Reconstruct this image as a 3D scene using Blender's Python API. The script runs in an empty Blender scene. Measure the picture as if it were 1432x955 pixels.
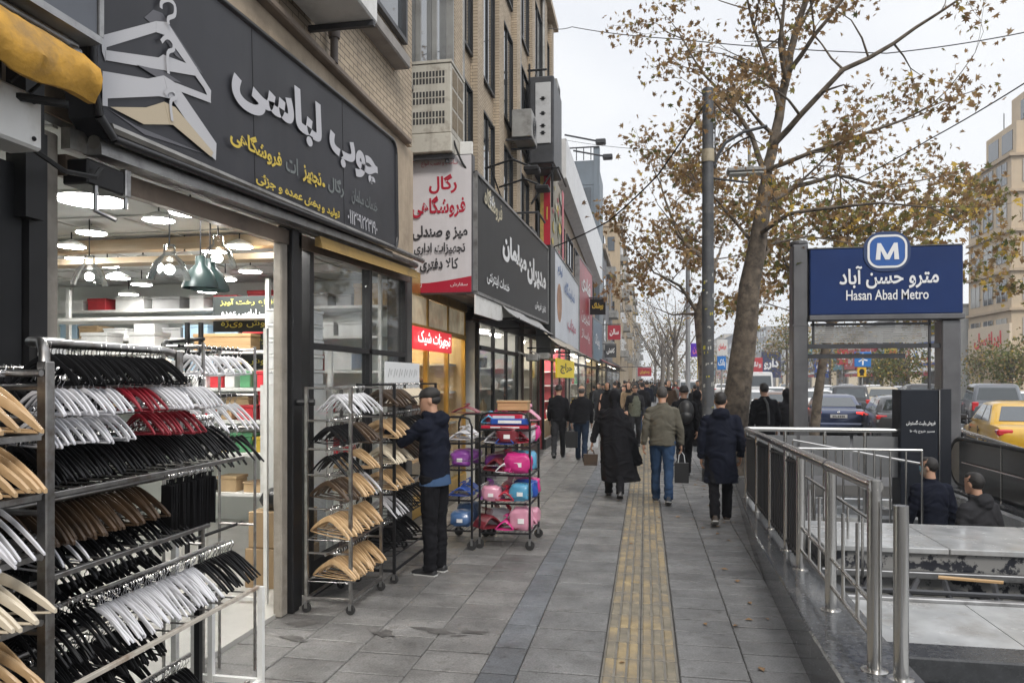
import bpy, bmesh, math, random
from mathutils import Vector, Matrix, noise
R = math.radians
rng = random.Random(7)
SC = bpy.context.scene
COL = SC.collection

# ---------------------------------------------------------------- camera, sky, sun, exposure
F, CX, HY, CAMZ = 1030.0, 716.0, 530.0, 1.8
YAW = math.atan2(903 - CX, F)
SA, CA = math.sin(YAW), math.cos(YAW)
cam_data = bpy.data.cameras.new('camera')
cam_data.sensor_width = 36.0
cam_data.lens = 36.0 * F / 1432.0
cam_data.shift_y = (HY - 477.5) / 1432.0
cam_data.clip_start, cam_data.clip_end = 0.05, 3000
cam = bpy.data.objects.new('camera', cam_data)
COL.objects.link(cam)
cam.location = (0, 0, CAMZ)
cam.rotation_euler = (R(90), 0, YAW)
SC.camera = cam

SUN_EL, SUN_AZ = R(42), R(150)     # azimuth: where the sun stands, clockwise from +Y
world = bpy.data.worlds.new('World')
SC.world = world
world.use_nodes = True
wn, wl = world.node_tree.nodes, world.node_tree.links
wn.clear()
w_out = wn.new('ShaderNodeOutputWorld')
w_bg = wn.new('ShaderNodeBackground')
w_bg.inputs[1].default_value = 0.1
sky = wn.new('ShaderNodeTexSky')
sky.sky_type = 'NISHITA'
sky.sun_disc = False
sky.sun_elevation = SUN_EL
sky.sun_rotation = SUN_AZ
w_mix = wn.new('ShaderNodeMixRGB')
w_mix.inputs[0].default_value = 0.90
w_tc = wn.new('ShaderNodeTexCoord')
w_map = wn.new('ShaderNodeMapping')
w_map.inputs['Scale'].default_value = (1, 1, 2.6)
w_nz = wn.new('ShaderNodeTexNoise')
w_nz.inputs['Scale'].default_value = 1.6
w_nz.inputs['Detail'].default_value = 5
w_rmp = wn.new('ShaderNodeValToRGB')
w_rmp.color_ramp.elements[0].position = 0.32
w_rmp.color_ramp.elements[0].color = (5.9, 6.1, 6.6, 1)
w_rmp.color_ramp.elements[1].position = 0.62
w_rmp.color_ramp.elements[1].color = (7.4, 7.45, 7.5, 1)
wl.new(w_tc.outputs['Generated'], w_map.inputs[0])
wl.new(w_map.outputs[0], w_nz.inputs['Vector'])
wl.new(w_nz.outputs[0], w_rmp.inputs[0])
wl.new(sky.outputs[0], w_mix.inputs[1])
# an overcast sky is brightest overhead
w_sep = wn.new('ShaderNodeSeparateXYZ')
w_mr = wn.new('ShaderNodeMapRange')
w_mr.inputs[1].default_value, w_mr.inputs[2].default_value, w_mr.inputs[3].default_value, w_mr.inputs[4].default_value = 0.45, 1.0, 1.0, 2.2
w_ovc = wn.new('ShaderNodeVectorMath'); w_ovc.operation = 'SCALE'
wl.new(w_tc.outputs['Generated'], w_sep.inputs[0])
wl.new(w_sep.outputs[2], w_mr.inputs[0])
wl.new(w_rmp.outputs[0], w_ovc.inputs[0])
wl.new(w_mr.outputs[0], w_ovc.inputs['Scale'])
wl.new(w_ovc.outputs[0], w_mix.inputs[2])
wl.new(w_mix.outputs[0], w_bg.inputs[0])
wl.new(w_bg.outputs[0], w_out.inputs[0])

sun_data = bpy.data.lights.new('sun', 'SUN')
sun_data.energy = 1.3
sun_data.angle = R(14)
sun_data.color = (1.0, 0.94, 0.86)
sun = bpy.data.objects.new('sun', sun_data)
COL.objects.link(sun)
sd = Vector((math.sin(SUN_AZ) * math.cos(SUN_EL), math.cos(SUN_AZ) * math.cos(SUN_EL), math.sin(SUN_EL)))
sun.rotation_euler = sd.to_track_quat('Z', 'Y').to_euler()
sun.location = (6, -6, 30)

SC.view_settings.view_transform = 'Standard'
SC.view_settings.look = 'None'
SC.view_settings.exposure = 0.55
SC.view_settings.gamma = 1.0
SC.view_settings.use_curve_mapping = False
SC.render.engine = 'CYCLES'
SC.cycles.use_denoising = True
SC.cycles.max_bounces = 7
SC.cycles.diffuse_bounces = 4
SC.cycles.glossy_bounces = 3
SC.cycles.transmission_bounces = 4
SC.cycles.transparent_max_bounces = 10
SC.cycles.caustics_reflective = False
SC.cycles.caustics_refractive = False
SC.cycles.sample_clamp_indirect = 6.0

# ---------------------------------------------------------------- survey helpers (photo pixel -> metres)
def pd(px, py, d):
    u, v = (px - CX) / F, (HY - py) / F
    return Vector((d * (-SA + u * CA), d * (CA + u * SA), CAMZ + v * d))
def gp(px, py, z=0.0):
    return pd(px, py, (CAMZ - z) * F / (py - HY))
def dX(px, X):                       # depth where the ray of column px meets the plane x = X
    u = (px - CX) / F
    return X / (-SA + u * CA)
def onX(px, py, X):
    return pd(px, py, dX(px, X))
def onY(px, py, Y):
    u = (px - CX) / F
    return pd(px, py, Y / (CA + u * SA))

# ---------------------------------------------------------------- materials
MATS = {}
def mat(name, col, rough=0.6, metal=0.0, var=0.0, vs=3.0, bump=0.0, bs=40.0, emit=0.0, dirt=0.0, ds=2.0,
        dcol=(0.06, 0.052, 0.045), spec=0.5, rnd=0.0, streak=0.0, rv=0.0, brick=None, grain=None, coat=0.0, dth=(0.5, 0.68)):
    if name in MATS:
        return MATS[name]
    m = bpy.data.materials.new(name)
    m.use_nodes = True
    nt = m.node_tree
    N, L = nt.nodes, nt.links
    b = N['Principled BSDF']
    b.inputs['Roughness'].default_value = rough
    b.inputs['Metallic'].default_value = metal
    b.inputs['Specular IOR Level'].default_value = spec
    b.inputs['Coat Weight'].default_value = coat
    c4 = (col[0], col[1], col[2], 1)
    b.inputs['Base Color'].default_value = c4
    tc = N.new('ShaderNodeTexCoord')
    cur = None
    def nz(scale, detail=4, vec=None, rough_=0.55):
        n = N.new('ShaderNodeTexNoise')
        n.inputs['Scale'].default_value = scale
        n.inputs['Detail'].default_value = detail
        n.inputs['Roughness'].default_value = rough_
        L.new(vec if vec is not None else tc.outputs['Object'], n.inputs['Vector'])
        return n.outputs[0]
    def ramp(val, p0, p1, a=(0, 0, 0, 1), z=(1, 1, 1, 1)):
        r = N.new('ShaderNodeValToRGB')
        r.color_ramp.elements[0].position, r.color_ramp.elements[1].position = p0, p1
        r.color_ramp.elements[0].color, r.color_ramp.elements[1].color = a, z
        L.new(val, r.inputs[0])
        return r.outputs[0]
    def mix(fac, a, b_, mode='MIX'):
        x = N.new('ShaderNodeMixRGB')
        x.blend_type = mode
        for k, s in ((0, fac), (1, a), (2, b_)):
            if hasattr(s, 'is_linked'):
                L.new(s, x.inputs[k])
            else:
                x.inputs[k].default_value = s
        return x.outputs[0]
    height = None
    if brick:
        c1, c2, mo, bw, bh, ms = brick
        sp = N.new('ShaderNodeSeparateXYZ')
        L.new(tc.outputs['Object'], sp.inputs[0])
        ad = N.new('ShaderNodeMath'); ad.operation = 'ADD'
        L.new(sp.outputs[0], ad.inputs[0]); L.new(sp.outputs[1], ad.inputs[1])
        cb = N.new('ShaderNodeCombineXYZ')
        L.new(ad.outputs[0], cb.inputs[0]); L.new(sp.outputs[2], cb.inputs[1])
        br = N.new('ShaderNodeTexBrick')
        br.inputs['Scale'].default_value = 1.0
        br.inputs['Brick Width'].default_value = bw
        br.inputs['Row Height'].default_value = bh
        br.inputs['Mortar Size'].default_value = ms
        br.inputs['Color1'].default_value = (*c1, 1)
        br.inputs['Color2'].default_value = (*c2, 1)
        br.inputs['Mortar'].default_value = (*mo, 1)
        L.new(cb.outputs[0], br.inputs['Vector'])
        cur = br.outputs[0]
        height = br.outputs[1]
    if grain:                                     # long wood grain: (axis scale vector, dark colour)
        mp = N.new('ShaderNodeMapping')
        mp.inputs['Scale'].default_value = grain[0]
        L.new(tc.outputs['Object'], mp.inputs[0])
        g = nz(1.0, 5, mp.outputs[0])
        cur = mix(ramp(g, 0.35, 0.7), c4, (*grain[1], 1))
    if var:
        n = nz(vs, 6)
        lo = tuple(max(0, 1 - var) for _ in range(3)) + (1,)
        hi = tuple(1 + var for _ in range(3)) + (1,)
        cur = mix(1.0, cur if cur is not None else c4, ramp(n, 0.3, 0.7, lo, hi), 'MULTIPLY')
    if streak:
        mp = N.new('ShaderNodeMapping')
        mp.inputs['Scale'].default_value = (5, 5, 0.35)
        L.new(tc.outputs['Object'], mp.inputs[0])
        n = nz(1.0, 6, mp.outputs[0], 0.65)
        f = N.new('ShaderNodeMath'); f.operation = 'MULTIPLY'; f.inputs[1].default_value = streak
        L.new(ramp(n, 0.5, 0.72), f.inputs[0])
        cur = mix(f.outputs[0], cur if cur is not None else c4, (*dcol, 1))
    if dirt:
        n = nz(ds, 8, None, 0.65)
        f = N.new('ShaderNodeMath'); f.operation = 'MULTIPLY'; f.inputs[1].default_value = dirt
        L.new(ramp(n, *dth), f.inputs[0])
        cur = mix(f.outputs[0], cur if cur is not None else c4, (*dcol, 1))
    if rnd:
        oi = N.new('ShaderNodeObjectInfo')
        hv = N.new('ShaderNodeHueSaturation')
        mr = N.new('ShaderNodeMapRange')
        mr.inputs[3].default_value, mr.inputs[4].default_value = 1 - rnd, 1 + rnd
        L.new(oi.outputs['Random'], mr.inputs[0])
        L.new(mr.outputs[0], hv.inputs['Value'])
        if cur is not None:
            L.new(cur, hv.inputs['Color'])
        else:
            hv.inputs['Color'].default_value = c4
        cur = hv.outputs[0]
    if cur is not None:
        L.new(cur, b.inputs['Base Color'])
    if rv:
        n = nz(vs * 1.7 + 1.3, 5)
        mr = N.new('ShaderNodeMapRange')
        mr.inputs[1].default_value, mr.inputs[2].default_value = 0.3, 0.7
        mr.inputs[3].default_value, mr.inputs[4].default_value = max(0.03, rough - rv), min(1, rough + rv)
        L.new(n, mr.inputs[0]); L.new(mr.outputs[0], b.inputs['Roughness'])
    if bump or height is not None:
        bp = N.new('ShaderNodeBump')
        bp.inputs['Distance'].default_value = 0.01
        if height is not None:
            bp.inputs['Strength'].default_value = 0.5
            bp.invert = True
            L.new(height, bp.inputs['Height'])
        else:
            bp.inputs['Strength'].default_value = bump
            L.new(nz(bs, 5), bp.inputs['Height'])
        L.new(bp.outputs[0], b.inputs['Normal'])
    if emit:
        b.inputs['Emission Color'].default_value = c4
        b.inputs['Emission Strength'].default_value = emit
        if cur is not None:
            L.new(cur, b.inputs['Emission Color'])
    MATS[name] = m
    return m

def glass(name='window_glass', tint=(0.95, 0.97, 0.97), refl=0.3):
    if name in MATS:
        return MATS[name]
    m = bpy.data.materials.new(name)
    m.use_nodes = True
    N, L = m.node_tree.nodes, m.node_tree.links
    N.clear()
    o = N.new('ShaderNodeOutputMaterial')
    t = N.new('ShaderNodeBsdfTransparent'); t.inputs[0].default_value = (*tint, 1)
    g = N.new('ShaderNodeBsdfGlossy'); g.inputs['Roughness'].default_value = 0.03
    lw = N.new('ShaderNodeFresnel'); lw.inputs[0].default_value = 1.5
    mm = N.new('ShaderNodeMath'); mm.operation = 'MULTIPLY_ADD'
    mm.inputs[1].default_value = refl; mm.inputs[2].default_value = 0.03
    mx = N.new('ShaderNodeMixShader')
    L.new(lw.outputs[0], mm.inputs[0]); L.new(mm.outputs[0], mx.inputs[0])
    L.new(t.outputs[0], mx.inputs[1]); L.new(g.outputs[0], mx.inputs[2]); L.new(mx.outputs[0], o.inputs[0])
    MATS[name] = m
    return m

# ---------------------------------------------------------------- mesh builder
class MB:
    def __init__(s):
        s.v, s.f, s.m = [], [], []
    def add(s, vs, fs, m=0):
        o = len(s.v)
        s.v += [Vector(p) for p in vs]
        for f in fs:
            s.f.append([o + i for i in f]); s.m.append(m)
        return s
    def box(s, a, b, m=0, M=None, ch=0.0):
        x0, y0, z0 = (min(a[i], b[i]) for i in range(3))
        x1, y1, z1 = (max(a[i], b[i]) for i in range(3))
        if ch and ch * 2.2 < min(x1 - x0, y1 - y0, z1 - z0):
            c = ch
            vs, idx = [], {}
            for sx, X in ((0, x0), (1, x1)):
                for sy, Y in ((0, y0), (1, y1)):
                    for sz, Z in ((0, z0), (1, z1)):
                        ix, iy, iz = X + (c if sx == 0 else -c), Y + (c if sy == 0 else -c), Z + (c if sz == 0 else -c)
                        for ax, p in enumerate(((X, iy, iz), (ix, Y, iz), (ix, iy, Z))):
                            idx[(sx, sy, sz, ax)] = len(vs); vs.append(p)
            fs = []
            def q(*k): fs.append([idx[i] for i in k])
            for t in (0, 1):
                q((t,0,0,0),(t,1,0,0),(t,1,1,0),(t,0,1,0)); q((0,t,0,1),(1,t,0,1),(1,t,1,1),(0,t,1,1)); q((0,0,t,2),(1,0,t,2),(1,1,t,2),(0,1,t,2))
            for i in (0, 1):
                for j in (0, 1):
                    q((i,j,0,0),(i,j,1,0),(i,j,1,1),(i,j,0,1)); q((i,0,j,0),(i,1,j,0),(i,1,j,2),(i,0,j,2)); q((0,i,j,1),(1,i,j,1),(1,i,j,2),(0,i,j,2))
                    for k in (0, 1):
                        q((i,j,k,0),(i,j,k,1),(i,j,k,2))
        else:
            vs = [(x0,y0,z0),(x1,y0,z0),(x1,y1,z0),(x0,y1,z0),(x0,y0,z1),(x1,y0,z1),(x1,y1,z1),(x0,y1,z1)]
            fs = [(0,3,2,1),(4,5,6,7),(0,1,5,4),(1,2,6,5),(2,3,7,6),(3,0,4,7)]
        if M is not None:
            vs = [M @ Vector(p) for p in vs]
        return s.add(vs, fs, m)
    def hexa(s, p, m=0):                  # eight corners: bottom four, top four
        return s.add(p, [(0,3,2,1),(4,5,6,7),(0,1,5,4),(1,2,6,5),(2,3,7,6),(3,0,4,7)], m)
    def loft(s, rings, m=0, cap=True, close=True):
        n = len(rings[0]); vs = [p for r in rings for p in r]; fs = []
        for i in range(len(rings) - 1):
            for j in range(n if close else n - 1):
                k = (j + 1) % n
                fs.append((i*n+j, i*n+k, (i+1)*n+k, (i+1)*n+j))
        if cap and close:
            fs.append(list(range(n))[::-1]); fs.append([(len(rings)-1)*n + j for j in range(n)])
        return s.add(vs, fs, m)
    def tube(s, pts, r, n=8, m=0, cap=True):
        pts = [Vector(p) for p in pts]
        rr = list(r) if hasattr(r, '__len__') else [r] * len(pts)
        rings, up = [], None
        for i, p in enumerate(pts):
            t = (pts[min(i+1, len(pts)-1)] - pts[max(i-1, 0)])
            if t.length < 1e-9: t = Vector((0, 0, 1))
            t.normalize()
            if up is None:
                up = Vector((0, 0, 1)) if abs(t.z) < 0.9 else Vector((1, 0, 0))
            a = up - t * up.dot(t)
            if a.length < 1e-6:
                a = t.orthogonal()
            a.normalize(); up = a
            b = t.cross(a)
            rings.append([p + (a * math.cos(2*math.pi*k/n) + b * math.sin(2*math.pi*k/n)) * rr[i] for k in range(n)])
        return s.loft(rings, m, cap)
    def lathe(s, prof, n=20, o=(0, 0, 0), m=0, cap=True, M=None):
        rings = []
        for r, z in prof:
            ring = [Vector((math.cos(2*math.pi*k/n)*r + o[0], math.sin(2*math.pi*k/n)*r + o[1], z + o[2])) for k in range(n)]
            if M is not None: ring = [M @ p for p in ring]
            rings.append(ring)
        return s.loft(rings, m, cap)
    def ball(s, c, r, n=12, k=8, m=0, M=None):
        rx, ry, rz = r if hasattr(r, '__len__') else (r, r, r)
        rings = []
        for i in range(k + 1):
            t = -math.pi/2 + math.pi*(0.02 + 0.96*i/k)
            ring = [Vector((c[0]+rx*math.cos(t)*math.cos(2*math.pi*j/n), c[1]+ry*math.cos(t)*math.sin(2*math.pi*j/n), c[2]+rz*math.sin(t))) for j in range(n)]
            if M is not None: ring = [M @ p for p in ring]
            rings.append(ring)
        return s.loft(rings, m)
    def prism(s, poly, h, fn, m=0):       # outline (a, b) -> fn(a, b, t), t in 0..h
        n = len(poly)
        vs = [fn(a, b, 0) for a, b in poly] + [fn(a, b, h) for a, b in poly]
        fs = [list(range(n))[::-1], list(range(n, 2*n))] + [(i, (i+1) % n, n+(i+1) % n, n+i) for i in range(n)]
        return s.add(vs, fs, m)
    def quad(s, a, b, c, d, m=0):
        return s.add([a, b, c, d], [(0, 1, 2, 3)], m)
    def data(s, name, mats, smooth=None):
        me = bpy.data.meshes.new(name)
        me.from_pydata([tuple(p) for p in s.v], [], s.f)
        for m in (mats if isinstance(mats, (list, tuple)) else [mats]):
            me.materials.append(m)
        if len(me.materials) > 1:
            me.polygons.foreach_set('material_index', s.m)
        bm = bmesh.new(); bm.from_mesh(me)
        bmesh.ops.recalc_face_normals(bm, faces=bm.faces)
        bm.to_mesh(me); bm.free()
        if smooth:
            me.polygons.foreach_set('use_smooth', [True] * len(me.polygons))
            me.set_sharp_from_angle(angle=R(smooth))
        me.update()
        return me
    def build(s, name, mats, parent=None, smooth=None, world=True):
        if world and parent is not None and s.v:
            Mi = root_matrix(parent).inverted()
            s.v = [Mi @ p for p in s.v]
        return link(name, s.data(name, mats, smooth), parent)

ROOTM = {}
def root_matrix(o):
    while o.parent is not None:
        o = o.parent
    return ROOTM.get(o.name, Matrix())
def link(name, data, parent=None):
    o = bpy.data.objects.new(name, data)
    COL.objects.link(o)
    if parent is not None:
        o.parent = parent
    return o
def tag(o, label, cat, group=None, kind=None):
    if label: o['label'] = label
    if cat: o['category'] = cat
    if group: o['group'] = group
    if kind: o['kind'] = kind
    return o
def thing(name, label, cat, loc=(0, 0, 0), rz=0.0, group=None):
    o = link(name, None)
    o.empty_display_size = 0.2
    o.location = loc
    o.rotation_euler = (0, 0, rz)
    ROOTM[o.name] = Matrix.Translation(Vector(loc)) @ Matrix.Rotation(rz, 4, 'Z')
    return tag(o, label, cat, group)
def solo(name, mb, mats, label, cat, base=None, group=None, smooth=None):
    """a thing that is one mesh; its origin at base"""
    b = Vector(base) if base is not None else sum(mb.v, Vector()) / len(mb.v)
    mb.v = [p - b for p in mb.v]
    o = link(name, mb.data(name, mats, smooth))
    o.location = b
    ROOTM[o.name] = Matrix.Translation(b)
    return tag(o, label, cat, group)
def structure(name, mb, mats, smooth=None):
    o = link(name, mb.data(name, mats, smooth))
    o['kind'] = 'structure'
    return o
def kids(o):
    return [c for c in bpy.data.objects if c.parent == o]
def copy_tree(o, loc=None, rz=None, label=None, group=None, scale=None, ch=None):
    c = o.copy(); COL.objects.link(c)
    if loc is not None: c.location = loc
    if rz is not None: c.rotation_euler = (0, 0, rz)
    if scale is not None: c.scale = (scale,) * 3
    if label: c['label'] = label
    if group: c['group'] = group
    for k in (ch if ch is not None else kids(o)):
        q = k.copy(); COL.objects.link(q); q.parent = c
        for g in kids(k) if ch is None else []:
            w = g.copy(); COL.objects.link(w); w.parent = q
    return c

# ---------------------------------------------------------------- lettering
AR = {}
for k, c, n in (('ا',0xFE8D,2),('ب',0xFE8F,4),('پ',0xFB56,4),('ت',0xFE95,4),('ج',0xFE9D,4),('چ',0xFB7A,4),('ح',0xFEA1,4),('خ',0xFEA5,4),
                ('د',0xFEA9,2),('ر',0xFEAD,2),('ز',0xFEAF,2),('س',0xFEB1,4),('ش',0xFEB5,4),('ص',0xFEB9,4),('ط',0xFEC1,4),('ع',0xFEC9,4),
                ('غ',0xFECD,4),('ف',0xFED1,4),('ق',0xFED5,4),('ک',0xFB8E,4),('گ',0xFB92,4),('ل',0xFEDD,4),('م',0xFEE1,4),('ن',0xFEE5,4),
                ('ه',0xFEE9,4),('و',0xFEED,2),('ی',0xFBFC,4),('آ',0xFE81,2),('ئ',0xFE89,4)):
    AR[k] = (c, n)
def shape(s):
    out, i, prev = [], 0, False
    while i < len(s):
        ch = s[i]
        if ch not in AR:
            out.append(ch); prev = False; i += 1; continue
        c, n = AR[ch]
        if ch == 'ل' and i + 1 < len(s) and s[i+1] == 'ا':
            out.append(chr(0xFEFC if prev else 0xFEFB)); prev = False; i += 2; continue
        nxt = n == 4 and i + 1 < len(s) and s[i+1] in AR
        out.append(chr(c + (3 if prev and nxt else 1 if prev else 2 if nxt else 0)))
        prev = nxt
        i += 1
    t, run = [], ''
    for ch in out:                                  # numbers keep their own direction
        if '\u06F0' <= ch <= '\u06F9': run += ch
        else:
            if run: t.append(run); run = ''
            t.append(ch)
    if run: t.append(run)
    return ''.join(reversed(t))
def glyphs(s, bold=0.0, shear=0.0):
    cu = bpy.data.curves.new('text', 'FONT')
    cu.body = s; cu.offset = bold; cu.shear = shear; cu.resolution_u = 3
    o = bpy.data.objects.new('text', cu)
    COL.objects.link(o)
    dg = bpy.context.evaluated_depsgraph_get()
    me = bpy.data.meshes.new_from_object(o.evaluated_get(dg))
    bpy.data.objects.remove(o); bpy.data.curves.remove(cu)
    vs = [v.co.copy() for v in me.vertices]; fs = [list(p.vertices) for p in me.polygons]
    bpy.data.meshes.remove(me)
    return vs, fs
class Board:
    """a flat face in the world: origin o (lower left as seen), u along its width, v up; n towards the reader"""
    def __init__(s, o, u, v):
        s.o, s.u, s.v = Vector(o), Vector(u), Vector(v)
        s.n = s.u.cross(s.v).normalized()
    def p(s, a, b, h=0.0):
        return s.o + s.u * a + s.v * b + s.n * h
    def text(s, parent, txt, x0, y0, x1, y1, m, bold=0.02, h=0.004, name='lettering', shear=0.0, raw=False):
        vs, fs = glyphs(txt if raw else shape(txt), bold, shear)
        if not vs: return None
        par = list(range(len(vs)))                  # each glyph lies a hair above the last: no coplanar overlap
        def root_(i):
            while par[i] != i: par[i] = par[par[i]]; i = par[i]
            return i
        for f in fs:
            for i in f[1:]: par[root_(i)] = root_(f[0])
        ids = {}
        lay = [ids.setdefault(root_(i), len(ids)) for i in range(len(vs))]
        ax, bx = min(p.x for p in vs), max(p.x for p in vs)
        ay, by = min(p.y for p in vs), max(p.y for p in vs)
        mb = MB()
        mb.add([s.p(x0 + (p.x-ax)/(bx-ax)*(x1-x0), y0 + (p.y-ay)/(by-ay)*(y1-y0), h + 0.0004 * l_) for p, l_ in zip(vs, lay)], fs)
        Mi = root_matrix(parent).inverted()
        mb.v = [Mi @ p for p in mb.v]
        me = bpy.data.meshes.new(name)
        me.from_pydata([tuple(p) for p in mb.v], [], mb.f)
        me.materials.append(m); me.update()
        return link(name, me, parent)
    def poly(s, mb, pts, h=0.003, m=0):
        return mb.add([s.p(a, b, h) for a, b in pts], [list(range(len(pts)))], m)
    def slab(s, mb, pts, t, h0=0.0, m=0):
        return mb.prism(pts, t, lambda a, b, k: s.p(a, b, h0 + k), m)

def fuse(mb, mats, voxel, it=4, fac=0.5, name='body', folds=0.0, fscale=7.0, seed=0.0):
    """weld overlapping closed shapes into one continuous skin"""
    me = mb.data(name, mats)
    o = bpy.data.objects.new('tmp', me); COL.objects.link(o)
    r = o.modifiers.new('r', 'REMESH'); r.mode = 'VOXEL'; r.voxel_size = voxel; r.adaptivity = 0.0
    if it:
        q = o.modifiers.new('s', 'SMOOTH'); q.factor = fac; q.iterations = it
    dg = bpy.context.evaluated_depsgraph_get()
    out = bpy.data.meshes.new_from_object(o.evaluated_get(dg))
    bpy.data.objects.remove(o); bpy.data.meshes.remove(me)
    out.name = name
    if folds:
        nrm = [v.normal.copy() for v in out.vertices]
        for v, n in zip(out.vertices, nrm):
            p = v.co
            q = Vector((p.x*fscale + seed, p.y*fscale, p.z*fscale*2.1 + 3*noise.noise(p*4)))
            v.co = p + n * folds * (noise.noise(q) + 0.5*noise.noise(q*2.3))
    out.polygons.foreach_set('use_smooth', [True] * len(out.polygons))
    out.materials.clear()
    for m in (mats if isinstance(mats, (list, tuple)) else [mats]):
        out.materials.append(m)
    out.update()
    return out
# ---------------------------------------------------------------- shared materials
STEEL = mat('brushed_steel', (0.56, 0.55, 0.53), 0.24, 1.0, var=0.04, vs=3)
DULL_STEEL = mat('dull_steel', (0.36, 0.36, 0.36), 0.42, 1.0, var=0.2, vs=6, dirt=0.5, ds=5)
RACK_STEEL = mat('rack_steel', (0.34, 0.33, 0.32), 0.35, 1.0, var=0.3, vs=14, dirt=0.5, ds=12, dcol=(0.12, 0.07, 0.04))
BLACK_METAL = mat('black_metal', (0.009, 0.009, 0.010), 0.45, 0.0, var=0.3, vs=5, spec=0.35)
DARK_METAL = mat('dark_metal', (0.05, 0.052, 0.058), 0.45, 0.2, var=0.3, vs=3, dirt=0.3, ds=4)
GREY_METAL = mat('grey_metal', (0.3, 0.3, 0.29), 0.5, 0.3, var=0.15, vs=4, dirt=0.5, ds=3)
WHITE_PAINT = mat('white_paint', (0.72, 0.72, 0.7), 0.5, 0.0, var=0.06, vs=3, dirt=0.35, ds=4, dcol=(0.3, 0.26, 0.2))
WHITE = mat('white_plastic', (0.78, 0.78, 0.77), 0.4)
BLACK_PL = mat('black_plastic', (0.012, 0.012, 0.013), 0.3, rnd=0.3)
RUBBER = mat('rubber', (0.02, 0.02, 0.02), 0.8)
CHROME = mat('chrome', (0.7, 0.7, 0.7), 0.15, 1.0)
GLASS = glass()
DARK_GLASS = mat('dark_glass', (0.02, 0.024, 0.028), 0.05, spec=0.8)
WIN_GLASS = mat('sky_window_glass', (0.03, 0.04, 0.05), 0.04, spec=1.0, coat=0.5)
MARBLE = mat('grey_marble', (0.36, 0.37, 0.375), 0.2, var=0.3, vs=2.2, dirt=0.65, ds=2.6, dcol=(0.2, 0.185, 0.165), rv=0.14)
GRANITE = mat('dark_granite', (0.07, 0.074, 0.08), 0.15, var=0.5, vs=26, dirt=0.5, ds=3, dcol=(0.15, 0.145, 0.14), rv=0.14)
STONE = mat('tan_stone', (0.42, 0.34, 0.25), 0.75, var=0.14, vs=5, streak=0.45, dirt=0.4, ds=3, dcol=(0.16, 0.12, 0.085), bump=0.2, bs=30)
PILLAR = mat('pillar_stone', (0.27, 0.245, 0.21), 0.65, var=0.2, vs=6, streak=0.5, dirt=0.5, ds=5, dcol=(0.10, 0.08, 0.06))
BRICK = mat('tan_brick', (0.4, 0.3, 0.2), 0.8, var=0.12, vs=1.2, streak=0.45, dcol=(0.2, 0.165, 0.13),
            brick=((0.50, 0.41, 0.30), (0.42, 0.34, 0.245), (0.17, 0.14, 0.11), 0.21, 0.058, 0.006))
GOLD = mat('gold_frame', (0.5, 0.32, 0.08), 0.35, 0.7, var=0.2, vs=5)
CARD = mat('cardboard', (0.36, 0.25, 0.14), 0.8, var=0.1, vs=6, dirt=0.2, ds=6)
SHOPWALL = mat('shop_wall', (0.78, 0.81, 0.78), 0.6, var=0.04, vs=2)
WOOD = mat('pale_wood', (0.5, 0.34, 0.18), 0.45, grain=((3, 3, 40), (0.36, 0.22, 0.1)), rnd=0.15)
BEAMWOOD = mat('beam_wood', (0.40, 0.33, 0.24), 0.7, grain=((2, 30, 30), (0.33, 0.23, 0.13)))
LAMP = mat('lamp_glow', (1.0, 0.98, 0.94), 0.5, emit=52)
LAMP_SOFT = mat('lamp_glow_soft', (1.0, 0.95, 0.86), 0.5, emit=16)
LAMP_WARM = mat('lamp_glow_warm', (1.0, 0.80, 0.50), 0.5, emit=24)
BULB = mat('bulb_glow', (1.0, 0.97, 0.92), 0.5, emit=12)
CONC = mat('concrete', (0.33, 0.33, 0.32), 0.8, var=0.15, vs=2, dirt=0.4, ds=2)
ASPHALT = mat('asphalt', (0.06, 0.06, 0.062), 0.75, var=0.25, vs=0.6, bump=0.3, bs=90, dirt=0.3, ds=0.3, dcol=(0.10, 0.10, 0.10))
JOINT = mat('paving_joint', (0.05, 0.047, 0.043), 0.9)

# ---------------------------------------------------------------- ground, road, pavement
PIT = (1.62, 4.28, 7.42, 11.9)                     # the stairwell
xs = [-900, PIT[0], PIT[1], 900]; ys = [-300, PIT[2], PIT[3], 2500]
mb = MB()
for i in range(3):
    for j in range(3):
        if (i, j) != (1, 1):
            mb.quad((xs[i], ys[j], -0.16), (xs[i+1], ys[j], -0.16), (xs[i+1], ys[j+1], -0.16), (xs[i], ys[j+1], -0.16))
structure('ground', mb, ASPHALT)
mb = MB()
mb.quad((2.6, 13.2, -0.152), (27, 13.2, -0.152), (27, 900, -0.152), (2.6, 900, -0.152))
mb.quad((5.3, -20, -0.152), (27, -20, -0.152), (27, 13.2, -0.152), (5.3, 13.2, -0.152))
structure('road', mb, mat('road_asphalt', (0.075, 0.075, 0.078), 0.65, var=0.2, vs=0.8, dirt=0.4, ds=0.5, dcol=(0.11, 0.11, 0.11)))
mb = MB()
for k in range(40):
    y = 15 + k * 6
    for x in (9.2, 13.4):
        mb.quad((x, y, -0.148), (x + 0.14, y, -0.148), (x + 0.14, y + 2.6, -0.148), (x, y + 2.6, -0.148))
structure('lane_markings', mb, mat('road_paint', (0.62, 0.62, 0.6), 0.6, dirt=0.7, ds=3, dcol=(0.12, 0.12, 0.12)))
mb = MB()
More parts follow.
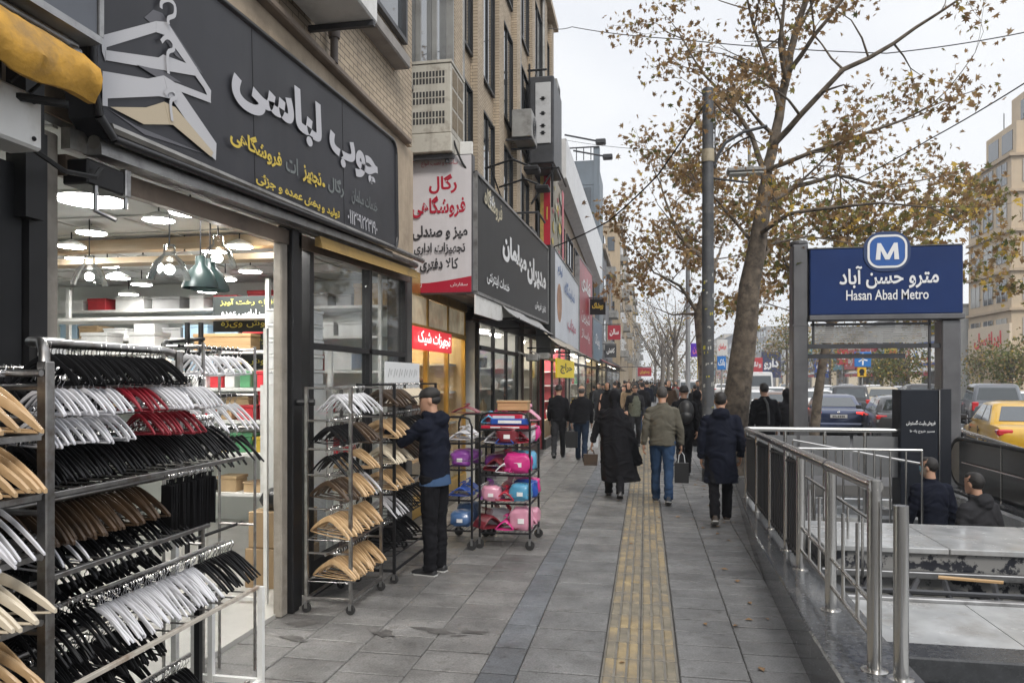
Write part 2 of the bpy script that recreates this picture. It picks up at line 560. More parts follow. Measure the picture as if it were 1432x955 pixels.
for a, b in (((-9, -6), (1.2, 13.4)), ((-9, 13.4), (2.45, 420)), ((1.2, -6), (PIT[0] - 0.003, 13.4)), ((PIT[0] - 0.003, -6), (5.15, PIT[2] - 0.003)),
             ((PIT[0] - 0.003, PIT[3] + 0.003), (5.15, 13.4)), ((PIT[1] + 0.003, PIT[2] - 0.003), (5.15, PIT[3] + 0.003))):
    mb.box((a[0], a[1], -0.3), (b[0], b[1], -0.012))
structure('pavement_bed', mb, JOINT)
mb = MB()
for y in [13.4 + 1.0 * k for k in range(90)]:
    mb.box((2.455, y + 0.004, -0.2), (2.60, y + 0.996, 0.0), ch=0.012)
for y in [-4 + 1.0 * k for k in range(17)]:
    mb.box((5.155, y + 0.004, -0.2), (5.30, y + 0.996, 0.0), ch=0.012)
structure('street_kerb', mb, mat('kerb_concrete', (0.28, 0.28, 0.27), 0.8, var=0.15, vs=3, dirt=0.4, ds=3))

# the slabs: every slab its own tone, laid a few millimetres out of true
KL = [(0.95, 1.0, 0.31), (0.963, 4.61, 0.295), (1.005, 5.66, 0.28), (1.08, 7.76, 0.24), (1.20, 9.5, 0.20), (1.38, 11.9, 0.15), (1.42, 12.9, 0.145)]
def kerb_x(y):
    for (xa, ya, _), (xb, yb, _) in zip(KL, KL[1:]):
        if y <= yb:
            return xa + (xb - xa) * (y - ya) / (yb - ya)
    return 9
sv, sf, sc = [], [], []
def paver(x0, x1, y0, y1, tone, gap=0.0035, tilt=0.004, b=0.006):
    x0 += gap; x1 -= gap; y0 += 0.007; y1 -= 0.007
    n = len(sv)
    z = rng.uniform(-0.0025, 0.0015)
    tx, ty = rng.uniform(-tilt, tilt), rng.uniform(-tilt, tilt)
    cx, cy = (x0 + x1) / 2, (y0 + y1) / 2
    for k, (e, zz) in enumerate(((0, -0.014), (0, -b * 0.7), (b, 0.0))):
        for px, py in ((x0 + e, y0 + e), (x1 - e, y0 + e), (x1 - e, y1 - e), (x0 + e, y1 - e)):
            sv.append((px, py, zz + z + (tx * (px - cx) + ty * (py - cy)) * (k > 0)))
    for k in (0, 4):
        for i in range(4):
            j = (i + 1) % 4
            sf.append((n+k+i, n+k+j, n+k+4+j, n+k+4+i)); sc.append(tone)
    sf.append((n+8, n+9, n+10, n+11)); sc.append(tone)
YEND = 75
def column(x0, x1, length, base, jit, off=0.0, tint=(1, 1, 1), skip=None, lim=None):
    y = 1.2 + off
    while y < YEND:
        l = length * rng.choice((1, 1, 1, 0.97, 1.03))
        t = base * (1 + rng.uniform(-jit, jit))
        if lim is None or lim(y):
            paver(x0, x1, y, y + l, (t * tint[0], t * tint[1], t * tint[2]))
        y += l
lx = [-2.75, -2.32, -1.88, -1.44, -1.005]
for i in range(4):
    column(lx[i], lx[i+1], 0.34, 0.148, 0.2, off=0.17 * (i % 2), tint=(1.03, 1.0, 0.96))
column(-1.005, -0.775, 0.46, 0.118, 0.15, tint=(0.94, 1.0, 1.08))
column(-0.775, -0.275, 0.40, 0.148, 0.17, off=0.1, tint=(1.0, 1.0, 0.99))
column(0.205, 0.62, 0.27, 0.135, 0.14, off=0.12)
column(0.62, 1.05, 0.27, 0.135, 0.14)
column(1.05, 1.48, 0.27, 0.135, 0.14, off=0.12, lim=lambda y: y > 6.8)
column(1.48, 1.96, 0.45, 0.14, 0.14, lim=lambda y: y > 12.9)
column(1.96, 2.45, 0.45, 0.14, 0.14, off=0.2, lim=lambda y: y > 12.9)
me = bpy.data.meshes.new('pavement')
me.from_pydata(sv, [], sf)
ca = me.color_attributes.new('tone', 'FLOAT_COLOR', 'CORNER')
buf = []
for f, c in zip(sf, sc):
    buf += [c[0], c[1], c[2], 1.0] * len(f)
ca.data.foreach_set('color', buf)
PAV = mat('paving_slab', (0.2, 0.2, 0.2), 0.52, var=0.3, vs=3.0, bump=0.4, bs=55, dirt=0.4, ds=2.0, dcol=(0.085, 0.08, 0.075), rv=0.2)
nt = PAV.node_tree
at_ = nt.nodes.new('ShaderNodeVertexColor'); at_.layer_name = 'tone'
for n in nt.nodes:
    if n.type == 'MIX_RGB' and n.blend_type == 'MULTIPLY':
        nt.links.new(at_.outputs[0], n.inputs[1])
b_ = nt.nodes['Principled BSDF']                    # fine grit and darker spots on top of the slab tone
src = b_.inputs['Base Color'].links[0].from_socket
for sc_, p0, p1, lo in ((75, .35, .65, .78), (14, .63, .67, 1.0), (6, .63, .68, 1.0)):
    n_ = nt.nodes.new('ShaderNodeTexNoise'); n_.inputs['Scale'].default_value = sc_; n_.inputs['Detail'].default_value = 3
    r_ = nt.nodes.new('ShaderNodeValToRGB'); r_.color_ramp.elements[0].position, r_.color_ramp.elements[1].position = p0, p1
    if lo < 1: r_.color_ramp.elements[0].color, r_.color_ramp.elements[1].color = (lo, lo, lo, 1), (1.2, 1.2, 1.2, 1)
    else: r_.color_ramp.elements[0].color, r_.color_ramp.elements[1].color = (1, 1, 1, 1), (.72, .71, .7, 1)
    x_ = nt.nodes.new('ShaderNodeMixRGB'); x_.blend_type = 'MULTIPLY'; x_.inputs[0].default_value = 1
    tc_ = nt.nodes.new('ShaderNodeTexCoord'); nt.links.new(tc_.outputs['Object'], n_.inputs['Vector'])
    nt.links.new(n_.outputs[0], r_.inputs[0]); nt.links.new(src, x_.inputs[1]); nt.links.new(r_.outputs[0], x_.inputs[2]); src = x_.outputs[0]
nt.links.new(src, b_.inputs['Base Color'])
me.materials.append(PAV); me.update()
pav = link('pavement', me); pav['kind'] = 'structure'

# tactile strip: ribbed yellow tiles worn to grey
mb = MB()
y = 1.2
while y < YEND:
    for i in range(2):
        x0, x1 = -0.272 + i * 0.236, -0.272 + (i + 1) * 0.236
        mb.box((x0 + 0.003, y + 0.003, -0.012), (x1 - 0.003, y + 0.297, -0.003))
        for k in range(3):
            xr = x0 + 0.014 + k * 0.0735
            mb.hexa([(xr, y + 0.008, -0.003), (xr + 0.058, y + 0.008, -0.003), (xr + 0.058, y + 0.292, -0.003), (xr, y + 0.292, -0.003),
                     (xr + 0.008, y + 0.014, 0.003), (xr + 0.05, y + 0.014, 0.003), (xr + 0.05, y + 0.286, 0.003), (xr + 0.008, y + 0.286, 0.003)], 1 if rng.random() < .66 else 2)
    y += 0.3
TACT = mat('tactile_yellow', (0.29, 0.225, 0.125), 0.65, var=0.3, vs=8, dirt=0.95, ds=3.6, dcol=(0.15, 0.138, 0.118), bump=0.3, bs=70, dth=(0.40, 0.62))
structure('tactile_paving', mb, [mat('tactile_bed', (0.15, 0.14, 0.12), 0.75, var=0.25, vs=6), TACT, mat('tactile_worn', (0.19, 0.168, 0.125), 0.7, var=0.3, vs=9, dirt=0.6, ds=4, dcol=(0.12, 0.11, 0.10), bump=0.3, bs=70)])

# dark mended patches and a few cracks of lighter mortar near the racks
mb = MB()
def blob(c, rx, ry, n=14, z=0.0045, rot=0.0):
    pts = []
    for k in range(n):
        a = 2 * math.pi * k / n
        r = rng.uniform(0.45, 1.2)
        x, y = rx * r * math.cos(a), ry * r * math.sin(a)
        pts.append((c[0] + x * math.cos(rot) - y * math.sin(rot), c[1] + x * math.sin(rot) + y * math.cos(rot), z))
    mb.add(pts, [list(range(n))])
for px, py, a, b in ((537, 886, 0.14, 0.07), (610, 882, 0.18, 0.06), (425, 872, 0.16, 0.07), (410, 893, 0.12, 0.05), (664, 884, 0.12, 0.05), (640, 889, 0.08, 0.03)):
    p = gp(px, py)
    blob(p, a, b, rot=rng.uniform(-0.3, 0.3))
structure('pavement_patches', mb, mat('patch_tar', (0.085, 0.08, 0.075), 0.6, var=0.4, vs=14))
mb = MB()                                          # fallen leaves
for k in range(46):
    y = rng.uniform(4.2, 16); x = rng.choice((rng.uniform(0.3, 1.0), rng.uniform(0.75, 0.98), rng.uniform(-0.9, 0.9)))
    a = rng.uniform(0, 6.3); s_ = rng.uniform(0.02, 0.045)
    c, d = math.cos(a) * s_, math.sin(a) * s_
    mb.add([(x + c, y + d, 0.006), (x - d * .6, y + c * .6, 0.012), (x - c, y - d, 0.007), (x + d * .6, y - c * .6, 0.016)], [(0, 1, 2, 3)])
lv = link('fallen_leaves', mb.data('fallen_leaves', mat('dry_leaf', (0.22, 0.13, 0.06), 0.8)))
lv['kind'] = 'stuff'; lv['label'] = 'dry brown leaves scattered over the grey paving'; lv['category'] = 'leaves'

# ---------------------------------------------------------------- metro entrance
# low granite wall the railing stands on
mb = MB()
rings = []
for x, y, h in KL:
    rings.append([Vector((x, y, -0.02)), Vector((x, y, h - 0.012)), Vector((x + 0.012, y, h)), Vector((x + 0.40, y, h)), Vector((x + 0.41, y, -0.02))])
mb.loft(rings)
solo('granite_plinth', mb, GRANITE, 'low dark polished granite plinth under the steel railing', 'plinth', base=(1.2, 5, 0))
# marble landing in front, grille over the shaft, parapet
t = thing('marble_landing', 'light grey marble floor with black edge strip in front of the stair parapet', 'landing', (3, 5, 0))
mb = MB()
for i in range(5):
    x0 = 1.38 + i * 0.78
    for y0, y1 in ((4.66, 5.54), ):
        mb.box((x0 + 0.003, y0, 0.10), (x0 + 0.777, y1, 0.25 + rng.uniform(-0.001, 0.001)))
    for y0, y1 in ((2.2, 3.3), (3.3, 4.4)):
        mb.box((x0 + 0.003, y0 + 0.003, 0.0), (x0 + 0.777, y1 - 0.003, 0.128 + rng.uniform(-0.001, 0.001)))
mb.build('floor_slab', MARBLE, t)
mb = MB(); mb.box((1.38, 4.41, 0.0), (5.2, 4.655, 0.262), ch=0.01)
mb.build('edge_strip', mat('black_granite', (0.03, 0.032, 0.035), 0.25, var=0.3, vs=20, rv=0.1), t)
t = thing('shaft_grating', 'steel slatted grating over the dark shaft below the parapet', 'grating', (3, 6, 0))
mb = MB()
mb.box((1.4, 5.545, 0.22), (5.2, 5.60, 0.275), ch=0.006); mb.box((1.4, 6.30, 0.22), (5.2, 6.36, 0.275), ch=0.006)
mb.build('frame', DULL_STEEL, t)
mb = MB()
for k in range(13):
    x = 1.5 + k * 0.3
    mb.tube([(x, 5.6, 0.225), (x + 0.26 + 0.06 * math.sin(k * 2.1), 6.3, 0.215)], 0.022, 4)
    if k % 2: mb.tube([(x + 0.24, 5.6, 0.18), (x - 0.08, 6.3, 0.17)], 0.016, 4)
mb.tube([(1.4, 5.83, 0.245), (5.2, 5.80, 0.245)], 0.02, 6)
mb.build('slats', DARK_METAL, t)
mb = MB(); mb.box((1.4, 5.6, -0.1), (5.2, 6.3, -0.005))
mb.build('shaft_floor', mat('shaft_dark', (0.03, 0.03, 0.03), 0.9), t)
mb = MB()                                          # scraps lying on it
mb.hexa([(2.2, 6.12, 0.275), (2.62, 6.05, 0.275), (2.64, 6.09, 0.275), (2.22, 6.17, 0.275), (2.2, 6.12, 0.29), (2.62, 6.05, 0.29), (2.64, 6.09, 0.29), (2.22, 6.17, 0.29)])
solo('wooden_batten', mb, WOOD, 'thin wooden batten lying on the grating', 'batten')
t = thing('stair_parapet', 'low marble topped parapet with a speckled stone face at the stair head', 'parapet', (3, 6.9, 0))
mb = MB(); 
for i in range(4):
    x0 = 1.42 + i * 0.95
    mb.box((x0 + 0.002, 6.36, 0.405), (x0 + 0.947, 7.41, 0.455), ch=0.008)
mb.build('coping', MARBLE, t)
mb = MB(); mb.box((1.45, 6.40, 0.0), (5.18, 7.37, 0.40))
mb.build('face', mat('speckled_stone', (0.24, 0.24, 0.235), 0.35, dirt=1.0, ds=9, dcol=(0.015, 0.017, 0.025), dth=(0.52, 0.56)), t)

# stairwell
t = thing('stairwell', 'stone lined stairwell going down to the station', 'stairwell', (2.95, 9.6, -0.8))
x0, x1, y0, y1 = PIT
mb = MB()
mb.box((x0 - 0.003, y0, -3), (x0 + 0.12, y1, 0.2)); mb.box((x1 - 0.12, y0, -3), (x1, y1, 0.2)); mb.box((x0 + .12, y0, -3), (x1 - .12, y0 + 0.1, 0.0))
mb.box((x0 + .12, y1 - 0.1, -3), (x1 - .12, y1, 0.02))
mb.build('wall', MARBLE, t)
mb = MB()
for k in range(9):
    mb.box((x0 + 0.12, 9.3 + k * 0.29, -3), (x1 - 0.12, 9.3 + (k + 1) * 0.29, -0.66 + k * 0.085 - 0.0))
mb.box((x0 + 0.12, y0 + 0.1, -3), (x1 - 0.12, 9.3, -0.8))
mb.build('steps', MARBLE, t)

# railing along the plinth
t = thing('steel_railing', 'brushed steel railing with black bars on the dark granite plinth', 'railing', (1.2, 7, 0.25))
def rl(y):
    f = (y - 4.07) / 6.43
    return Vector((1.16 + 0.2 * f, y, 1.25 - 0.14 * f))
def rb(y):
    p = rl(y)
    h = next((ha + (hb - ha) * (y - ya) / (yb - ya) for (xa, ya, ha), (xb, yb, hb) in zip(KL, KL[1:]) if ya <= y <= yb), 0.3)
    return Vector((p.x, y, h))
mb = MB()
mb.tube([rl(4.07) + Vector((0, -0.028, 0)), rl(5.2), rl(7.0), rl(9.2), rl(10.5)], 0.036, 14)
mb.build('top_rail', STEEL, t, smooth=50)
for q in (5.2, 7.05):
    mb = MB(); mb.tube([rl(q) + Vector((0, -0.012, 0)), rl(q) + Vector((0, 0.012, 0))], 0.0385, 14)
    mb.build('rail_collar', DARK_METAL, t, smooth=50)
posts = [4.07, 5.12, 6.25, 6.98, 8.05, 9.25, 10.5]
for i, y in enumerate(posts):
    mb = MB()
    r_ = 0.036 if i in (0, 1, 2) else 0.026
    b = rb(y)
    mb.tube([b, rl(y) - Vector((0, 0, 0.03 if i else -0.03))], r_, 14)
    o = mb.build('post', STEEL, t, smooth=50)
    mb = MB(); mb.lathe([(r_ + 0.03, 0.0), (r_ + 0.03, 0.006), (r_ + 0.002, 0.012)], 16, b)
    mb.build('base_flange', STEEL, o, smooth=40)
for i in range(len(posts) - 1):
    ya, yb = posts[i], posts[i+1]
    n = int((yb - ya) / (0.30 if i < 2 else 0.115))
    for z in ((0.34, 0.16) if i < 2 else (0.86, 0.10)):
        pa, pb = rb(ya), rb(yb)
        mb = MB(); mb.tube([pa + Vector((0, 0, z)), pb + Vector((0, 0, z * (1 if i < 2 else 0.95)))], 0.015, 10)
        mb.build('cross_rail', STEEL if i < 2 else BLACK_METAL, t, smooth=50)
    for k in range(1, n):
        y = ya + (yb - ya) * k / n
        mb = MB(); b = rb(y)
        if i < 2:
            mb.tube([b + Vector((0, 0, 0.16)), rl(y) - Vector((0, 0, 0.25))], 0.011, 8)
        else:
            mb.box((b.x - 0.011, y - 0.02, b.z + 0.06), (b.x + 0.011, y + 0.02, rl(y).z - 0.07))
        mb.build('baluster', STEEL if i < 2 else BLACK_METAL, t)
mb = MB()
b = Vector((1.262, 3.99, 0.29))
mb.tube([b, (1.262, 3.99, 1.165)], 0.036, 16)
o = solo('steel_post', mb, STEEL, 'short brushed steel post standing beside the near end of the railing', 'post', base=b, smooth=50)
mb = MB(); mb.lathe([(0.07, 0.0), (0.07, 0.006), (0.038, 0.012)], 16, b)
mb.build('base_flange', STEEL, o, smooth=40)
# inner railings of the stair
def railing(name, label, pa, pb, n, z0, r=0.02, panel=None, mtl=STEEL, post_r=None):
    pa, pb = Vector(pa), Vector(pb)
    t = thing(name, label, 'railing', ((pa + pb) / 2).to_tuple()[:2] + (z0,))
    mb = MB(); mb.tube([pa, pb], r, 12); mb.build('top_rail', mtl, t, smooth=50)
    for k in range(n + 1):
        p = pa.lerp(pb, k / n)
        mb = MB(); mb.tube([(p.x, p.y, z0), p - Vector((0, 0, r * .5))], post_r or r * 0.75, 8); mb.build('post', mtl, t, smooth=50)
    if panel:
        for k in range(panel[2]):
            a, b = pa.lerp(pb, (k + 0.03) / panel[2]), pa.lerp(pb, (k + 0.97) / panel[2])
            mb = MB(); dz = panel[0]; 
            mb.hexa([(a.x, a.y - .012, a.z + panel[1]), (b.x, b.y - .012, b.z + panel[1]), (b.x, b.y + .012, b.z + panel[1]), (a.x, a.y + .012, a.z + panel[1]),
                     (a.x, a.y - .012, a.z + dz), (b.x, b.y - .012, b.z + dz), (b.x, b.y + .012, b.z + dz), (a.x, a.y + .012, a.z + dz)])
            mb.build('panel', panel[3], t)
    return t
railing('stair_railing', 'short inner steel railing of upright bars beside the stairs', (1.72, 8.95, 1.0), (3.05, 8.95, 1.0), 8, 0.0, 0.016)
railing('cross_railing', 'long horizontal steel handrail with grey panels across the stair head', (1.36, 10.56, 1.115), (3.40, 10.56, 1.115), 4, 0.0, 0.034,
        panel=(-0.08, -0.62, 3, mat('smoked_panel', (0.16, 0.165, 0.17), 0.2, var=0.2, vs=2)))
railing('sloping_handrail', 'thin sloping handrail going down beside the stairs', (1.85, 9.9, 1.02), (3.3, 9.5, 0.78), 3, 0.0, 0.014)
railing('stair_side_rail', 'low steel side rail just inside the near railing', (1.66, 5.7, 0.74), (1.72, 8.9, 0.74), 7, 0.25, 0.015)

# the sign portal
GREYST = mat('portal_steel', (0.13, 0.13, 0.135), 0.42, 0.6, var=0.25, vs=2.5, streak=0.5, dcol=(0.09, 0.09, 0.09))
BLUE = mat('metro_blue', (0.006, 0.027, 0.118), 0.5, var=0.08, vs=2, spec=0.25)
t = thing('metro_sign', 'blue metro station sign with a white M badge on two grey steel columns', 'sign', (3.5, 12.1, 0))
mb = MB(); mb.box((2.24, 12.0, 0), (2.47, 12.3, 3.88), ch=0.02); mb.box((2.232, 11.992, 2.62), (2.478, 12.308, 2.64)); mb.lathe([(0.13, 3.88), (0.14, 3.90), (0.14, 3.93), (0.12, 3.95)], 18, (2.355, 12.15, 0))
mb.build('column', GREYST, t)
mb = MB(); mb.box((4.36, 12.0, 0), (4.63, 12.3, 2.69), ch=0.02)
mb.build('column', GREYST, t)
mb = MB(); mb.box((2.485, 11.96, 2.78), (4.64, 12.2, 3.79), ch=0.012)
mb.build('board', BLUE, t)
mb = MB(); mb.box((2.47, 11.93, 2.695), (4.66, 12.24, 2.777), ch=0.012); mb.box((2.455, 11.955, 3.795), (4.65, 12.2, 3.81))
mb.build('board_frame', GREYST, t)
def rrect(cx, cy, w, h, r, n=8):
    pts = []
    for sx, sy, a0 in ((1, 1, 0), (-1, 1, 90), (-1, -1, 180), (1, -1, 270)):
        for k in range(n + 1):
            a = R(a0 + 90 * k / n)
            pts.append((cx + sx * (w/2 - r) + r * math.cos(a), cy + sy * (h/2 - r) + r * math.sin(a)))
    return pts
B = Board((2.485, 11.957, 2.78), (1, 0, 0), (0, 0, 1))
lc = (1.10, 0.945)
mb = MB(); B.slab(mb, rrect(lc[0], lc[1], 0.66, 0.60, 0.26, 10), 0.06, -0.05)
badge = mb.build('badge', mat('badge_navy', (0.02, 0.045, 0.13), 0.35), t)
def ring(mb, w, h, r, wd, h0, th):
    a, b = rrect(lc[0], lc[1], w, h, r), rrect(lc[0], lc[1], w - 2*wd, h - 2*wd, max(0.02, r - wd))
    n = len(a)
    vs = [B.p(*p, h0 + th) for p in a] + [B.p(*p, h0 + th) for p in b] + [B.p(*p, h0) for p in a]
    mb.add(vs, [(i, (i+1) % n, n + (i+1) % n, n + i) for i in range(n)] + [(i, 2*n + i, 2*n + (i+1) % n, (i+1) % n) for i in range(n)])
WLET = mat('white_letters', (0.78, 0.79, 0.8), 0.4)
mb = MB(); ring(mb, 0.56, 0.50, 0.17, 0.032, 0.012, 0.006); mb.build('badge_ring', WLET, badge)
mb = MB(); B.slab(mb, rrect(lc[0], lc[1], 0.49, 0.43, 0.14), 0.004, 0.012); mb.build('badge_field', mat('badge_blue', (0.02, 0.10, 0.36), 0.3), badge)
m0x, m1x, m0y, m1y = lc[0] - 0.165, lc[0] + 0.165, lc[1] - 0.125, lc[1] + 0.125
mb = MB()
def mp_(a, b): return (m0x + a * (m1x - m0x), m0y + b * (m1y - m0y))
B.slab(mb, [mp_(*p) for p in ((0, 0), (0.2, 0), (0.22, 0.55), (0.22, 1), (0.07, 1))], 0.004, 0.018)
B.slab(mb, [mp_(*p) for p in ((1, 0), (0.93, 1), (0.78, 1), (0.78, 0.55), (0.8, 0))], 0.004, 0.018)
B.slab(mb, [mp_(*p) for p in ((0.22, 0.55), (0.41, 0), (0.59, 0), (0.78, 0.55), (0.78, 1), (0.5, 0.3), (0.22, 1))], 0.004, 0.018)
mb.build('badge_letter', WLET, badge)
B.text(t, 'مترو حسن آباد', 0.42, 0.385, 1.82, 0.735, WLET, 0.022)
B.text(t, 'Hasan Abad Metro', 0.52, 0.215, 1.68, 0.37, WLET, 0.012, raw=True)
mb = MB(); mb.box((2.52, 12.05, 2.62), (4.22, 12.1, 2.66)); mb.box((2.48, 12.05, 2.27), (4.36, 12.12, 2.34)); mb.box((2.54, 12.05, 2.34), (2.57, 12.1, 2.69)); mb.box((4.20, 12.05, 1.6), (4.23, 12.1, 2.69)); mb.box((2.48, 12.14, 2.12), (3.9, 12.19, 2.19))
mb.build('cross_frame', DARK_METAL, t)
mb = MB()
for k in range(8):
    mb.box((2.575, 12.062, 2.36 + k * 0.032), (4.195, 12.085, 2.384 + k * 0.032))
mb.build('louvre', mat('louvre_grey', (0.34, 0.34, 0.33), 0.35, 0.2, dirt=0.5, ds=3), t)
# dark control box
t = thing('control_cabinet', 'tall black steel cabinet with two lines of white writing beside the portal', 'cabinet', (3.6, 10.6, 0))
mb = MB(); mb.box((3.30, 10.45, 0), (3.76, 10.8, 1.66), ch=0.008); mb.build('body', mat('cabinet_navy', (0.008, 0.011, 0.018), 0.5, var=0.2, spec=0.3), t)
mb = MB(); mb.box((3.775, 10.47, 0), (3.92, 10.78, 1.67)); mb.build('side_panel', mat('cabinet_navy2', (0.010, 0.012, 0.018), 0.35), t)
mb = MB(); mb.tube([(3.768, 10.44, 0), (3.768, 10.44, 1.66)], 0.008, 6); mb.build('edge_trim', STEEL, t)
B2 = Board((3.30, 10.447, 0), (1, 0, 0), (0, 0, 1))
B2.text(t, 'فروش بلیت گسترش', 0.06, 1.19, 0.42, 1.26, WLET, 0.02)
B2.text(t, 'مسیر خروج پله ها', 0.10, 1.09, 0.41, 1.14, WLET, 0.01)
# glass sided balustrade on the street side
t = thing('escalator_balustrade', 'black panelled balustrade with steel rails and a rounded far end beside the stairs', 'balustrade', (4.45, 9, 0))
X = 4.44
ysb = [11.6, 10.3, 8.9, 7.4, 5.9]
for a, b in zip(ysb, ysb[1:]):
    mb = MB(); mb.box((X, b + 0.015, 0.28), (X + 0.05, a - 0.015, 0.92)); mb.build('panel', mat('black_panel', (0.02, 0.021, 0.022), 0.12, spec=0.7), t)
    mb = MB(); mb.box((X - 0.008, b - 0.012, 0.05), (X + 0.058, b + 0.012, 0.95)); mb.build('mullion', STEEL, t)
pts = [(X + .025, 5.9, 0.94), (X + .025, 11.3, 0.94)] + [(X + .025, 11.6 + 0.33 * math.sin(a), 0.61 + 0.33 * math.cos(a)) for a in [R(10 + 18 * k) for k in range(10)]] + [(X + .025, 5.9, 0.27)]
mb = MB(); mb.tube(pts, 0.032, 8); mb.build('rubber_handrail', RUBBER, t, smooth=60)
mb = MB(); n_ = 12
mb.prism([(11.6 + 0.30 * math.sin(R(k * 15)), 0.6 + 0.30 * math.cos(R(k * 15))) for k in range(13)], 0.04, lambda a, b, k: Vector((X + 0.005 + k, a, b)))
mb.build('end_panel', mat('end_plate', (0.30, 0.28, 0.24), 0.3, 0.6), t)
mb = MB(); mb.tube([(X - 0.03, 5.9, 0.62), (X - 0.03, 11.4, 0.62)], 0.012, 8); mb.build('cross_rail', STEEL, t)
mb = MB(); mb.tube([(X + 0.4, 5.9, 0.58), (X + 0.4, 12.6, 1.0)], 0.03, 10)
for y in (6.5, 8.3, 10.1, 12.0): mb.tube([(X + 0.4, y, 0), (X + 0.4, y, 0.57 + (y - 5.9) * 0.0627)], 0.018, 8)
solo('outer_handrail', mb, STEEL, 'plain steel handrail on posts behind the black balustrade', 'railing', base=(X + 0.4, 9, 0), smooth=50)
mb = MB(); mb.box((X - 0.12, 5.9, 0.0), (X + 0.2, 11.9, 0.25)); mb.build('plinth', GRANITE, t)
# ---------------------------------------------------------------- left side: buildings
FX = -2.75
def onZ(px, py, Z):
    return pd(px, py, (Z - CAMZ) * F / (HY - py))
def bpx(B, px, py):                      # where the sight line through a photo pixel meets a board's plane (board coordinates)
    d = pd(px, py, 1.0) - Vector((0, 0, CAMZ))
    o = Vector((0, 0, CAMZ))
    t_ = (B.o - o).dot(B.n) / d.dot(B.n)
    q = o + d * t_ - B.o
    return q.dot(B.u), q.dot(B.v)
def ptext(B, par, txt, xl, xr, top, bot, m, bold=0.03, h=0.004, raw=False, name='lettering'):
    ym = (top[1] + bot[1]) / 2
    a0, a1 = bpx(B, xl, ym)[0], bpx(B, xr, ym)[0]
    b1, b0 = bpx(B, *top)[1], bpx(B, *bot)[1]
    return B.text(par, txt, a0, b0, a1, b1, m, bold, h, name, raw=raw)
def stroke(B, mb, pts, w, h=0.005, m=0):
    pts = [Vector((p[0], p[1])) for p in pts]
    if len(pts) > 4:
        P = [pts[0]] + pts + [pts[-1]]
        pts = [0.5 * (2*P[i] + (P[i+1]-P[i-1])*f + (2*P[i-1]-5*P[i]+4*P[i+1]-P[i+2])*f*f + (3*P[i]-P[i-1]-3*P[i+1]+P[i+2])*f**3) for i in range(1, len(P)-2) for f in (0, .25, .5, .75)] + [pts[-1]]
    L_, R_ = [], []
    for i, p in enumerate(pts):
        t = (pts[min(i+1, len(pts)-1)] - pts[max(i-1, 0)]).normalized()
        n = Vector((-t.y, t.x)) * w / 2
        L_.append(p + n); R_.append(p - n)
    for i in range(len(pts) - 1):
        mb.add([B.p(*L_[i], h), B.p(*R_[i], h), B.p(*R_[i+1], h), B.p(*L_[i+1], h)], [(0, 1, 2, 3)], m)

# --- first building, over the hanger shop
t = thing('brick_building', 'tan brick building with a smooth stone band over the hanger shop', 'building', (-6, 2, 0))
mb = MB(); mb.box((-13, -8, 4.62), (-2.80, 8.6, 15)); mb.build('wall', BRICK, t)
mb = MB(); mb.box((-13, -8, 3.06), (-2.785, 8.6, 4.55)); mb.build('stone_band', STONE, t)
mb = MB(); mb.box((-2.95, -8, 4.553), (-2.70, 8.3, 4.617), ch=0.012); mb.build('ledge', mat('ledge_stone', (0.25, 0.2, 0.16), 0.7, var=0.2, dirt=0.5, ds=3), t)
mb = MB(); mb.box((-2.9, 5.4, 5.30), (-2.62, 8.0, 5.44), ch=0.015); mb.build('ledge', mat('ledge_grey', (0.30, 0.28, 0.26), 0.7, var=0.2, dirt=0.6, ds=2), t)
mb = MB(); mb.tube([(-2.72, 6.15, 4.6), (-2.72, 6.15, 9)], 0.035, 10); mb.lathe([(0.05, 0), (0.055, 0.04), (0.05, 0.08)], 10, (-2.72, 6.15, 4.82))
mb.build('downpipe', mat('pipe_brown', (0.12, 0.10, 0.09), 0.6), t, smooth=40)
mb = MB(); mb.box((-2.95, 8.15, 0.0), (-2.79, 8.58, 3.05)); mb.build('corner_pier', mat('dark_pier', (0.06, 0.058, 0.055), 0.6, var=0.3, dirt=0.4), t)
def upper_window(par, x, y0, y1, z0, z1, frame=DARK_METAL, nv=2, depth=0.06):
    mb = MB(); mb.box((x - 0.02, y0, z0), (x + 0.008, y1, z1)); w = mb.build('window', WIN_GLASS, par)
    mb = MB(); e = 0.05
    for a, b in (((y0 - e, z0 - e), (y1 + e, z0)), ((y0 - e, z1), (y1 + e, z1 + e)), ((y0 - e, z0), (y0, z1)), ((y1, z0), (y1 + e, z1))):
        mb.box((x, a[0], a[1]), (x + depth, b[0], b[1]))
    for k in range(1, nv):
        y = y0 + (y1 - y0) * k / nv; mb.box((x + 0.01, y - 0.02, z0), (x + depth * .7, y + 0.02, z1))
    mb.build('frame', frame, w)
    return w
upper_window(t, -2.795, 6.0, 8.2, 5.75, 7.8)

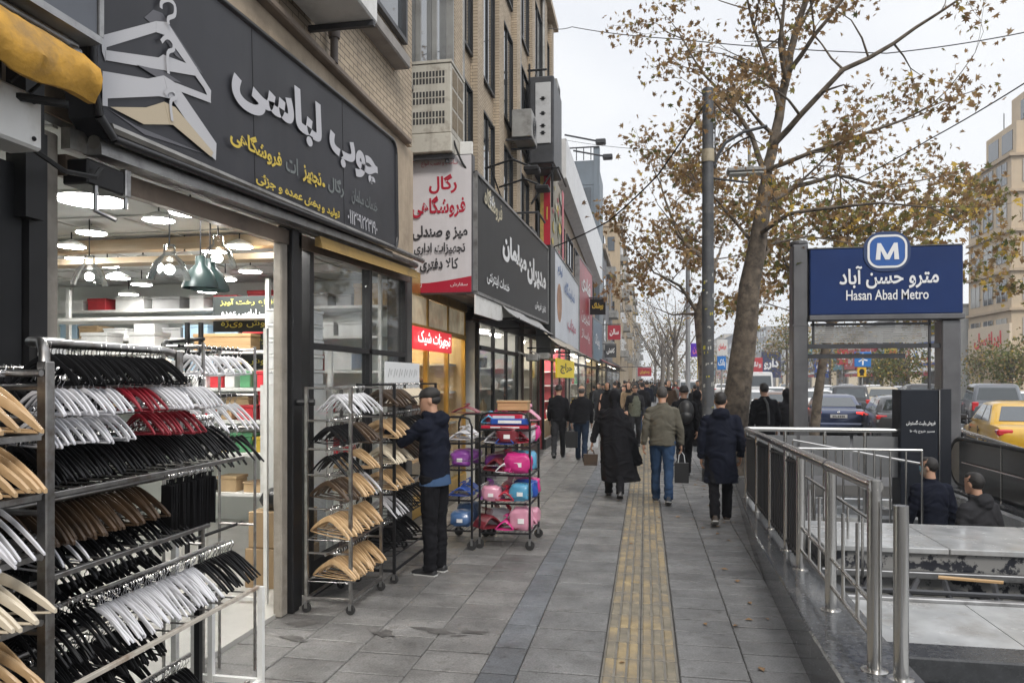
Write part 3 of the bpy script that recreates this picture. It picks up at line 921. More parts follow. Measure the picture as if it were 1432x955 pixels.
# electrics and outdoor unit hung above
def outdoor_unit(name, label, cat, a, b, face='y', white=WHITE_PAINT, group=None):
    """split-unit or cooler cabinet between corners a and b"""
    a, b = Vector(a), Vector(b)
    c = ((a.x + b.x) / 2, (a.y + b.y) / 2, min(a.z, b.z))
    t = thing(name, label, cat, c, group=group)
    mb = MB(); mb.box(a, b, ch=0.015); mb.build('casing', white, t)
    mb = MB(); r = min(abs(b.y - a.y), abs(b.z - a.z)) * 0.36
    x = max(a.x, b.x) + 0.004
    for k in range(1, 5):
        rr = r * k / 4
        mb.tube([(x, c[1] + rr * math.cos(q * R(20)), (a.z + b.z) / 2 + rr * math.sin(q * R(20))) for q in range(19)], 0.006, 4)
    mb.build('fan_grille', DARK_METAL, t)
    for y in (a.y + 0.08, b.y - 0.08):
        mb = MB(); mb.box((-3.2, y - 0.02, c[2] - 0.05), (max(a.x, b.x), y + 0.02, c[2] - 0.003)); mb.build('bracket', DARK_METAL, t)
    return t
outdoor_unit('air_conditioner', 'dirty white outdoor air conditioner above the far end of the hanger sign', 'air conditioner', (-2.75, 5.0, 4.78), (-2.22, 5.9, 5.25))

# --- the evaporative cooler
t = thing('evaporative_cooler', 'rusty cream evaporative cooler with slatted panels above the red and white blade sign', 'air cooler', (-2.78, 9.55, 4.72))
CREAM = mat('cream_enamel', (0.50, 0.48, 0.42), 0.5, var=0.08, streak=0.5, dirt=0.6, ds=6, dcol=(0.16, 0.12, 0.09))
SLOT = mat('slot_dark', (0.04, 0.04, 0.04), 0.8)
x0, x1, y0, y1 = -3.07, -2.47, 9.2, 9.9
mb = MB(); mb.box((x0, y0, 4.98), (x1, y1, 5.88), ch=0.012); mb.box((x0 - 0.01, y0 - 0.01, 5.885), (x1 + 0.01, y1 + 0.01, 5.92)); mb.box((x0 - 0.01, y0 - 0.012, 4.73), (x1 + 0.012, y1 + 0.01, 4.975), ch=0.012)
mb.build('cabinet', CREAM, t)
mb = MB()
for j in range(3):
    z0 = 5.10 + j * 0.26
    for row in range(2):
        for k in range(10):
            mb.box((x0 + 0.09 + k * 0.044, y0 - 0.003, z0 + row * 0.09), (x0 + 0.118 + k * 0.044, y0 + 0.02, z0 + row * 0.09 + 0.072))
mb.build('front_louvre', SLOT, t)
mb = MB()
for j in range(3):
    for k in range(2):
        mb.box((x1 - 0.02, y0 + 0.07 + k * 0.3, 5.06 + j * 0.27), (x1 + 0.004, y0 + 0.32 + k * 0.3, 5.29 + j * 0.27))
mb.build('side_louvre', mat('straw_pad', (0.20, 0.16, 0.11), 0.9, var=0.3, vs=30), t)
mb = MB(); mb.box((x0 - .02, y0 + .05, 4.66), (x1 + .02, y0 + .1, 4.72)); mb.build('bracket', DARK_METAL, t)
mb = MB(); mb.box((x0 - .02, y1 - .1, 4.66), (x1 + .02, y1 - .05, 4.72)); mb.build('bracket', DARK_METAL, t)
mb = MB(); mb.tube([(x1 - .08, y0 + .1, 4.73), (x1 - .08, y0 + .1, 4.62)], 0.03, 8); mb.build('drain', DARK_METAL, t)
mb = MB(); mb.box((-2.46, 9.6, 4.48), (-2.28, 9.64, 4.98), ch=0.01); solo('white_plate', mb, WHITE_PAINT, 'bent white metal plate hanging beside the cream cooler', 'plate')

# --- second building: brick piers
B2X = -3.1
t = thing('brick_building', 'taller tan brick building with tall piers and narrow windows', 'building', (-7, 16, 0))
mb = MB(); mb.box((-13, 8.603, 3.0), (B2X, 24.2, 13.3)); mb.build('wall', BRICK, t)
mb = MB(); mb.box((-13, 8.605, 13.303), (B2X + 0.25, 24.35, 13.5)); mb.build('cornice', STONE, t)
for i, y in enumerate((11.3, 12.9, 14.9, 17.0, 19.4, 21.9, 23.5)):
    mb = MB(); mb.box((B2X + 0.002, y, 3.0), (B2X + 0.13, y + 0.5, 13.2)); mb.build('pier', BRICK, t)
for y0, y1 in ((12.05, 12.75), (13.65, 14.7), (15.65, 16.8), (17.75, 19.2), (20.1, 21.7), (22.6, 23.4)):
    for z in (4.9, 7.6, 10.4):
        upper_window(t, B2X + 0.01, y0 - .05, y1 + .05, z, z + 2.0, BLACK_METAL, nv=2, depth=0.05)
upper_window(t, B2X + 0.01, 8.85, 11.2, 5.6, 8.4, GREY_METAL, 3, 0.12)
mb = MB(); mb.box((B2X + .002, 8.62, 5.05), (B2X + 0.05, 11.29, 5.5), ch=0.01); mb.build('spandrel', GREY_METAL, t)
for y in (11.95, 17.65, 21.85):
    mb = MB(); mb.tube([(B2X + 0.08, y, 3.2), (B2X + 0.08, y, 13.2)], 0.05, 8); mb.build('downpipe', GREY_METAL, t, smooth=40)
for k, (y, z) in enumerate(((16.2, 7.2), (16.3, 4.6), (21.0, 9.8))):
    t2 = outdoor_unit('air_conditioner', ('boxy grey air conditioner high on the brick piers', 'lower grey air conditioner in a steel cage on the brick piers', 'small air conditioner near the roof of the pier building')[k], 'air conditioner',
                 (-2.95, y, z), (-2.5, y + 0.85, z + 0.62), white=(GREY_METAL, DARK_METAL, GREY_METAL)[k])
    if k == 1:
        mb = MB()
        for a, b in (((-3, y - .1, z - .1), (-2.35, y - .1, z - .1)), ((-2.35, y - .1, z - .1), (-2.35, y + 1, z - .1)), ((-2.35, y - .1, z - .1), (-2.35, y - .1, z + .9)), ((-2.35, y - .1, z + .9), (-2.35, y + 1, z + .9)), ((-3, y - .1, z + .9), (-2.35, y - .1, z + .9)), ((-3, y - .1, z + .85), (-2.35, y - .1, z - .1))):
            mb.tube([a, b], 0.025, 5)
        mb.build('cage', DARK_METAL, t2)
# boxed sign / cabinet on brackets
t = thing('box_sign', 'dark bracketed box sign with a tall pale front on the pier building', 'sign', (-2.65, 19, 7.2))
mb = MB(); mb.box((-2.98, 18.8, 7.35), (-2.32, 20.6, 9.6), ch=0.03); mb.build('casing', DARK_METAL, t)
mb = MB(); mb.box((-2.80, 18.76, 7.85), (-2.40, 18.796, 9.42), ch=0.01); mb.build('front_panel', mat('pale_panel', (0.52, 0.53, 0.54), 0.5, dirt=0.4), t)
mb = MB()
for z in (9.0, 8.62, 8.3, 8.12):
    mb.box((-2.64, 18.752, z - 0.05), (-2.56, 18.758, z + 0.05)); mb.box((-2.68, 18.752, z - 0.012), (-2.53, 18.758, z + 0.012))
mb.build('lettering', BLACK_METAL, t)
mb = MB()
for a, b in (((-3, 18.75, 7.2), (-2.2, 18.75, 7.2)), ((-2.2, 18.75, 7.2), (-2.2, 20.6, 7.2)), ((-2.95, 18.75, 7.2), (-2.95, 18.75, 9.9)), ((-3, 18.78, 9.75), (-2.5, 18.78, 9.75)), ((-2.9, 18.75, 6.3), (-2.3, 18.75, 7.2)), ((-2.36, 18.76, 6.2), (-2.36, 18.76, 7.3))):
    mb.tube([a, b], 0.03, 5)
mb.build('bracket', BLACK_METAL, t)
# tall red/yellow banner
t = thing('banner_sign', 'tall red and yellow banner sign with food pictures on its side', 'sign', (-2.7, 21, 5.1))
mb = MB(); mb.box((-2.84, 20.0, 5.1), (-2.57, 23.0, 7.6)); mb.build('box', mat('banner_side', (0.25, 0.22, 0.16), 0.5), t)
mb = MB(); mb.box((-2.745, 19.98, 5.1), (-2.565, 19.999, 7.6)); mb.build('front_panel', mat('sign_red', (0.46, 0.015, 0.035), 0.4, var=0.1), t)
mb = MB(); mb.box((-2.845, 19.98, 5.1), (-2.747, 19.999, 7.6)); mb.build('front_strip', mat('sign_ochre', (0.50, 0.36, 0.10), 0.45, dirt=0.5, ds=6, dcol=(0.1, 0.08, 0.03)), t)
Bn = Board((-2.567, 20.0, 5.1), (0, 1, 0), (0, 0, 1))
mb = MB()
cols = [(0.5, 0.38, 0.05), (0.40, 0.02, 0.05), (0.3, 0.32, 0.26), (0.18, 0.2, 0.12), (0.55, 0.5, 0.4)]
BM = [mat('banner_food_%s' % n, c, 0.5) for n, c in zip(('yellow', 'red', 'grey', 'green', 'cream'), cols)]
for k in range(26):
    a, b = rng.uniform(0.3, 2.7), rng.uniform(0.2, 2.3); r_ = rng.uniform(0.12, 0.34)
    Bn.slab(mb, [(a + r_ * rng.uniform(.7, 1.1) * math.cos(R(q * 40)), b + r_ * .6 * rng.uniform(.7, 1.1) * math.sin(R(q * 40))) for q in range(9)], 0.001, 0.002 + k * 0.0012, m=k % 5)
mb.build('picture', BM, t)
mb = MB(); Bn.slab(mb, [(2.55, 0), (3.0, 0), (3.0, 2.5), (2.55, 2.5)], 0.004, 0.04); mb.build('edge_strip', MATS['sign_red'], t)
mb = MB(); mb.tube([(-2.655, 19.975, 6.15), (-2.66, 19.975, 6.3), (-2.65, 19.975, 6.5)], 0.02, 5); mb.build('lettering', mat('sign_gold', (0.6, 0.4, 0.08), 0.4), t)

# --- third block with the long white fascia, and what stands behind
t = thing('fascia_building', 'low building with a long white metal fascia along its roof edge', 'building', (-6, 34, 0))
mb = MB(); mb.box((-13, 24.21, 2.9), (-3.05, 45, 9.6)); mb.build('wall', mat('brown_render', (0.32, 0.25, 0.18), 0.8, var=0.12, streak=0.4), t)
mb = MB(); mb.hexa([(-3.0, 24.4, 8.3), (-2.6, 24.4, 8.5), (-2.6, 45, 7.6), (-3.0, 45, 7.4), (-3.0, 24.4, 9.75), (-2.6, 24.4, 9.8), (-2.6, 45, 10.0), (-3.0, 45, 9.95)])
mb.build('fascia', mat('fascia_white', (0.66, 0.67, 0.68), 0.4, streak=0.5, dcol=(0.36, 0.37, 0.38), var=0.08), t)
for k in range(6):
    upper_window(t, -3.045, 25.4 + k * 3.2, 27.6 + k * 3.2, 6.3, 7.4)
t = thing('tower_block', 'slim blue grey block standing behind the white fascia', 'building', (-4, 49, 0))
mb = MB(); mb.box((-6, 46, 0), (-2.95, 52, 15.4)); mb.box((-3.2, 45.95, 0), (-2.82, 46.4, 16.2)); mb.box((-4.1, 45.97, 13.9), (-3.21, 46.3, 14.4)); mb.build('wall', mat('blue_grey_clad', (0.13, 0.16, 0.19), 0.5, var=0.15, vs=0.7, streak=0.3), t)
mb = MB(); mb.tube([(-6, 45.9, 16.2), (-2.82, 45.9, 16.2)], 0.05, 5)
for k in range(6): mb.tube([(-5.6 + k * 0.45, 45.9, 15.4), (-5.6 + k * 0.45, 45.9, 16.2)], 0.03, 4)
mb.build('parapet_rail', DARK_METAL, t)
for k in range(4):
    mb = MB(); mb.box((-4.15, 45.93, 7 + k * 1.8), (-3.35, 45.96, 8.3 + k * 1.8)); mb.build('window', WIN_GLASS, t)
TANW = mat('tan_render', (0.40, 0.32, 0.22), 0.8, var=0.12, vs=0.5, streak=0.45)
def far_block(label, x, y0, y1, h, m, rows, step):
    t = thing('apartment_block', label, 'building', (x - 3, y0, 0))
    mb = MB(); mb.box((-14, y0, 0), (x, y1, h)); mb.build('wall', m, t)
    mb = MB(); mb.box((-14, y0 - 0.15, h + 0.003), (x + 0.2, y1, h + 0.35)); mb.build('parapet', STONE, t)
    n = 0
    for r_ in range(rows):
        for k in range(int((y1 - y0 - 2) / step)):
            y = y0 + 1.2 + k * step
            mb = MB(); mb.box((x - 0.05, y, 4.6 + r_ * 3), (x + 0.03, y + step * 0.5, 6.2 + r_ * 3)); mb.build('window', WIN_GLASS, t)
            if (k + r_) % 3 == 0:
                mb = MB(); mb.box((x, y - 0.2, 3.9 + r_ * 3), (x + 0.7, y + step * .6, 4.5 + r_ * 3)); mb.build('balcony', GREY_METAL, t)
    for r_ in range(rows):
        mb = MB(); mb.box((x - 1.15, y0 - 0.04, 4.7 + r_ * 3), (x - 0.5, y0 + 0.02, 6.0 + r_ * 3)); mb.build('window', WIN_GLASS, t)
    return t
far_block('tan apartment block beyond the white fascia building', -2.35, 69, 104, 16.0, TANW, 4, 4.4)
far_block('second tan apartment block farther along the left side', -1.9, 108, 150, 15.2, mat('tan_render_pale', (0.46, 0.38, 0.27), 0.8, var=0.12, vs=0.5, streak=0.3), 4, 6)
far_block('grey block at the far end of the left side', -1.3, 155, 230, 13, mat('grey_render', (0.30, 0.29, 0.27), 0.8, var=0.15, vs=0.3), 3, 9)
far_block('dark grey block between the slim tower and the tan block', -3.0, 52.5, 68, 11, mat('dark_render', (0.16, 0.16, 0.17), 0.7, var=0.2, vs=0.5), 3, 4)
for k, (px, py) in enumerate(((790, 189), (802, 211))):
    p, q = onX(px, py, -2.9 + k * 0.2), None
    t = thing('flood_lamp', ('upper', 'lower')[k] + ' flood lamp on a long arm reaching out over the white fascia', 'lamp', p)
    e = p + Vector((1.15, 1.0, 0.02))
    mb = MB(); mb.tube([p, e], 0.035, 6); mb.build('arm', DARK_METAL, t)
    mb = MB(); mb.box(e + Vector((-0.1, -0.15, -0.12)), e + Vector((0.28, 0.15, 0.06)), ch=0.03); mb.build('lamp_head', DARK_METAL, t)

# ---------------------------------------------------------------- the hanger shop
SX0, SY0, SY1, SZ = -8.4, 2.2, 8.55, 3.02
t = thing('hanger_shop', 'brightly lit hanger shop with pale walls and an open front', 'shop', (-5, 5, 0))
mb = MB(); mb.box((SX0, SY0, -0.2), (FX, SY1, 0.03)); mb.build('floor', mat('shop_floor', (0.45, 0.44, 0.41), 0.35, var=0.1, dirt=0.3, ds=1), t)
mb = MB(); mb.box((SX0 - 0.1, SY1, 0), (FX - 0.1, SY1 + 0.04, SZ)); mb.box((SX0 - .1, SY0 - .05, 0), (SX0, SY1, SZ)); mb.box((SX0, SY0 - .05, 0), (FX - 0.1, SY0, SZ)); mb.build('wall', SHOPWALL, t)
mb = MB(); mb.box((SX0, SY0, SZ + 0.003), (FX - 0.05, SY1, SZ + 0.05)); mb.build('ceiling', mat('ceiling_tile', (0.56, 0.57, 0.56), 0.7, var=0.3, vs=0.8), t)
mb = MB()
k = SY0 + 0.3
while k < SY1: mb.box((SX0, k - 0.018, SZ - 0.012), (FX - 0.05, k + 0.018, SZ)); k += 0.6
k = SX0 + 0.3
while k < FX: mb.box((k - 0.018, SY0, SZ - 0.010), (k + 0.018, SY1, SZ + 0.002)); k += 0.6
mb.build('ceiling_grid', mat('grid_white', (0.5, 0.5, 0.48), 0.6), t)
mb = MB(); mb.box((SX0, 5.62, 2.90), (FX - 0.12, 5.74, 3.0)); mb.box((SX0, 5.54, 2.78), (FX - 0.12, 5.72, 2.83)); mb.build('wooden_beam', BEAMWOOD, t)
mb = MB(); mb.box((FX - 0.02, 2.94, 0), (FX + 0.03, 3.035, 2.95), ch=0.01); mb.build('stone_pillar', PILLAR, t)
mb = MB(); mb.box((FX - 0.02, 5.15, 0), (FX + 0.05, 5.25, 2.95), ch=0.01); mb.build('stone_pillar', PILLAR, t)
mb = MB(); mb.box((FX - 0.04, 5.255, 0), (FX + 0.09, 5.36, 2.98), ch=0.006); mb.box((FX - 0.02, 5.37, 0), (FX + 0.06, 5.47, 2.98), ch=0.006); mb.tube([(FX + 0.09, 5.32, 1.62), (FX + 0.22, 5.36, 1.62)], 0.025, 8); mb.build('shutter_post', BLACK_METAL, t)
# shutter housing and lintel
mb = MB(); mb.hexa([(FX, 3.04, 2.76), (FX + .06, 3.04, 2.76), (FX + .06, 8.2, 2.92), (FX, 8.2, 2.92), (FX, 3.04, 2.86), (FX + .06, 3.04, 2.86), (FX + .06, 8.2, 3.04), (FX, 8.2, 3.04)])
mb.build('lintel', mat('lintel_brown', (0.17, 0.13, 0.10), 0.4, 0.5, var=0.25, vs=3, dirt=0.5, ds=4), t)
mb = MB(); mb.tube([(FX + .16, 3.1, 2.93), (FX + .16, 8.1, 3.10)], 0.035, 8); mb.tube([(FX + .24, 3.1, 2.99), (FX + .24, 8.1, 3.15)], 0.03, 8); mb.hexa([(FX + .07, 3.0, 2.87), (FX + .12, 3.0, 2.87), (FX + .12, 8.2, 3.05), (FX + .07, 8.2, 3.05), (FX + .07, 3.0, 2.97), (FX + .12, 3.0, 2.97), (FX + .12, 8.2, 3.14), (FX + .07, 8.2, 3.14)])
mb.build('shutter_rails', mat('shutter_steel', (0.28, 0.27, 0.25), 0.35, 0.8, var=0.3, vs=3, dirt=0.6, ds=4, dcol=(0.06, 0.05, 0.045)), t, smooth=40)
# glazed part beyond the second pillar
CLEARG = glass('clear_glass', (0.97, 0.98, 0.98), 0.12)
mb = MB()
for y in (5.63, 6.95, 8.05): mb.box((FX - 0.03, y, 0), (FX + 0.05, y + 0.07, 2.95))
mb.box((FX - 0.03, 5.7, 2.05), (FX + 0.05, 8.05, 2.10)); mb.box((FX - 0.03, 5.7, 0), (FX + 0.05, 8.05, 0.3))
mb.build('window_frame', BLACK_METAL, t)
for a, b in ((5.705, 6.945), (7.025, 8.045)):
    for z0, z1 in ((0.303, 2.047), (2.103, 2.93)):
        mb = MB(); mb.box((FX + 0.004, a, z0), (FX + 0.012, b, z1)); mb.build('pane', CLEARG, t)
mb = MB(); mb.hexa([(FX + 0.13, 5.55, 2.87), (FX + 0.2, 5.55, 2.85), (FX + 0.2, 8.1, 2.94), (FX + 0.13, 8.1, 2.96), (FX + 0.13, 5.55, 2.94), (FX + 0.17, 5.55, 2.95), (FX + 0.17, 8.1, 3.04), (FX + 0.13, 8.1, 3.04)])
mb.build('rolled_awning', mat('awning_ochre_old', (0.34, 0.22, 0.07), 0.8, dirt=0.6, ds=4), t)

# shop lamps
def disc_lamp(px, py, w, Z, g='round ceiling lamps of the hanger shop', label='bright round white lamp hanging under the shop ceiling'):
    p = onZ(px, py, Z)
    p.x = min(p.x, FX - 0.22)
    r_ = min(0.24, max(0.11, w / 2 / F * (HY - 0 and (Z - CAMZ) * F / (HY - py))))
    t = thing('ceiling_lamp', label, 'lamp', p, group=g)
    mb = MB(); mb.lathe([(r_, 0.0), (r_ * 0.98, 0.02), (r_ * 0.4, 0.05), (0.02, 0.06)], 24, p); mb.build('lamp_body', WHITE_PAINT, t, smooth=30)
    mb = MB(); mb.lathe([(0.001, -0.006), (r_ * 0.93, -0.004), (r_ * 0.95, -0.001)], 24, p); mb.build('lamp_disc', LAMP, t)
    mb = MB(); mb.tube([p + Vector((0, 0, 0.06)), (p.x, p.y, SZ)], 0.006, 5); mb.build('cord', BLACK_METAL, t)
for a in ((127, 281, 95, 2.86), (266, 298, 58, 2.9), (222, 308, 42, 2.93), (372, 326, 36, 2.95), (128, 326, 40, 2.95), (165, 389, 30, 2.8), (315, 391, 28, 2.8),
          (200, 366, 26, 2.86), (150, 372, 26, 2.9), (300, 352, 30, 2.92), (240, 348, 30, 2.94), (350, 380, 26, 2.85), (110, 362, 26, 2.9), (180, 412, 20, 2.8), (290, 408, 20, 2.8), (258, 362, 30, 2.82), (285, 378, 30, 2.8), (335, 345, 30, 2.9), (198, 398, 22, 2.85), (100, 345, 26, 2.9)):  # the later discs include extra lamps added to brighten the back of the shop
    disc_lamp(*a)
def pendant(px, py, Z, r_, mshade, label, glow=True):
    p = onZ(px, py, Z)
    p.x = min(p.x, FX - 0.25)
    t = thing('pendant_lamp', label, 'lamp', p, group=None if 'dark' in label else 'glass pendant lamps of the hanger shop')
    mb = MB(); mb.lathe([(r_, 0), (r_ * 0.95, 0.03), (r_ * 0.7, 0.11), (r_ * 0.3, 0.16), (r_ * 0.27, 0.22), (0.01, 0.225)], 20, p, cap=False); mb.build('shade', mshade, t, smooth=50)
    mb = MB(); mb.ball(p + Vector((0, 0, 0.06)), r_ * 0.26, 12, 6); mb.build('bulb', BULB, t, smooth=80)
    mb = MB(); mb.tube([p + Vector((0, 0, 0.22)), (p.x, p.y, SZ)], 0.005, 5); mb.build('cord', BLACK_METAL, t)
SHADEG = glass('shade_glass', (0.9, 0.92, 0.93), 0.8)
for px, py, Z in ((237, 390, 2.45), (340, 372, 2.6), (125, 398, 2.52)):
    pendant(px, py, Z, 0.13, SHADEG, 'clear glass pendant lamp with a lit bulb in the hanger shop')
pendant(342, 405, 2.42, 0.13, mat('shade_green', (0.015, 0.03, 0.028), 0.35), 'dark green bell pendant lamp left of the dark pillar', False)
pendant(379, 401, 2.42, 0.12, MATS['shade_green'], 'dark green bell pendant lamp half hidden by the pillar', False)

# shelves and wares inside
def shelf_unit(label, x0, x1, y, zs, depth=0.4, post=WHITE_PAINT, board=WHITE_PAINT):
    t = thing('shelf_unit', label, 'shelf', ((x0 + x1) / 2, y, 0.03))
    for x in (x0, x1):
        mb = MB(); mb.box((x - 0.02, y - 0.02, 0.03), (x + 0.02, y + 0.02, max(zs) + 0.35)); mb.box((x - 0.02, y + depth - 0.02, 0.03), (x + 0.02, y + depth + 0.02, max(zs) + 0.35)); mb.build('upright', post, t)
    for z in zs:
        mb = MB(); mb.box((x0 + .021, y - 0.02, z - 0.03), (x1 - .021, y + depth, z)); mb.build('board', board, t)
    return t
shelf_unit('white shelf unit along the far wall of the hanger shop', -7.4, -3.0, 8.05, (0.9, 1.4, 1.9, 2.3, 2.65))
shelf_unit('white display shelf with coloured wares behind the second pillar', -4.3, -2.98, 6.25, (0.75, 1.12, 1.42, 1.72), 0.4)
shelf_unit('high white display gantry across the middle of the shop', -6.2, -3.6, 6.6, (2.08, 2.42), 0.45)
cc = {'white': (0.75, 0.75, 0.74), 'pale blue': (0.35, 0.5, 0.62), 'red': (0.5, 0.03, 0.04), 'yellow': (0.6, 0.42, 0.05), 'green': (0.08, 0.25, 0.12), 'grey': (0.35, 0.35, 0.35), 'navy': (0.02, 0.04, 0.12), 'black': (0.015, 0.015, 0.015), 'tan': (0.45, 0.32, 0.18)}
def goods_box(x, y, z, w, d, h, cname, where, group, m=None):
    mb = MB(); mb.box((x, y, z), (x + w, y + d, z + h * 0.8), ch=0.006)
    b = Vector((x + w/2, y + d/2, z))
    m = m or mat('box_' + cname.replace(' ', '_'), cc[cname], 0.5, var=0.1, vs=9, rnd=0.15)
    o = solo('storage_box', mb, m, '%s box %s' % (cname, where), 'box', b, group)
    mb = MB(); mb.box((x - 0.006, y - 0.006, z + h * 0.805), (x + w + 0.006, y + d + 0.006, z + h), ch=0.004); mb.build('lid', m, o)
    return o
r2 = random.Random(3)
for z, nm in ((0.9, 'lowest'), (1.4, 'second'), (1.9, 'third'), (2.3, 'fourth'), (2.65, 'top')):
    x = -7.25
    while x < -3.3:
        w = r2.uniform(0.18, 0.4)
        c = r2.choice(('white', 'white', 'pale blue', 'grey', 'tan', 'white', 'red'))
        goods_box(x, 8.1, z + 0.001, w, 0.28, r2.uniform(0.12, 0.26), c, 'on the %s board of the far wall shelf' % nm, '%s boxes on the %s far board' % (c, nm))
        x += w + r2.uniform(0.03, 0.16)
for z, nm in ((0.75, 'lowest'), (1.12, 'second'), (1.42, 'third'), (1.72, 'top')):
    x = -4.2
    while x < -3.2:
        w = r2.uniform(0.1, 0.22)
        c = r2.choice(('red', 'yellow', 'white', 'black', 'tan', 'red', 'white', 'green'))
        goods_box(x, 6.28, z + 0.001, w, 0.2, r2.uniform(0.08, 0.2), c, 'on the %s board of the display shelf behind the pillar' % nm, '%s boxes on the %s display board' % (c, nm))
        x += w + r2.uniform(0.02, 0.08)
goods_box(-4.45, 6.68, 2.081, 0.62, 0.28, 0.17, 'tan', 'of pale wood on the high gantry in the shop', None, WOOD)
for k, x in enumerate((-5.75, -5.2)):
    goods_box(x, 6.7, 2.081, 0.3, 0.25, 0.2, 'white', ('with a blue edge at the left end of the high gantry', 'beside the wooden box on the high gantry')[k], None)
def carton(c, w, d, h, label, group=None, m=CARD):
    mb = MB(); mb.box((c[0], c[1], c[2]), (c[0] + w, c[1] + d, c[2] + h), ch=0.004)
    b = Vector((c[0] + w/2, c[1] + d/2, c[2]))
    o = solo('cardboard_carton', mb, m, label, 'carton', b, group)
    mb = MB(); mb.box((c[0] - 0.002, c[1] + d * .45, c[2] + h), (c[0] + w + 0.002, c[1] + d * .55, c[2] + h + 0.002)); mb.box((c[0] + w, c[1] + d * .45, c[2] + h * .6), (c[0] + w + 0.002, c[1] + d * .55, c[2] + h)); mb.build('tape', mat('parcel_tape', (0.45, 0.35, 0.2), 0.3), o)
carton((-3.35, 5.75, 0.031), 0.5, 0.38, 0.33, 'brown carton on the shop floor, lower of two by the pillar')
carton((-3.33, 5.77, 0.37), 0.46, 0.36, 0.30, 'brown carton stacked on another beside the pillar')
mb = MB(); mb.ball((-3.1, 5.95, 0.76), (0.22, 0.16, 0.11), 10, 6); mb.ball((-2.98, 5.92, 0.82), (0.1, 0.1, 0.09), 8, 5)
solo('black_bag', mb, BLACK_PL, 'crumpled black bag lying on the cartons by the pillar', 'bag', smooth=60)
for k in range(5):
    goods_box(-3.28, 5.98, 1.75 + k * 0.135, 0.34, 0.42, 0.13, 'white', 'in the stack behind the shop glass', 'white boxes stacked behind the shop glass')
mb = MB(); mb.box((-3.32, 5.95, 0.03), (-2.92, 6.42, 1.748)); solo('plinth_cabinet', mb, WHITE_PAINT, 'white cabinet carrying the stack of white boxes behind the glass', 'cabinet')
# blackboards with chalk writing
t = thing('menu_board', 'two black boards with yellow and white handwriting hung in the shop', 'board', (-4.0, 6.85, 1.9))
for z0 in (1.9, 2.28):
    mb = MB(); mb.box((-4.35, 6.86, z0), (-3.58, 6.89, z0 + 0.36)); bd = mb.build('board', mat('blackboard', (0.015, 0.02, 0.02), 0.4), t)
    Bb = Board((-4.35, 6.858, z0), (1, 0, 0), (0, 0, 1))
    YL = mat('chalk_yellow', (0.65, 0.58, 0.10), 0.6)
    for i, s_ in enumerate(('انواع رخت آویز', 'چوب لباسی عمده', 'فروش ویژه')):
        Bb.text(bd, s_, 0.1, 0.25 - i * 0.105, 0.68, 0.33 - i * 0.105, YL if i != 1 else WLET, 0.01, name='writing')
# mirrors of the floor display: black stands
for k, px in enumerate((262, 281)):
    p = pd(px, 470, 5.9)
    mb = MB(); mb.tube([(p.x, p.y, 0.03), (p.x, p.y, 2.25)], 0.02, 8); mb.tube([(p.x - 0.2, p.y, 2.1 - k * 0.1), (p.x + 0.15, p.y, 2.12 - k * 0.1)], 0.014, 6); mb.lathe([(0.17, 0), (0.16, 0.02), (0.03, 0.03)], 14, (p.x, p.y, 0.03)); mb.ball((p.x - .18, p.y, 2.05 - k * .1), (0.05, 0.05, 0.07), 8, 6)
    solo('display_stand', mb, BLACK_METAL, ('black display stand with a short arm in the shop', 'taller black display stand beside the black boards')[k], 'stand', (p.x, p.y, 0.03), smooth=40)
mb = MB(); p = onX(372, 840, -2.95); mb.box((p.x - .015, p.y - .015, 0.03), (p.x + .015, p.y + .015, 2.2)); mb.box((p.x - 0.3, p.y - .012, 0.05), (p.x - .016, p.y + .012, 0.075))
solo('white_post', mb, WHITE_PAINT, 'slim white upright post standing inside the shop opening', 'post', (p.x, p.y, 0.03))

# --- the big hanger sign
dz = 0.18 / 4.15
uu = Vector((0, 1, dz)).normalized()
B = Board((-2.5, 3.0, 2.94), uu, Vector((0, -dz, 1)).normalized())
SW, SH = 4.2, 1.08
SIGNBLK = mat('sign_charcoal', (0.028, 0.029, 0.036), 0.42, var=0.25, vs=1.2, dirt=0.2, ds=3, dcol=(0.05, 0.05, 0.055), spec=0.35, streak=0.35)
t = thing('shop_sign', 'long charcoal sign with clothes hangers and white and yellow Persian writing', 'sign', (-2.6, 5, 3.0))
outl = [(0.12, 0.0)] + [(SW - 0.12 + 0.12 * math.sin(R(a)), 0.12 - 0.12 * math.cos(R(a))) for a in (0, 30, 60, 90)] + [(SW - 0.12 + 0.12 * math.cos(R(a)), SH - 0.12 + 0.12 * math.sin(R(a))) for a in (0, 30, 60, 90)] + [(0.0, SH), (0.0, 0.22), (0.03, 0.08)]
mb = MB(); B.slab(mb, outl, 0.16, -0.16); mb.build('panel', SIGNBLK, t)
mb = MB()
for i in range(len(outl)):
    a, b = Vector(outl[i]), Vector(outl[(i+1) % len(outl)])
    mb.tube([B.p(a.x, a.y, 0.0), B.p(b.x, b.y, 0.0)], 0.022, 6)
mb.build('rim', mat('rim_black', (0.012, 0.012, 0.014), 0.3), t, smooth=60)
mb = MB(); B.slab(mb, [(0.1, -0.075), (SW, -0.075), (SW, -0.02), (0.1, -0.02)], 0.1, -0.15); mb.build('bottom_trim', DULL_STEEL, t)
mb = MB()
for a in (1.42, 2.86): B.slab(mb, [(a - .004, 0), (a + .004, 0), (a + .004, SH), (a - .004, SH)], 0.002, 0.0)
mb.build('panel_seam', BLACK_METAL, t)
SL, SYL, SGR = mat('sign_silver', (0.50, 0.50, 0.53), 0.45), mat('sign_yellow', (0.62, 0.46, 0.06), 0.45), mat('sign_grey_letters', (0.16, 0.18, 0.18), 0.45)
ptext(B, t, 'چوب لباسی', 322, 527, (412, 122), (516, 262), SL, 0.045)
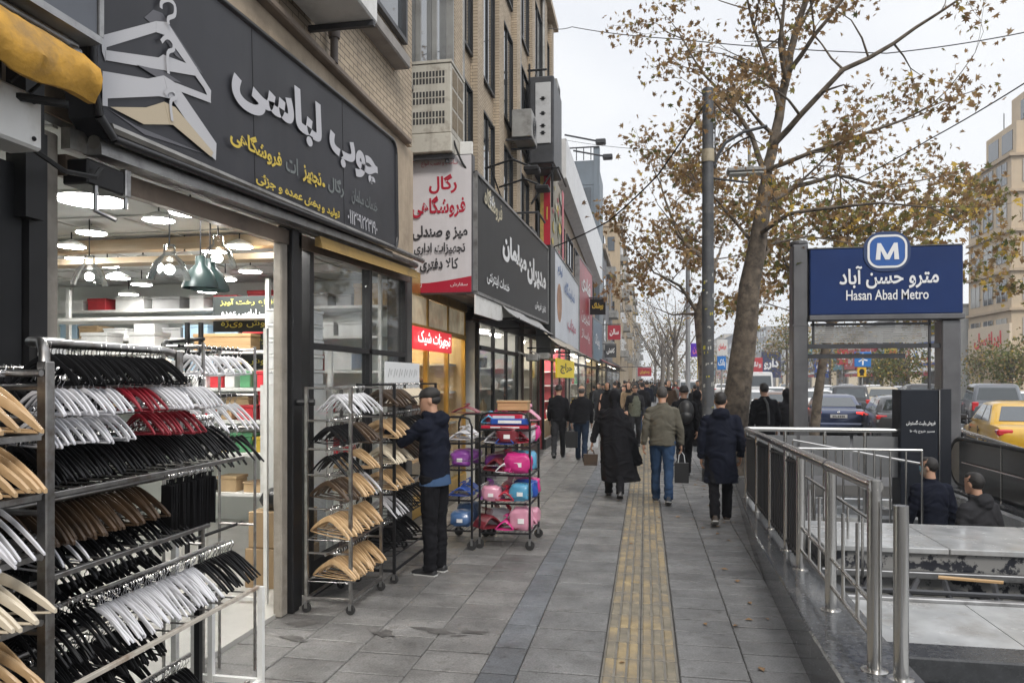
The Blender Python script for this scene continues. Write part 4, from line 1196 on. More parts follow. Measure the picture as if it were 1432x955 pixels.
ptext(B, t, 'فروشگاهی', 317, 393, (348, 188), (385, 236), SYL, 0.03)
ptext(B, t, 'ات', 399, 416, (414, 222), (408, 243), SGR, 0.02)
ptext(B, t, 'تجهیز', 419, 448, (430, 234), (428, 258), SYL, 0.03)
ptext(B, t, '.', 450, 454, (452, 256), (452, 262), SYL, 0.02)
ptext(B, t, 'رگال', 458, 480, (468, 248), (477, 277), SGR, 0.03)
ptext(B, t, 'خدمات مبلمان', 490, 527, (508, 271), (508, 293), SGR, 0.01)
ptext(B, t, 'تولید و پخش عمده و جزئی', 352, 474, (356, 242), (466, 306), SYL, 0.03)
ptext(B, t, '۰۱۱۲۶۹۲۲۳۱۹۰', 484, 527, (505, 300), (505, 320), SL, 0.012)
k_ = 400 / 1273
def sp_(pts): return [bpx(B, x * k_, y * k_) for x, y in pts]
HW, HB, HG = mat('sign_hanger_white', (0.50, 0.50, 0.52), 0.5), mat('sign_hanger_beige', (0.50, 0.42, 0.30), 0.5), mat('sign_hanger_grey', (0.10, 0.10, 0.115), 0.4)
mb = MB()
for i, (m, pts) in enumerate(((2, [(640, 80), (680, 45), (720, 60), (900, 330), (780, 250), (700, 130)]), (2, [(470, 480), (600, 560), (920, 690), (640, 600)]),
        (0, [(447, 160), (690, 96), (690, 145), (470, 212), (465, 275), (450, 230)]), (0, [(690, 96), (740, 100), (935, 405), (933, 460), (905, 395), (735, 160), (690, 145)]),
        (0, [(465, 225), (700, 258), (720, 245), (870, 300), (870, 340), (465, 270)]), (0, [(775, 370), (930, 430), (933, 460), (785, 405)]),
        (2, [(600, 290), (720, 318), (800, 370), (690, 345)]),
        (0, [(447, 318), (650, 352), (720, 338), (745, 440), (700, 430), (470, 440), (470, 475), (447, 472)]), (0, [(720, 338), (770, 370), (955, 640), (952, 715), (925, 690), (760, 450), (745, 440)]),
        (1, [(480, 478), (640, 480), (720, 455), (745, 556), (630, 555)]), (1, [(720, 455), (770, 480), (940, 680), (930, 700), (760, 558), (745, 556)]))):
    B.slab(mb, sp_(pts), 0.001, 0.002 + i * 0.0012, m=m)
for pts in ([(735, 110), (735, 84), (762, 70), (762, 25), (735, 2), (705, 12), (702, 40)], [(735, 330), (732, 240), (758, 222), (752, 185), (725, 168), (703, 188)], [(752, 540), (745, 455), (770, 435), (760, 408), (738, 404), (720, 420)]):
    stroke(B, mb, sp_(pts), 0.022, 0.02, 0)
mb.build('hanger_picture', [HW, HB, HG], t)

# --- left edge: neighbour's sign, awning, meter box, black panel, notice
t = thing('neighbour_sign', 'plain dark grey sign board of the next shop at the top left', 'sign', (-2.4, 1.5, 3.3))
mb = MB(); mb.box((-2.5, -1.5, 3.29), (-2.34, 2.82, 4.6)); mb.build('panel', mat('slate_panel', (0.09, 0.10, 0.12), 0.4, var=0.15), t)
mb = MB(); mb.box((-2.51, -1.5, 3.255), (-2.33, 2.84, 3.287)); mb.box((-2.51, 2.823, 3.288), (-2.33, 2.85, 4.6)); mb.build('frame', DULL_STEEL, t)
t = thing('awning', 'dusty orange fabric awning rolled up at the top left', 'awning', (-2.4, 2.2, 3.0))
mb = MB(); n = 60
rings = []
for i in range(n + 1):
    y = 1.2 + 1.56 * i / n
    s_ = 0.012 * math.sin(i * 1.7) + 0.01 * rng.uniform(-1, 1)
    prof = [(-2.42, 3.20), (-2.39, 3.195), (-2.36, 3.18), (-2.325, 3.145), (-2.295, 3.10), (-2.28, 3.06), (-2.275, 3.02), (-2.285, 2.985), (-2.30, 2.955), (-2.315, 2.955), (-2.33, 2.97), (-2.36, 3.05)]
    ring_ = []
    for j, (x_, z_) in enumerate(prof):
        q_ = Vector((y * 5 + z_ * 9, z_ * 7, j * .15)); w_ = noise.noise(q_) * .03 + abs(noise.noise(q_ * 2.3)) * .022
        f_ = math.sin(math.pi * j / 11)
        ring_.append(Vector((x_ + w_ * f_, y, z_ + w_ * f_ * .6 - (.015 * math.sin(y * 11) if 6 < j < 10 else 0))))
    rings.append(ring_)
mb.loft(rings); mb.build('fabric', mat('awning_orange', (0.50, 0.27, 0.035), 0.75, var=0.35, vs=6, dirt=0.8, ds=4, dcol=(0.24, 0.15, 0.06), bump=0.5, bs=30), t, smooth=45)
mb = MB(); mb.tube([(-2.43, 1.2, 3.23), (-2.43, 2.8, 3.24)], 0.02, 8); mb.ball((-2.42, 2.78, 3.2), 0.035, 8, 6); mb.build('roller_tube', DULL_STEEL, t, smooth=50)
mb = MB(); mb.box((-2.7, 2.30, 2.92), (-2.36, 2.36, 3.0)); mb.box((-2.72, 2.74, 2.5), (-2.62, 2.84, 3.25)); mb.tube([(-2.72, 2.3, 2.92), (-2.34, 2.66, 2.93)], 0.018, 6); mb.build('bracket', BLACK_METAL, t)
t = thing('meter_box', 'grey white metal meter box hanging over the black panel', 'electrical box', (-2.55, 2.45, 2.75))
mb = MB(); mb.box((-2.62, 2.25, 2.74), (-2.46, 2.66, 2.965), ch=0.012); mb.build('case', WHITE_PAINT, t)
mb = MB()
for y, z in ((2.30, 2.93), (2.61, 2.93), (2.30, 2.78), (2.61, 2.78)): mb.ball((-2.457, y, z), 0.01, 6, 4)
mb.build('screw', BLACK_METAL, t)
mb = MB(); mb.tube([(-2.47, 2.6, 2.965), (-2.42, 2.62, 3.02), (-2.43, 2.55, 3.06), (-2.46, 2.5, 2.97)], 0.009, 5); mb.tube([(-2.5, 2.66, 2.75), (-2.48, 2.8, 2.70), (-2.5, 3.0, 2.73), (-2.55, 3.1, 2.80)], 0.012, 5); mb.build('cable', RUBBER, t)
t = thing('black_door', 'plain black door panel at the left edge beside the stone pillar', 'door', (-2.7, 2.3, 0))
mb = MB(); mb.box((-2.75, 0.5, 0.0), (-2.68, 2.78, 2.73)); mb.build('leaf', mat('door_black', (0.008, 0.0085, 0.010), 0.55, var=0.2, spec=0.3), t)
mb = MB(); mb.box((-2.76, 2.80, 0), (-2.66, 2.9, 2.9)); mb.build('jamb', BLACK_METAL, t)
t = thing('paper_notice', 'white paper notice with a green border taped on the black panel', 'notice', (-2.67, 2.5, 2.1))
Bp = Board((-2.678, 2.28, 1.99), (0, 1, 0), (0, 0, 1))
mb = MB(); Bp.slab(mb, [(0, 0), (0.33, 0), (0.33, 0.235), (0, 0.235)], 0.002); mb.build('sheet', mat('paper_white', (0.70, 0.72, 0.72), 0.7), t)
mb = MB()
for a, b, c, d in ((0.01, 0.01, 0.32, 0.018), (0.01, 0.217, 0.32, 0.225), (0.01, 0.018, 0.018, 0.217), (0.312, 0.018, 0.32, 0.217)): Bp.slab(mb, [(a, b), (c, b), (c, d), (a, d)], 0.001, 0.002)
mb.build('border', mat('notice_green', (0.05, 0.25, 0.22), 0.6), t)
INK = mat('ink_dark', (0.05, 0.05, 0.08), 0.6)
Bp.text(t, 'اطلاعیه', 0.2, 0.17, 0.30, 0.205, mat('ink_blue', (0.05, 0.08, 0.4), 0.6), 0.02)
for i in range(5): Bp.text(t, ('ساعت کار فروشگاه', 'همه روزه از صبح', 'تا شب می باشد', 'با تشکر فراوان', 'مدیریت فروش')[i], 0.06, 0.135 - i * 0.026, 0.29, 0.155 - i * 0.026, INK, 0.0)
t = thing('switch_box', 'small pale switch box fixed low on the stone pillar', 'electrical box', (-2.62, 2.93, 1.75))
mb = MB(); mb.box((-2.66, 2.84, 1.79), (-2.60, 2.945, 1.985), ch=0.006); mb.build('case', WHITE_PAINT, t)
mb = MB(); mb.ball((-2.597, 2.89, 1.96), 0.008, 6, 4); mb.box((-2.6, 2.86, 1.86), (-2.598, 2.92, 1.864)); mb.build('screw', BLACK_METAL, t)
t = thing('shutter_motor', 'black shutter motor box with a steel fork at the top of the pillar', 'motor', (-2.6, 3.1, 2.7))
mb = MB(); mb.box((-2.72, 3.05, 2.72), (-2.58, 3.30, 2.84), ch=0.008); mb.build('housing', BLACK_METAL, t)
mb = MB(); mb.box((-2.62, 3.31, 2.72), (-2.58, 3.35, 2.86), ch=0.006); mb.tube([(-2.58, 3.1, 2.72), (-2.58, 3.1, 2.6), (-2.5, 3.14, 2.56)], 0.012, 6); mb.tube([(-2.6, 3.33, 2.72), (-2.6, 3.33, 2.66)], 0.012, 6); mb.build('fork', DULL_STEEL, t)

# --- red and white blade sign
t = thing('blade_sign', 'white blade sign with red corners and red and black Persian writing', 'sign', (-2.68, 9.45, 2.93))
Bs = Board((-3.12, 9.4, 2.93), (1, 0, 0), (0, 0, 1))
W_, H_ = 0.885, 1.82
mb = MB(); Bs.slab(mb, [(0, 0), (W_, 0), (W_, H_), (0, H_)], 0.14, -0.142); mb.build('box', mat('box_edge', (0.06, 0.06, 0.065), 0.4), t)
mb = MB(); Bs.slab(mb, [(0.012, 0.012), (W_ - .012, 0.012), (W_ - .012, H_ - .012), (0.012, H_ - .012)], 0.003, -0.001); mb.build('face', mat('sign_white_face', (0.60, 0.58, 0.60), 0.4, var=0.06, streak=0.25, dcol=(0.4, 0.38, 0.37)), t)
SRED = mat('sign_crimson', (0.40, 0.015, 0.04), 0.35)
mb = MB(); Bs.slab(mb, [(0.012, 0.012), (W_ - .012, 0.012), (W_ - .012, 0.22), (0.75, 0.20), (0.55, 0.17), (0.3, 0.14), (0.012, 0.13)], 0.001, 0.003)
Bs.slab(mb, [(0.012, H_ - .012), (0.012, H_ - 0.2), (0.035, H_ - 0.13), (0.08, H_ - 0.07), (0.15, H_ - 0.045), (0.4, H_ - 0.012)], 0.001, 0.003); mb.build('red_corner', SRED, t)
def st(s_, xl, xr, yt, yb, m, bold):
    ptext(Bs, t, s_, xl, xr, ((xl + xr) / 2, yt), ((xl + xr) / 2, yb), m, bold, 0.005)
SBLK = mat('sign_black_letters', (0.03, 0.03, 0.035), 0.45)
st('رگال', 600, 639, 244, 271, SRED, 0.03); st('فروشگاهی', 577, 651, 274, 305, SRED, 0.03)
st('میز و صندلی', 577, 654, 315, 336, SBLK, 0.035); st('تجهیزات اداری', 580, 651, 340, 357, SBLK, 0.03); st('کالا دفتری', 588, 641, 361, 381, SBLK, 0.03)
st('ساخت و نصب انواع', 590, 640, 225, 234, SRED, 0.0); st('سفارش', 630, 654, 395, 401, WLET, 0.0); st('تلفن', 578, 590, 393, 405, WLET, 0.01)
mb = MB()
for k in range(4): mb.tube([(-2.9 - 0.05 * k, 9.56, 4.75), (-2.9 - 0.05 * k, 9.7, 5.0 + 0.1 * k)], 0.012, 5)
mb.build('bracket', BLACK_METAL, t)
# --- black furniture sign
def street_sign(name, label, X, px0, px1, z00, z01, z10, z11, m, thick=0.14, frame=None):
    """a sign along the facade; z00/z01 bottom/top at its near end, z10/z11 at its far end"""
    y0, y1 = onX(px0, 500, X).y, onX(px1, 500, X).y
    t = thing(name, label, 'sign', (X - 0.1, (y0 + y1) / 2, (z00 + z10) / 2))
    mb = MB()
    mb.hexa([(X - thick, y0, z00), (X, y0, z00), (X, y1, z10), (X - thick, y1, z10), (X - thick, y0, z01), (X, y0, z01), (X, y1, z11), (X - thick, y1, z11)])
    mb.build('panel', m, t)
    u_ = Vector((0, y1 - y0, z10 - z00)); w = u_.length
    B = Board((X, y0, z00), u_.normalized(), Vector((0, -(z10 - z00), y1 - y0)).normalized())
    mb = MB(); fr = 0.03
    for a, b, c, d in (((0, z00 - 0.04), (0, z00), (1, z10), (1, z10 - 0.04)), ((0, z01), (0, z01 + 0.04), (1, z11 + 0.04), (1, z11))):
        Y = (y0, y1)
        pts = [(Y[q[0]], q[1]) for q in (a, b, c, d)]
        mb.prism(pts, thick + 0.02, lambda p, q, k: Vector((X - thick + k, p, q)))
    mb.box((X - thick, y0 - 0.03, z00), (X + 0.02, y0 - 0.002, z01)); mb.box((X - thick, y1 + 0.002, z10), (X + 0.02, y1 + 0.03, z11))
    mb.build('frame', frame or DULL_STEEL, t)
    return t, B, w
t, B, w = street_sign('furniture_sign', 'long black sign with white slanted Persian writing past the blade sign', -2.2, 666, 766, 2.96, 4.5, 3.09, 4.75, mat('sign_black_panel', (0.016, 0.017, 0.019), 0.45, var=0.2, spec=0.3))
ptext(B, t, 'مبلمان', 702, 736, (708, 327), (734, 386), WLET, 0.05)
ptext(B, t, 'مدیران', 737, 763, (742, 358), (755, 408), WLET, 0.05)
ptext(B, t, 'فروشگاه', 676, 702, (690, 272), (690, 305), mat('sign_cream_letters', (0.55, 0.5, 0.36), 0.5), 0.02)
ptext(B, t, 'مقدم', 684, 692, (687, 272), (687, 296), WLET, 0.02)
ptext(B, t, 'خدمات اینترنتی', 680, 712, (690, 382), (706, 410), WLET, 0.02)
ptext(B, t, 'تلفن فروش', 747, 763, (755, 424), (755, 436), WLET, 0.02)
mb = MB(); B.slab(mb, [(-0.03, -0.3), (1.5, -0.3), (w * .55, -0.05), (-0.03, -0.05)], 0.02, -0.02); mb.build('white_skirt', WHITE_PAINT, t)
# lamps on arms above it
for k, (px, py) in enumerate(((678, 236), (698, 262))):
    p = onX(px, py, -2.75)
    mb = MB(); mb.tube([p, p + Vector((0.5, -0.05, 0.12)), p + Vector((0.85, -0.1, -0.05))], 0.02, 6); mb.box(p + Vector((0.72, -0.25, -0.14)), p + Vector((0.98, 0.05, -0.05)), ch=0.02)
    solo('sign_lamp', mb, BLACK_METAL, ('nearer', 'farther')[k] + ' black arm lamp over the black furniture sign', 'lamp', p)
mb = MB(); y_ = onX(770, 400, -2.2).y
mb.box((-2.5, y_ - 0.3, 2.4), (-2.16, y_ + 0.55, 4.9)); solo('black_pilaster', mb, mat('pilaster_black', (0.014, 0.015, 0.017), 0.4), 'narrow black boxed pilaster between the black sign and the white sign', 'pilaster')
t, B, w = street_sign('white_sign', 'large pale sign with a brown oval and pink writing', -2.2, 775, 809, 2.83, 4.98, 2.76, 4.9, mat('sign_pale', (0.60, 0.64, 0.70), 0.4, var=0.12, vs=0.7))
mb = MB(); B.slab(mb, [(1.1 + 0.55 * math.cos(R(a)), 0.95 + 0.5 * math.sin(R(a))) for a in range(0, 360, 20)], 0.002, 0.002); mb.build('oval', mat('oval_brown', (0.35, 0.16, 0.07), 0.4, var=0.4, vs=4), t)
PINK = mat('pink_letters', (0.5, 0.10, 0.16), 0.5)
B.text(t, 'مهتاب', 3.0, 0.35, 5.6, 0.8, PINK, 0.02); B.text(t, 'نمایشگاه', 2.2, 1.3, 5.2, 1.75, mat('blue_letters', (0.12, 0.2, 0.4), 0.5), 0.02); B.text(t, 'لوازم', 0.7, 1.6, 1.8, 1.95, MATS['blue_letters'], 0.03)
t, B, w = street_sign('red_sign', 'tall red sign with white Persian writing', -2.2, 810, 828, 2.72, 5.9, 2.66, 6.1, mat('sign_red_panel', (0.36, 0.03, 0.05), 0.4, var=0.15, vs=0.8))
B.text(t, 'قنادی', 0.8, 2.2, 5, 2.9, WLET, 0.03); B.text(t, 'پاساژ', 0.8, 0.5, 4.6, 0.9, WLET, 0.01); B.text(t, 'شیرین', 0.8, 1.1, 4.6, 1.6, WLET, 0.01)
t, B, w = street_sign('teal_sign', 'blue grey shop sign beyond the tall red sign', -2.2, 829, 842, 2.7, 4.4, 2.6, 4.6, mat('sign_teal', (0.09, 0.16, 0.22), 0.4, var=0.2))
B.text(t, 'پوشاک', 1.0, 0.5, 4.5, 1.2, WLET, 0.02)
for (px0, px1, y0_, y1_, d, lab, m, lm, tx) in ((825, 847, 418, 440, 29, 'small hanging black sign with yellow writing', BLACK_METAL, SYL, 'پوشاک'), (850, 868, 455, 475, 40, 'small hanging red square sign', MATS['sign_red_panel'], WLET, 'سالن'),
                                               (892, 911, 514, 526, 62, 'distant red hanging sign over the crowd', MATS['sign_red_panel'], SYL, 'رستوران'), (846, 862, 482, 500, 47, 'small dark hanging sign past the red square sign', DARK_METAL, WLET, 'کفش')):
    a, b = pd(px0, y1_, d), pd(px1, y0_, d)
    t = thing('hanging_sign', lab, 'sign', (a.x, a.y, a.z))
    mb = MB(); mb.box((a.x, a.y, a.z), (b.x, a.y + 0.15, b.z)); mb.build('panel', m, t)
    Bh = Board((a.x, a.y - 0.002, a.z), (1, 0, 0), (0, 0, 1)); w, h = b.x - a.x, b.z - a.z
    Bh.text(t, tx, w * .15, h * .25, w * .85, h * .75, lm, 0.03)
    mb = MB(); mb.tube([(-3, a.y + .07, b.z + 0.05), (b.x, a.y + .07, b.z + 0.05)], 0.03, 5); mb.build('bracket', DARK_METAL, t)

# --- awnings beyond
def awning(label, X0, X1, y0, y1, za, zb, m, n=10, sag=0.05):
    t = thing('awning', label, 'awning', (X0, (y0 + y1) / 2, za))
    mb = MB(); rings = []
    for i in range(n + 1):
        y = y0 + (y1 - y0) * i / n
        q = []
        for k in range(6):
            f = k / 5
            q.append(Vector((X0 + (X1 - X0) * f, y + 0.03 * math.sin(i * 2 + k), za + (zb - za) * f - sag * math.sin(math.pi * f) * (1 + 0.5 * math.sin(i * 1.3)))))
        rings.append(q + [p - Vector((0.006, 0, 0.008)) for p in reversed(q)])
    mb.loft(rings); mb.build('fabric', m, t, smooth=60)
    mb = MB()
    for y in (y0 + .1, (y0 + y1) / 2, y1 - .1): mb.tube([(X0 - .4, y, zb), (X1, y, zb)], 0.02, 5)
    mb.build('arm', BLACK_METAL, t)
awning('drooping silver grey fabric awning under the black furniture sign', -2.3, -1.93, 11.2, 15.8, 3.1, 2.74, mat('awning_silver', (0.34, 0.34, 0.34), 0.6, var=0.15, vs=2, streak=0.4, dcol=(0.18, 0.17, 0.16)))
awning('beige fabric awning under the pale sign with the brown oval', -2.25, -1.75, 16.4, 22.5, 2.86, 2.5, mat('awning_beige', (0.38, 0.34, 0.28), 0.7, var=0.15, vs=2))
awning('dark red awning far along the shops', -2.4, -1.3, 36, 42, 2.9, 2.4, mat('awning_red', (0.25, 0.04, 0.04), 0.7, var=0.15, vs=1))
awning('cream awning far along the shops', -2.4, -1.4, 46, 55, 2.9, 2.4, mat('awning_cream', (0.45, 0.40, 0.3), 0.7, var=0.15, vs=1))
# ---------------------------------------------------------------- shop fronts along the left side
def shop_front(label, y0, y1, X=-2.95, H=2.75, D=2.6, frame=BLACK_METAL, wall=None, lamps=LAMP_SOFT, nl=3, ngoods=14, pal=('red', 'white', 'tan', 'black'), posts=2, door=None, transom=None, short='shop', floor=None):
    wall = wall or mat('stock_wall', (0.45, 0.42, 0.36), .6, var=.3, vs=2)
    t = thing('shop', label, 'shop', (X - D / 2, (y0 + y1) / 2, 0))
    mb = MB(); mb.box((X - D, y0, 0), (X - D + 0.05, y1, H)); mb.box((X - D, y0, 0), (X, y0 + 0.05, H)); mb.box((X - D, y1 - 0.05, 0), (X, y1, H)); mb.build('wall', wall, t)
    mb = MB(); mb.box((X - D, y0 + .05, H), (X, y1 - .05, H + 0.04)); mb.build('ceiling', MATS['ceiling_tile'], t)
    mb = MB(); mb.box((X - D, y0, -0.1), (X, y1, 0.02)); mb.build('floor', floor or MATS['shop_floor'], t)
    mb = MB()
    for k in range(posts + 1):
        y = y0 + (y1 - y0 - 0.1) * k / posts
        mb.box((X - 0.02, y, 0), (X + 0.045, y + 0.07, H))
    mb.box((X - 0.02, y0 + .1, H - 0.45), (X + 0.07, y1 - .1, H - 0.38)); mb.box((X - 0.02, y0 + .1, 0), (X + 0.07, y1 - .1, 0.25))
    mb.box((X - 0.05, y0, H + 0.002), (X + 0.06, y1, H + 0.3))
    mb.build('frame', frame, t)
    for k in range(posts):
        a, b = y0 + (y1 - y0 - 0.1) * k / posts + 0.1, y0 + (y1 - y0 - 0.1) * (k + 1) / posts
        if door is not None and k == door:
            mb = MB(); mb.box((X - 0.6, a + .02, 0.25), (X - 0.55, b - .02, H - 0.5)); mb.build('door', GLASS, t)
            continue
        mb = MB(); mb.box((X + 0.02, a, 0.25), (X + 0.03, b, H - 0.45)); mb.build('pane', GLASS, t)
    if transom:
        mb = MB(); mb.box((X + 0.0, y0 + .1, H - 0.37), (X + 0.03, y1 - .1, H - 0.002)); mb.build('transom', transom, t)
    mb = MB()
    for k in range(nl):
        y = y0 + (y1 - y0) * (k + 0.5) / nl
        mb.box((X - D * 0.6, y - 0.4, H - 0.05), (X - D * 0.6 + 0.12, y + 0.4, H - 0.01)); mb.box((X - 0.4, y - 0.35, H - 0.05), (X - 0.3, y + 0.35, H - 0.01))
    mb.build('lamp', lamps, t)
    mb = MB()
    for z in (0.6, 1.1, 1.6, 2.05): mb.box((X - D + 0.05, y0 + 0.06, z - 0.03), (X - D + 0.45, y1 - 0.46, z)); mb.box((X - D + 0.05, y1 - 0.45, z - 0.03), (X - .12, y1 - 0.055, z))
    mb.build('wall_shelf', WHITE_PAINT, t)
    mb = MB(); mb.box((X - 0.75, y0 + 0.12, 0.02), (X - 0.15, y1 - 0.3, 0.65), ch=0.01); mb.build('window_bench', mat('bench_wood', (0.35, 0.24, 0.13), 0.5, var=0.1), t)
    rr = random.Random(int(y0 * 31))
    for k in range(ngoods):
        c = rr.choice(pal)
        onb = k % 2
        z = 0.652 if onb else rr.choice((0.6, 1.1, 1.6, 2.05)) + 0.001
        x = X - rr.uniform(0.28, 0.6) if onb else X - D + 0.3 + (D - .6) * rr.random()
        y = y0 + 0.2 + (y1 - y0 - 0.8) * (k + rr.random() * .4) / ngoods if onb else y1 - rr.uniform(0.2, 0.32)
        h = rr.uniform(0.2, 0.42); w = rr.uniform(0.16, 0.3)
        mb = MB()
        if rr.random() < 0.55:       # a handbag: tapered body and loop handle
            mb.hexa([(x - .07, y - w/2, z), (x + .07, y - w/2, z), (x + .07, y + w/2, z), (x - .07, y + w/2, z), (x - .03, y - w*.38, z + h*.7), (x + .03, y - w*.38, z + h*.7), (x + .03, y + w*.38, z + h*.7), (x - .03, y + w*.38, z + h*.7)])
            mb.tube([(x, y - w*.25, z + h*.68), (x, y - w*.2, z + h*.92), (x, y, z + h), (x, y + w*.2, z + h*.92), (x, y + w*.25, z + h*.68)], 0.012, 5)
            nm, ct = 'handbag', 'bag'
        elif rr.random() < .5:
            mb.box((x - w * .5, y - .09, z), (x + w * .5, y + .09, z + h * .7), ch=.01); nm, ct = 'gift_box', 'box'
        else:
            mb.lathe([(w * .28, 0), (w * .34, h * .1), (w * .36, h * .5), (w * .2, h * .72), (w * .12, h * .8), (w * .14, h * .95), (0.01, h)], 10, (x, y, z)); nm, ct = 'vase', 'vase'
        solo(nm, mb, mat('ware_' + c.replace(' ', '_'), cc[c], 0.4, rnd=0.2), '%s %s %s %s' % (c, ct, 'on the window bench of' if onb else 'on the wall shelf of', short), ct, (x, y, z), '%s %ss %s of %s' % (c, ct, 'in the window' if onb else 'on the shelves', short), smooth=45)
    return t
# the warm shop with the red neon panel
t = shop_front('small warm lit shop with gold frames and a red glowing panel', 8.7, 12.0, X=-3.0, H=2.9, D=2.0, frame=GOLD, wall=mat('warm_wall', (0.58, 0.45, 0.28), 0.6, var=.2, vs=2), lamps=LAMP_WARM, nl=3, ngoods=16, pal=('tan', 'white', 'black', 'red'), posts=3, short='the gold framed shop', transom=mat('ochre_transom', (0.50, 0.43, 0.30), 0.4, var=0.4, vs=2.5, dirt=0.5, ds=4, dcol=(0.35, 0.16, 0.05), emit=0.2))  # transom is no lamp; a faint glow is put into its colour
mb = MB(); mb.box((-2.9, 8.85, 2.18), (-2.86, 10.7, 2.47), ch=0.01); pn = solo('neon_panel', mb, mat('neon_red', (0.65, 0.03, 0.04), 0.4, emit=0.6), 'glowing red panel sign with white script in the gold framed window', 'sign')
Bn2 = Board((-2.858, 8.85, 2.18), (0, 1, 0), (0, 0, 1)); Bn2.text(pn, 'تجهیزات شیک', 0.1, 0.05, 1.75, 0.25, mat('neon_white', (1, 0.93, 0.88), 0.4, emit=1.3), 0.012, 0.003)
# mannequin torso in that window
mb = MB(); p = Vector((-3.35, 10.35, 1.2))
mb.lathe([(0.13, 0), (0.12, 0.12), (0.10, 0.25), (0.15, 0.45), (0.19, 0.58), (0.06, 0.66), (0.05, 0.74)], 14, p, M=None)
solo('dress_form', mb, mat('form_brown', (0.08, 0.03, 0.02), 0.6), 'brown dress form standing in the gold framed window', 'mannequin', p, smooth=50)
mb = MB(); mb.tube([p - Vector((0, 0, 0.58)), p], 0.02, 8); mb.lathe([(0.12, 0), (0.02, 0.04)], 12, p - Vector((0, 0, 0.55))); solo('mannequin_stand', mb, BLACK_METAL, 'black stand under the brown dress form', 'stand')
mb = MB(); mb.hexa([(-2.5, 9.6, 2.93), (-2.3, 9.6, 2.93), (-2.3, 16.2, 3.0), (-2.5, 16.2, 3.0), (-3.1, 9.6, 3.05), (-2.3, 9.6, 3.05), (-2.3, 16.2, 3.1), (-3.1, 16.2, 3.1)])
solo('dark_soffit', mb, DARK_METAL, 'dark soffit boxing under the blade sign and the black sign', 'soffit')
shop_front('glass fronted shop with dark posts and pale wares', 12.05, 16.0, X=-2.8, frame=BLACK_METAL, wall=mat('glass_shop_wall', (0.42, 0.42, 0.40), .6, var=.2, vs=2), ngoods=26, pal=('white', 'red', 'tan', 'pale blue', 'black'), posts=3, short='the glass fronted shop')
shop_front('dark narrow shop under the silver awning', 16.05, 18.6, X=-2.7, frame=mat('dark_wood_frame', (0.06, 0.04, 0.03), 0.5), ngoods=8, pal=('black', 'tan', 'red'), nl=2, short='the narrow dark shop', door=0)
shop_front('open bag shop with a red inner panel and a yellow placard', 18.65, 24.2, X=-2.6, frame=BLACK_METAL, wall=mat('red_wall', (0.30, 0.04, 0.05), 0.6), lamps=LAMP, nl=4, ngoods=30, pal=('black', 'red', 'white', 'yellow', 'tan'), posts=3, short='the bag shop', door=0)
shop_front('bright shop under the tall red sign', 24.3, 31.0, X=-2.5, frame=DARK_METAL, lamps=LAMP, nl=4, ngoods=24, pal=('white', 'red', 'yellow', 'green'), posts=2, short='the bright shop')
shop_front('clothes shop under the blue grey sign', 31.1, 38.0, X=-2.5, frame=BLACK_METAL, lamps=LAMP_WARM, nl=4, ngoods=12, pal=('red', 'tan', 'black', 'navy'), posts=2, short='the clothes shop')
shop_front('far shop with a red awning', 38.1, 46.0, X=-2.45, frame=DARK_METAL, lamps=LAMP_WARM, nl=4, ngoods=8, pal=('red', 'yellow', 'white'), posts=2, short='the far red awning shop')
shop_front('farthest open shop past the slim tower', 46.1, 68.0, X=-2.4, frame=DARK_METAL, lamps=LAMP_SOFT, nl=6, ngoods=8, pal=('red', 'yellow', 'white', 'navy'), posts=3, short='the farthest shop')
# yellow placard
p = onX(779, 528, -2.2); q = onX(803, 506, -2.2)
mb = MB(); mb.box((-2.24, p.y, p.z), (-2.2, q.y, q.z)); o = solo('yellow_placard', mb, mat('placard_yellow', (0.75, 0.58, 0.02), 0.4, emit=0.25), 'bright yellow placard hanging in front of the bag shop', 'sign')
By = Board((-2.198, p.y, p.z), (0, 1, 0), (0, 0, 1)); By.text(o, 'حراج', (q.y - p.y) * .15, 0.1, (q.y - p.y) * .85, (q.z - p.z) * .8, SBLK, 0.03)
# camera and speaker under the awning
for k, (px, py) in enumerate(((758, 498), (742, 500))):
    p = onX(px, py, -2.25)
    mb = MB(); mb.box(p + Vector((-.08, -.1, -.07)), p + Vector((.16, .1, .07)), ch=0.02); mb.tube([p, p + Vector((-.25, 0, .12))], 0.018, 6)
    mb.lathe([(0.05, 0), (0.055, 0.02), (0.0, 0.025)], 12, (0, 0, 0), M=Matrix.Translation(p + Vector((.16, 0, 0))) @ Matrix.Rotation(R(90), 4, 'Y'))
    solo('security_camera', mb, GREY_METAL, ('grey security camera under the beige awning', 'second grey camera box left of the other under the awning')[k], 'camera', p)
# loops of cable along the fronts
def wire(name, label, pts, r, sag=0.0, n=10, group=None):
    pts = [Vector(p) for p in pts]
    out = []
    for a, b in zip(pts, pts[1:]):
        for i in range(n):
            f = i / n; q = a.lerp(b, f); q.z -= sag * 4 * f * (1 - f); out.append(q)
    out.append(pts[-1])
    mb = MB(); mb.tube(out, r, 5)
    return solo(name, mb, RUBBER, label, 'cable', pts[0], group, smooth=60)
wire('power_cable', 'black cable sagging from the cooler to the black sign', [(-2.46, 9.3, 4.9), (-2.2, 9.5, 4.55), (-2.25, 11, 4.62), (-2.9, 14, 5.0)], 0.014, 0.15)
wire('power_cable', 'cable hanging along the top of the long black sign', [(-2.5, 11.8, 5.3), (-2.3, 13.5, 4.8), (-2.3, 17.2, 4.9), (-2.5, 20, 5.2)], 0.014, 0.25)
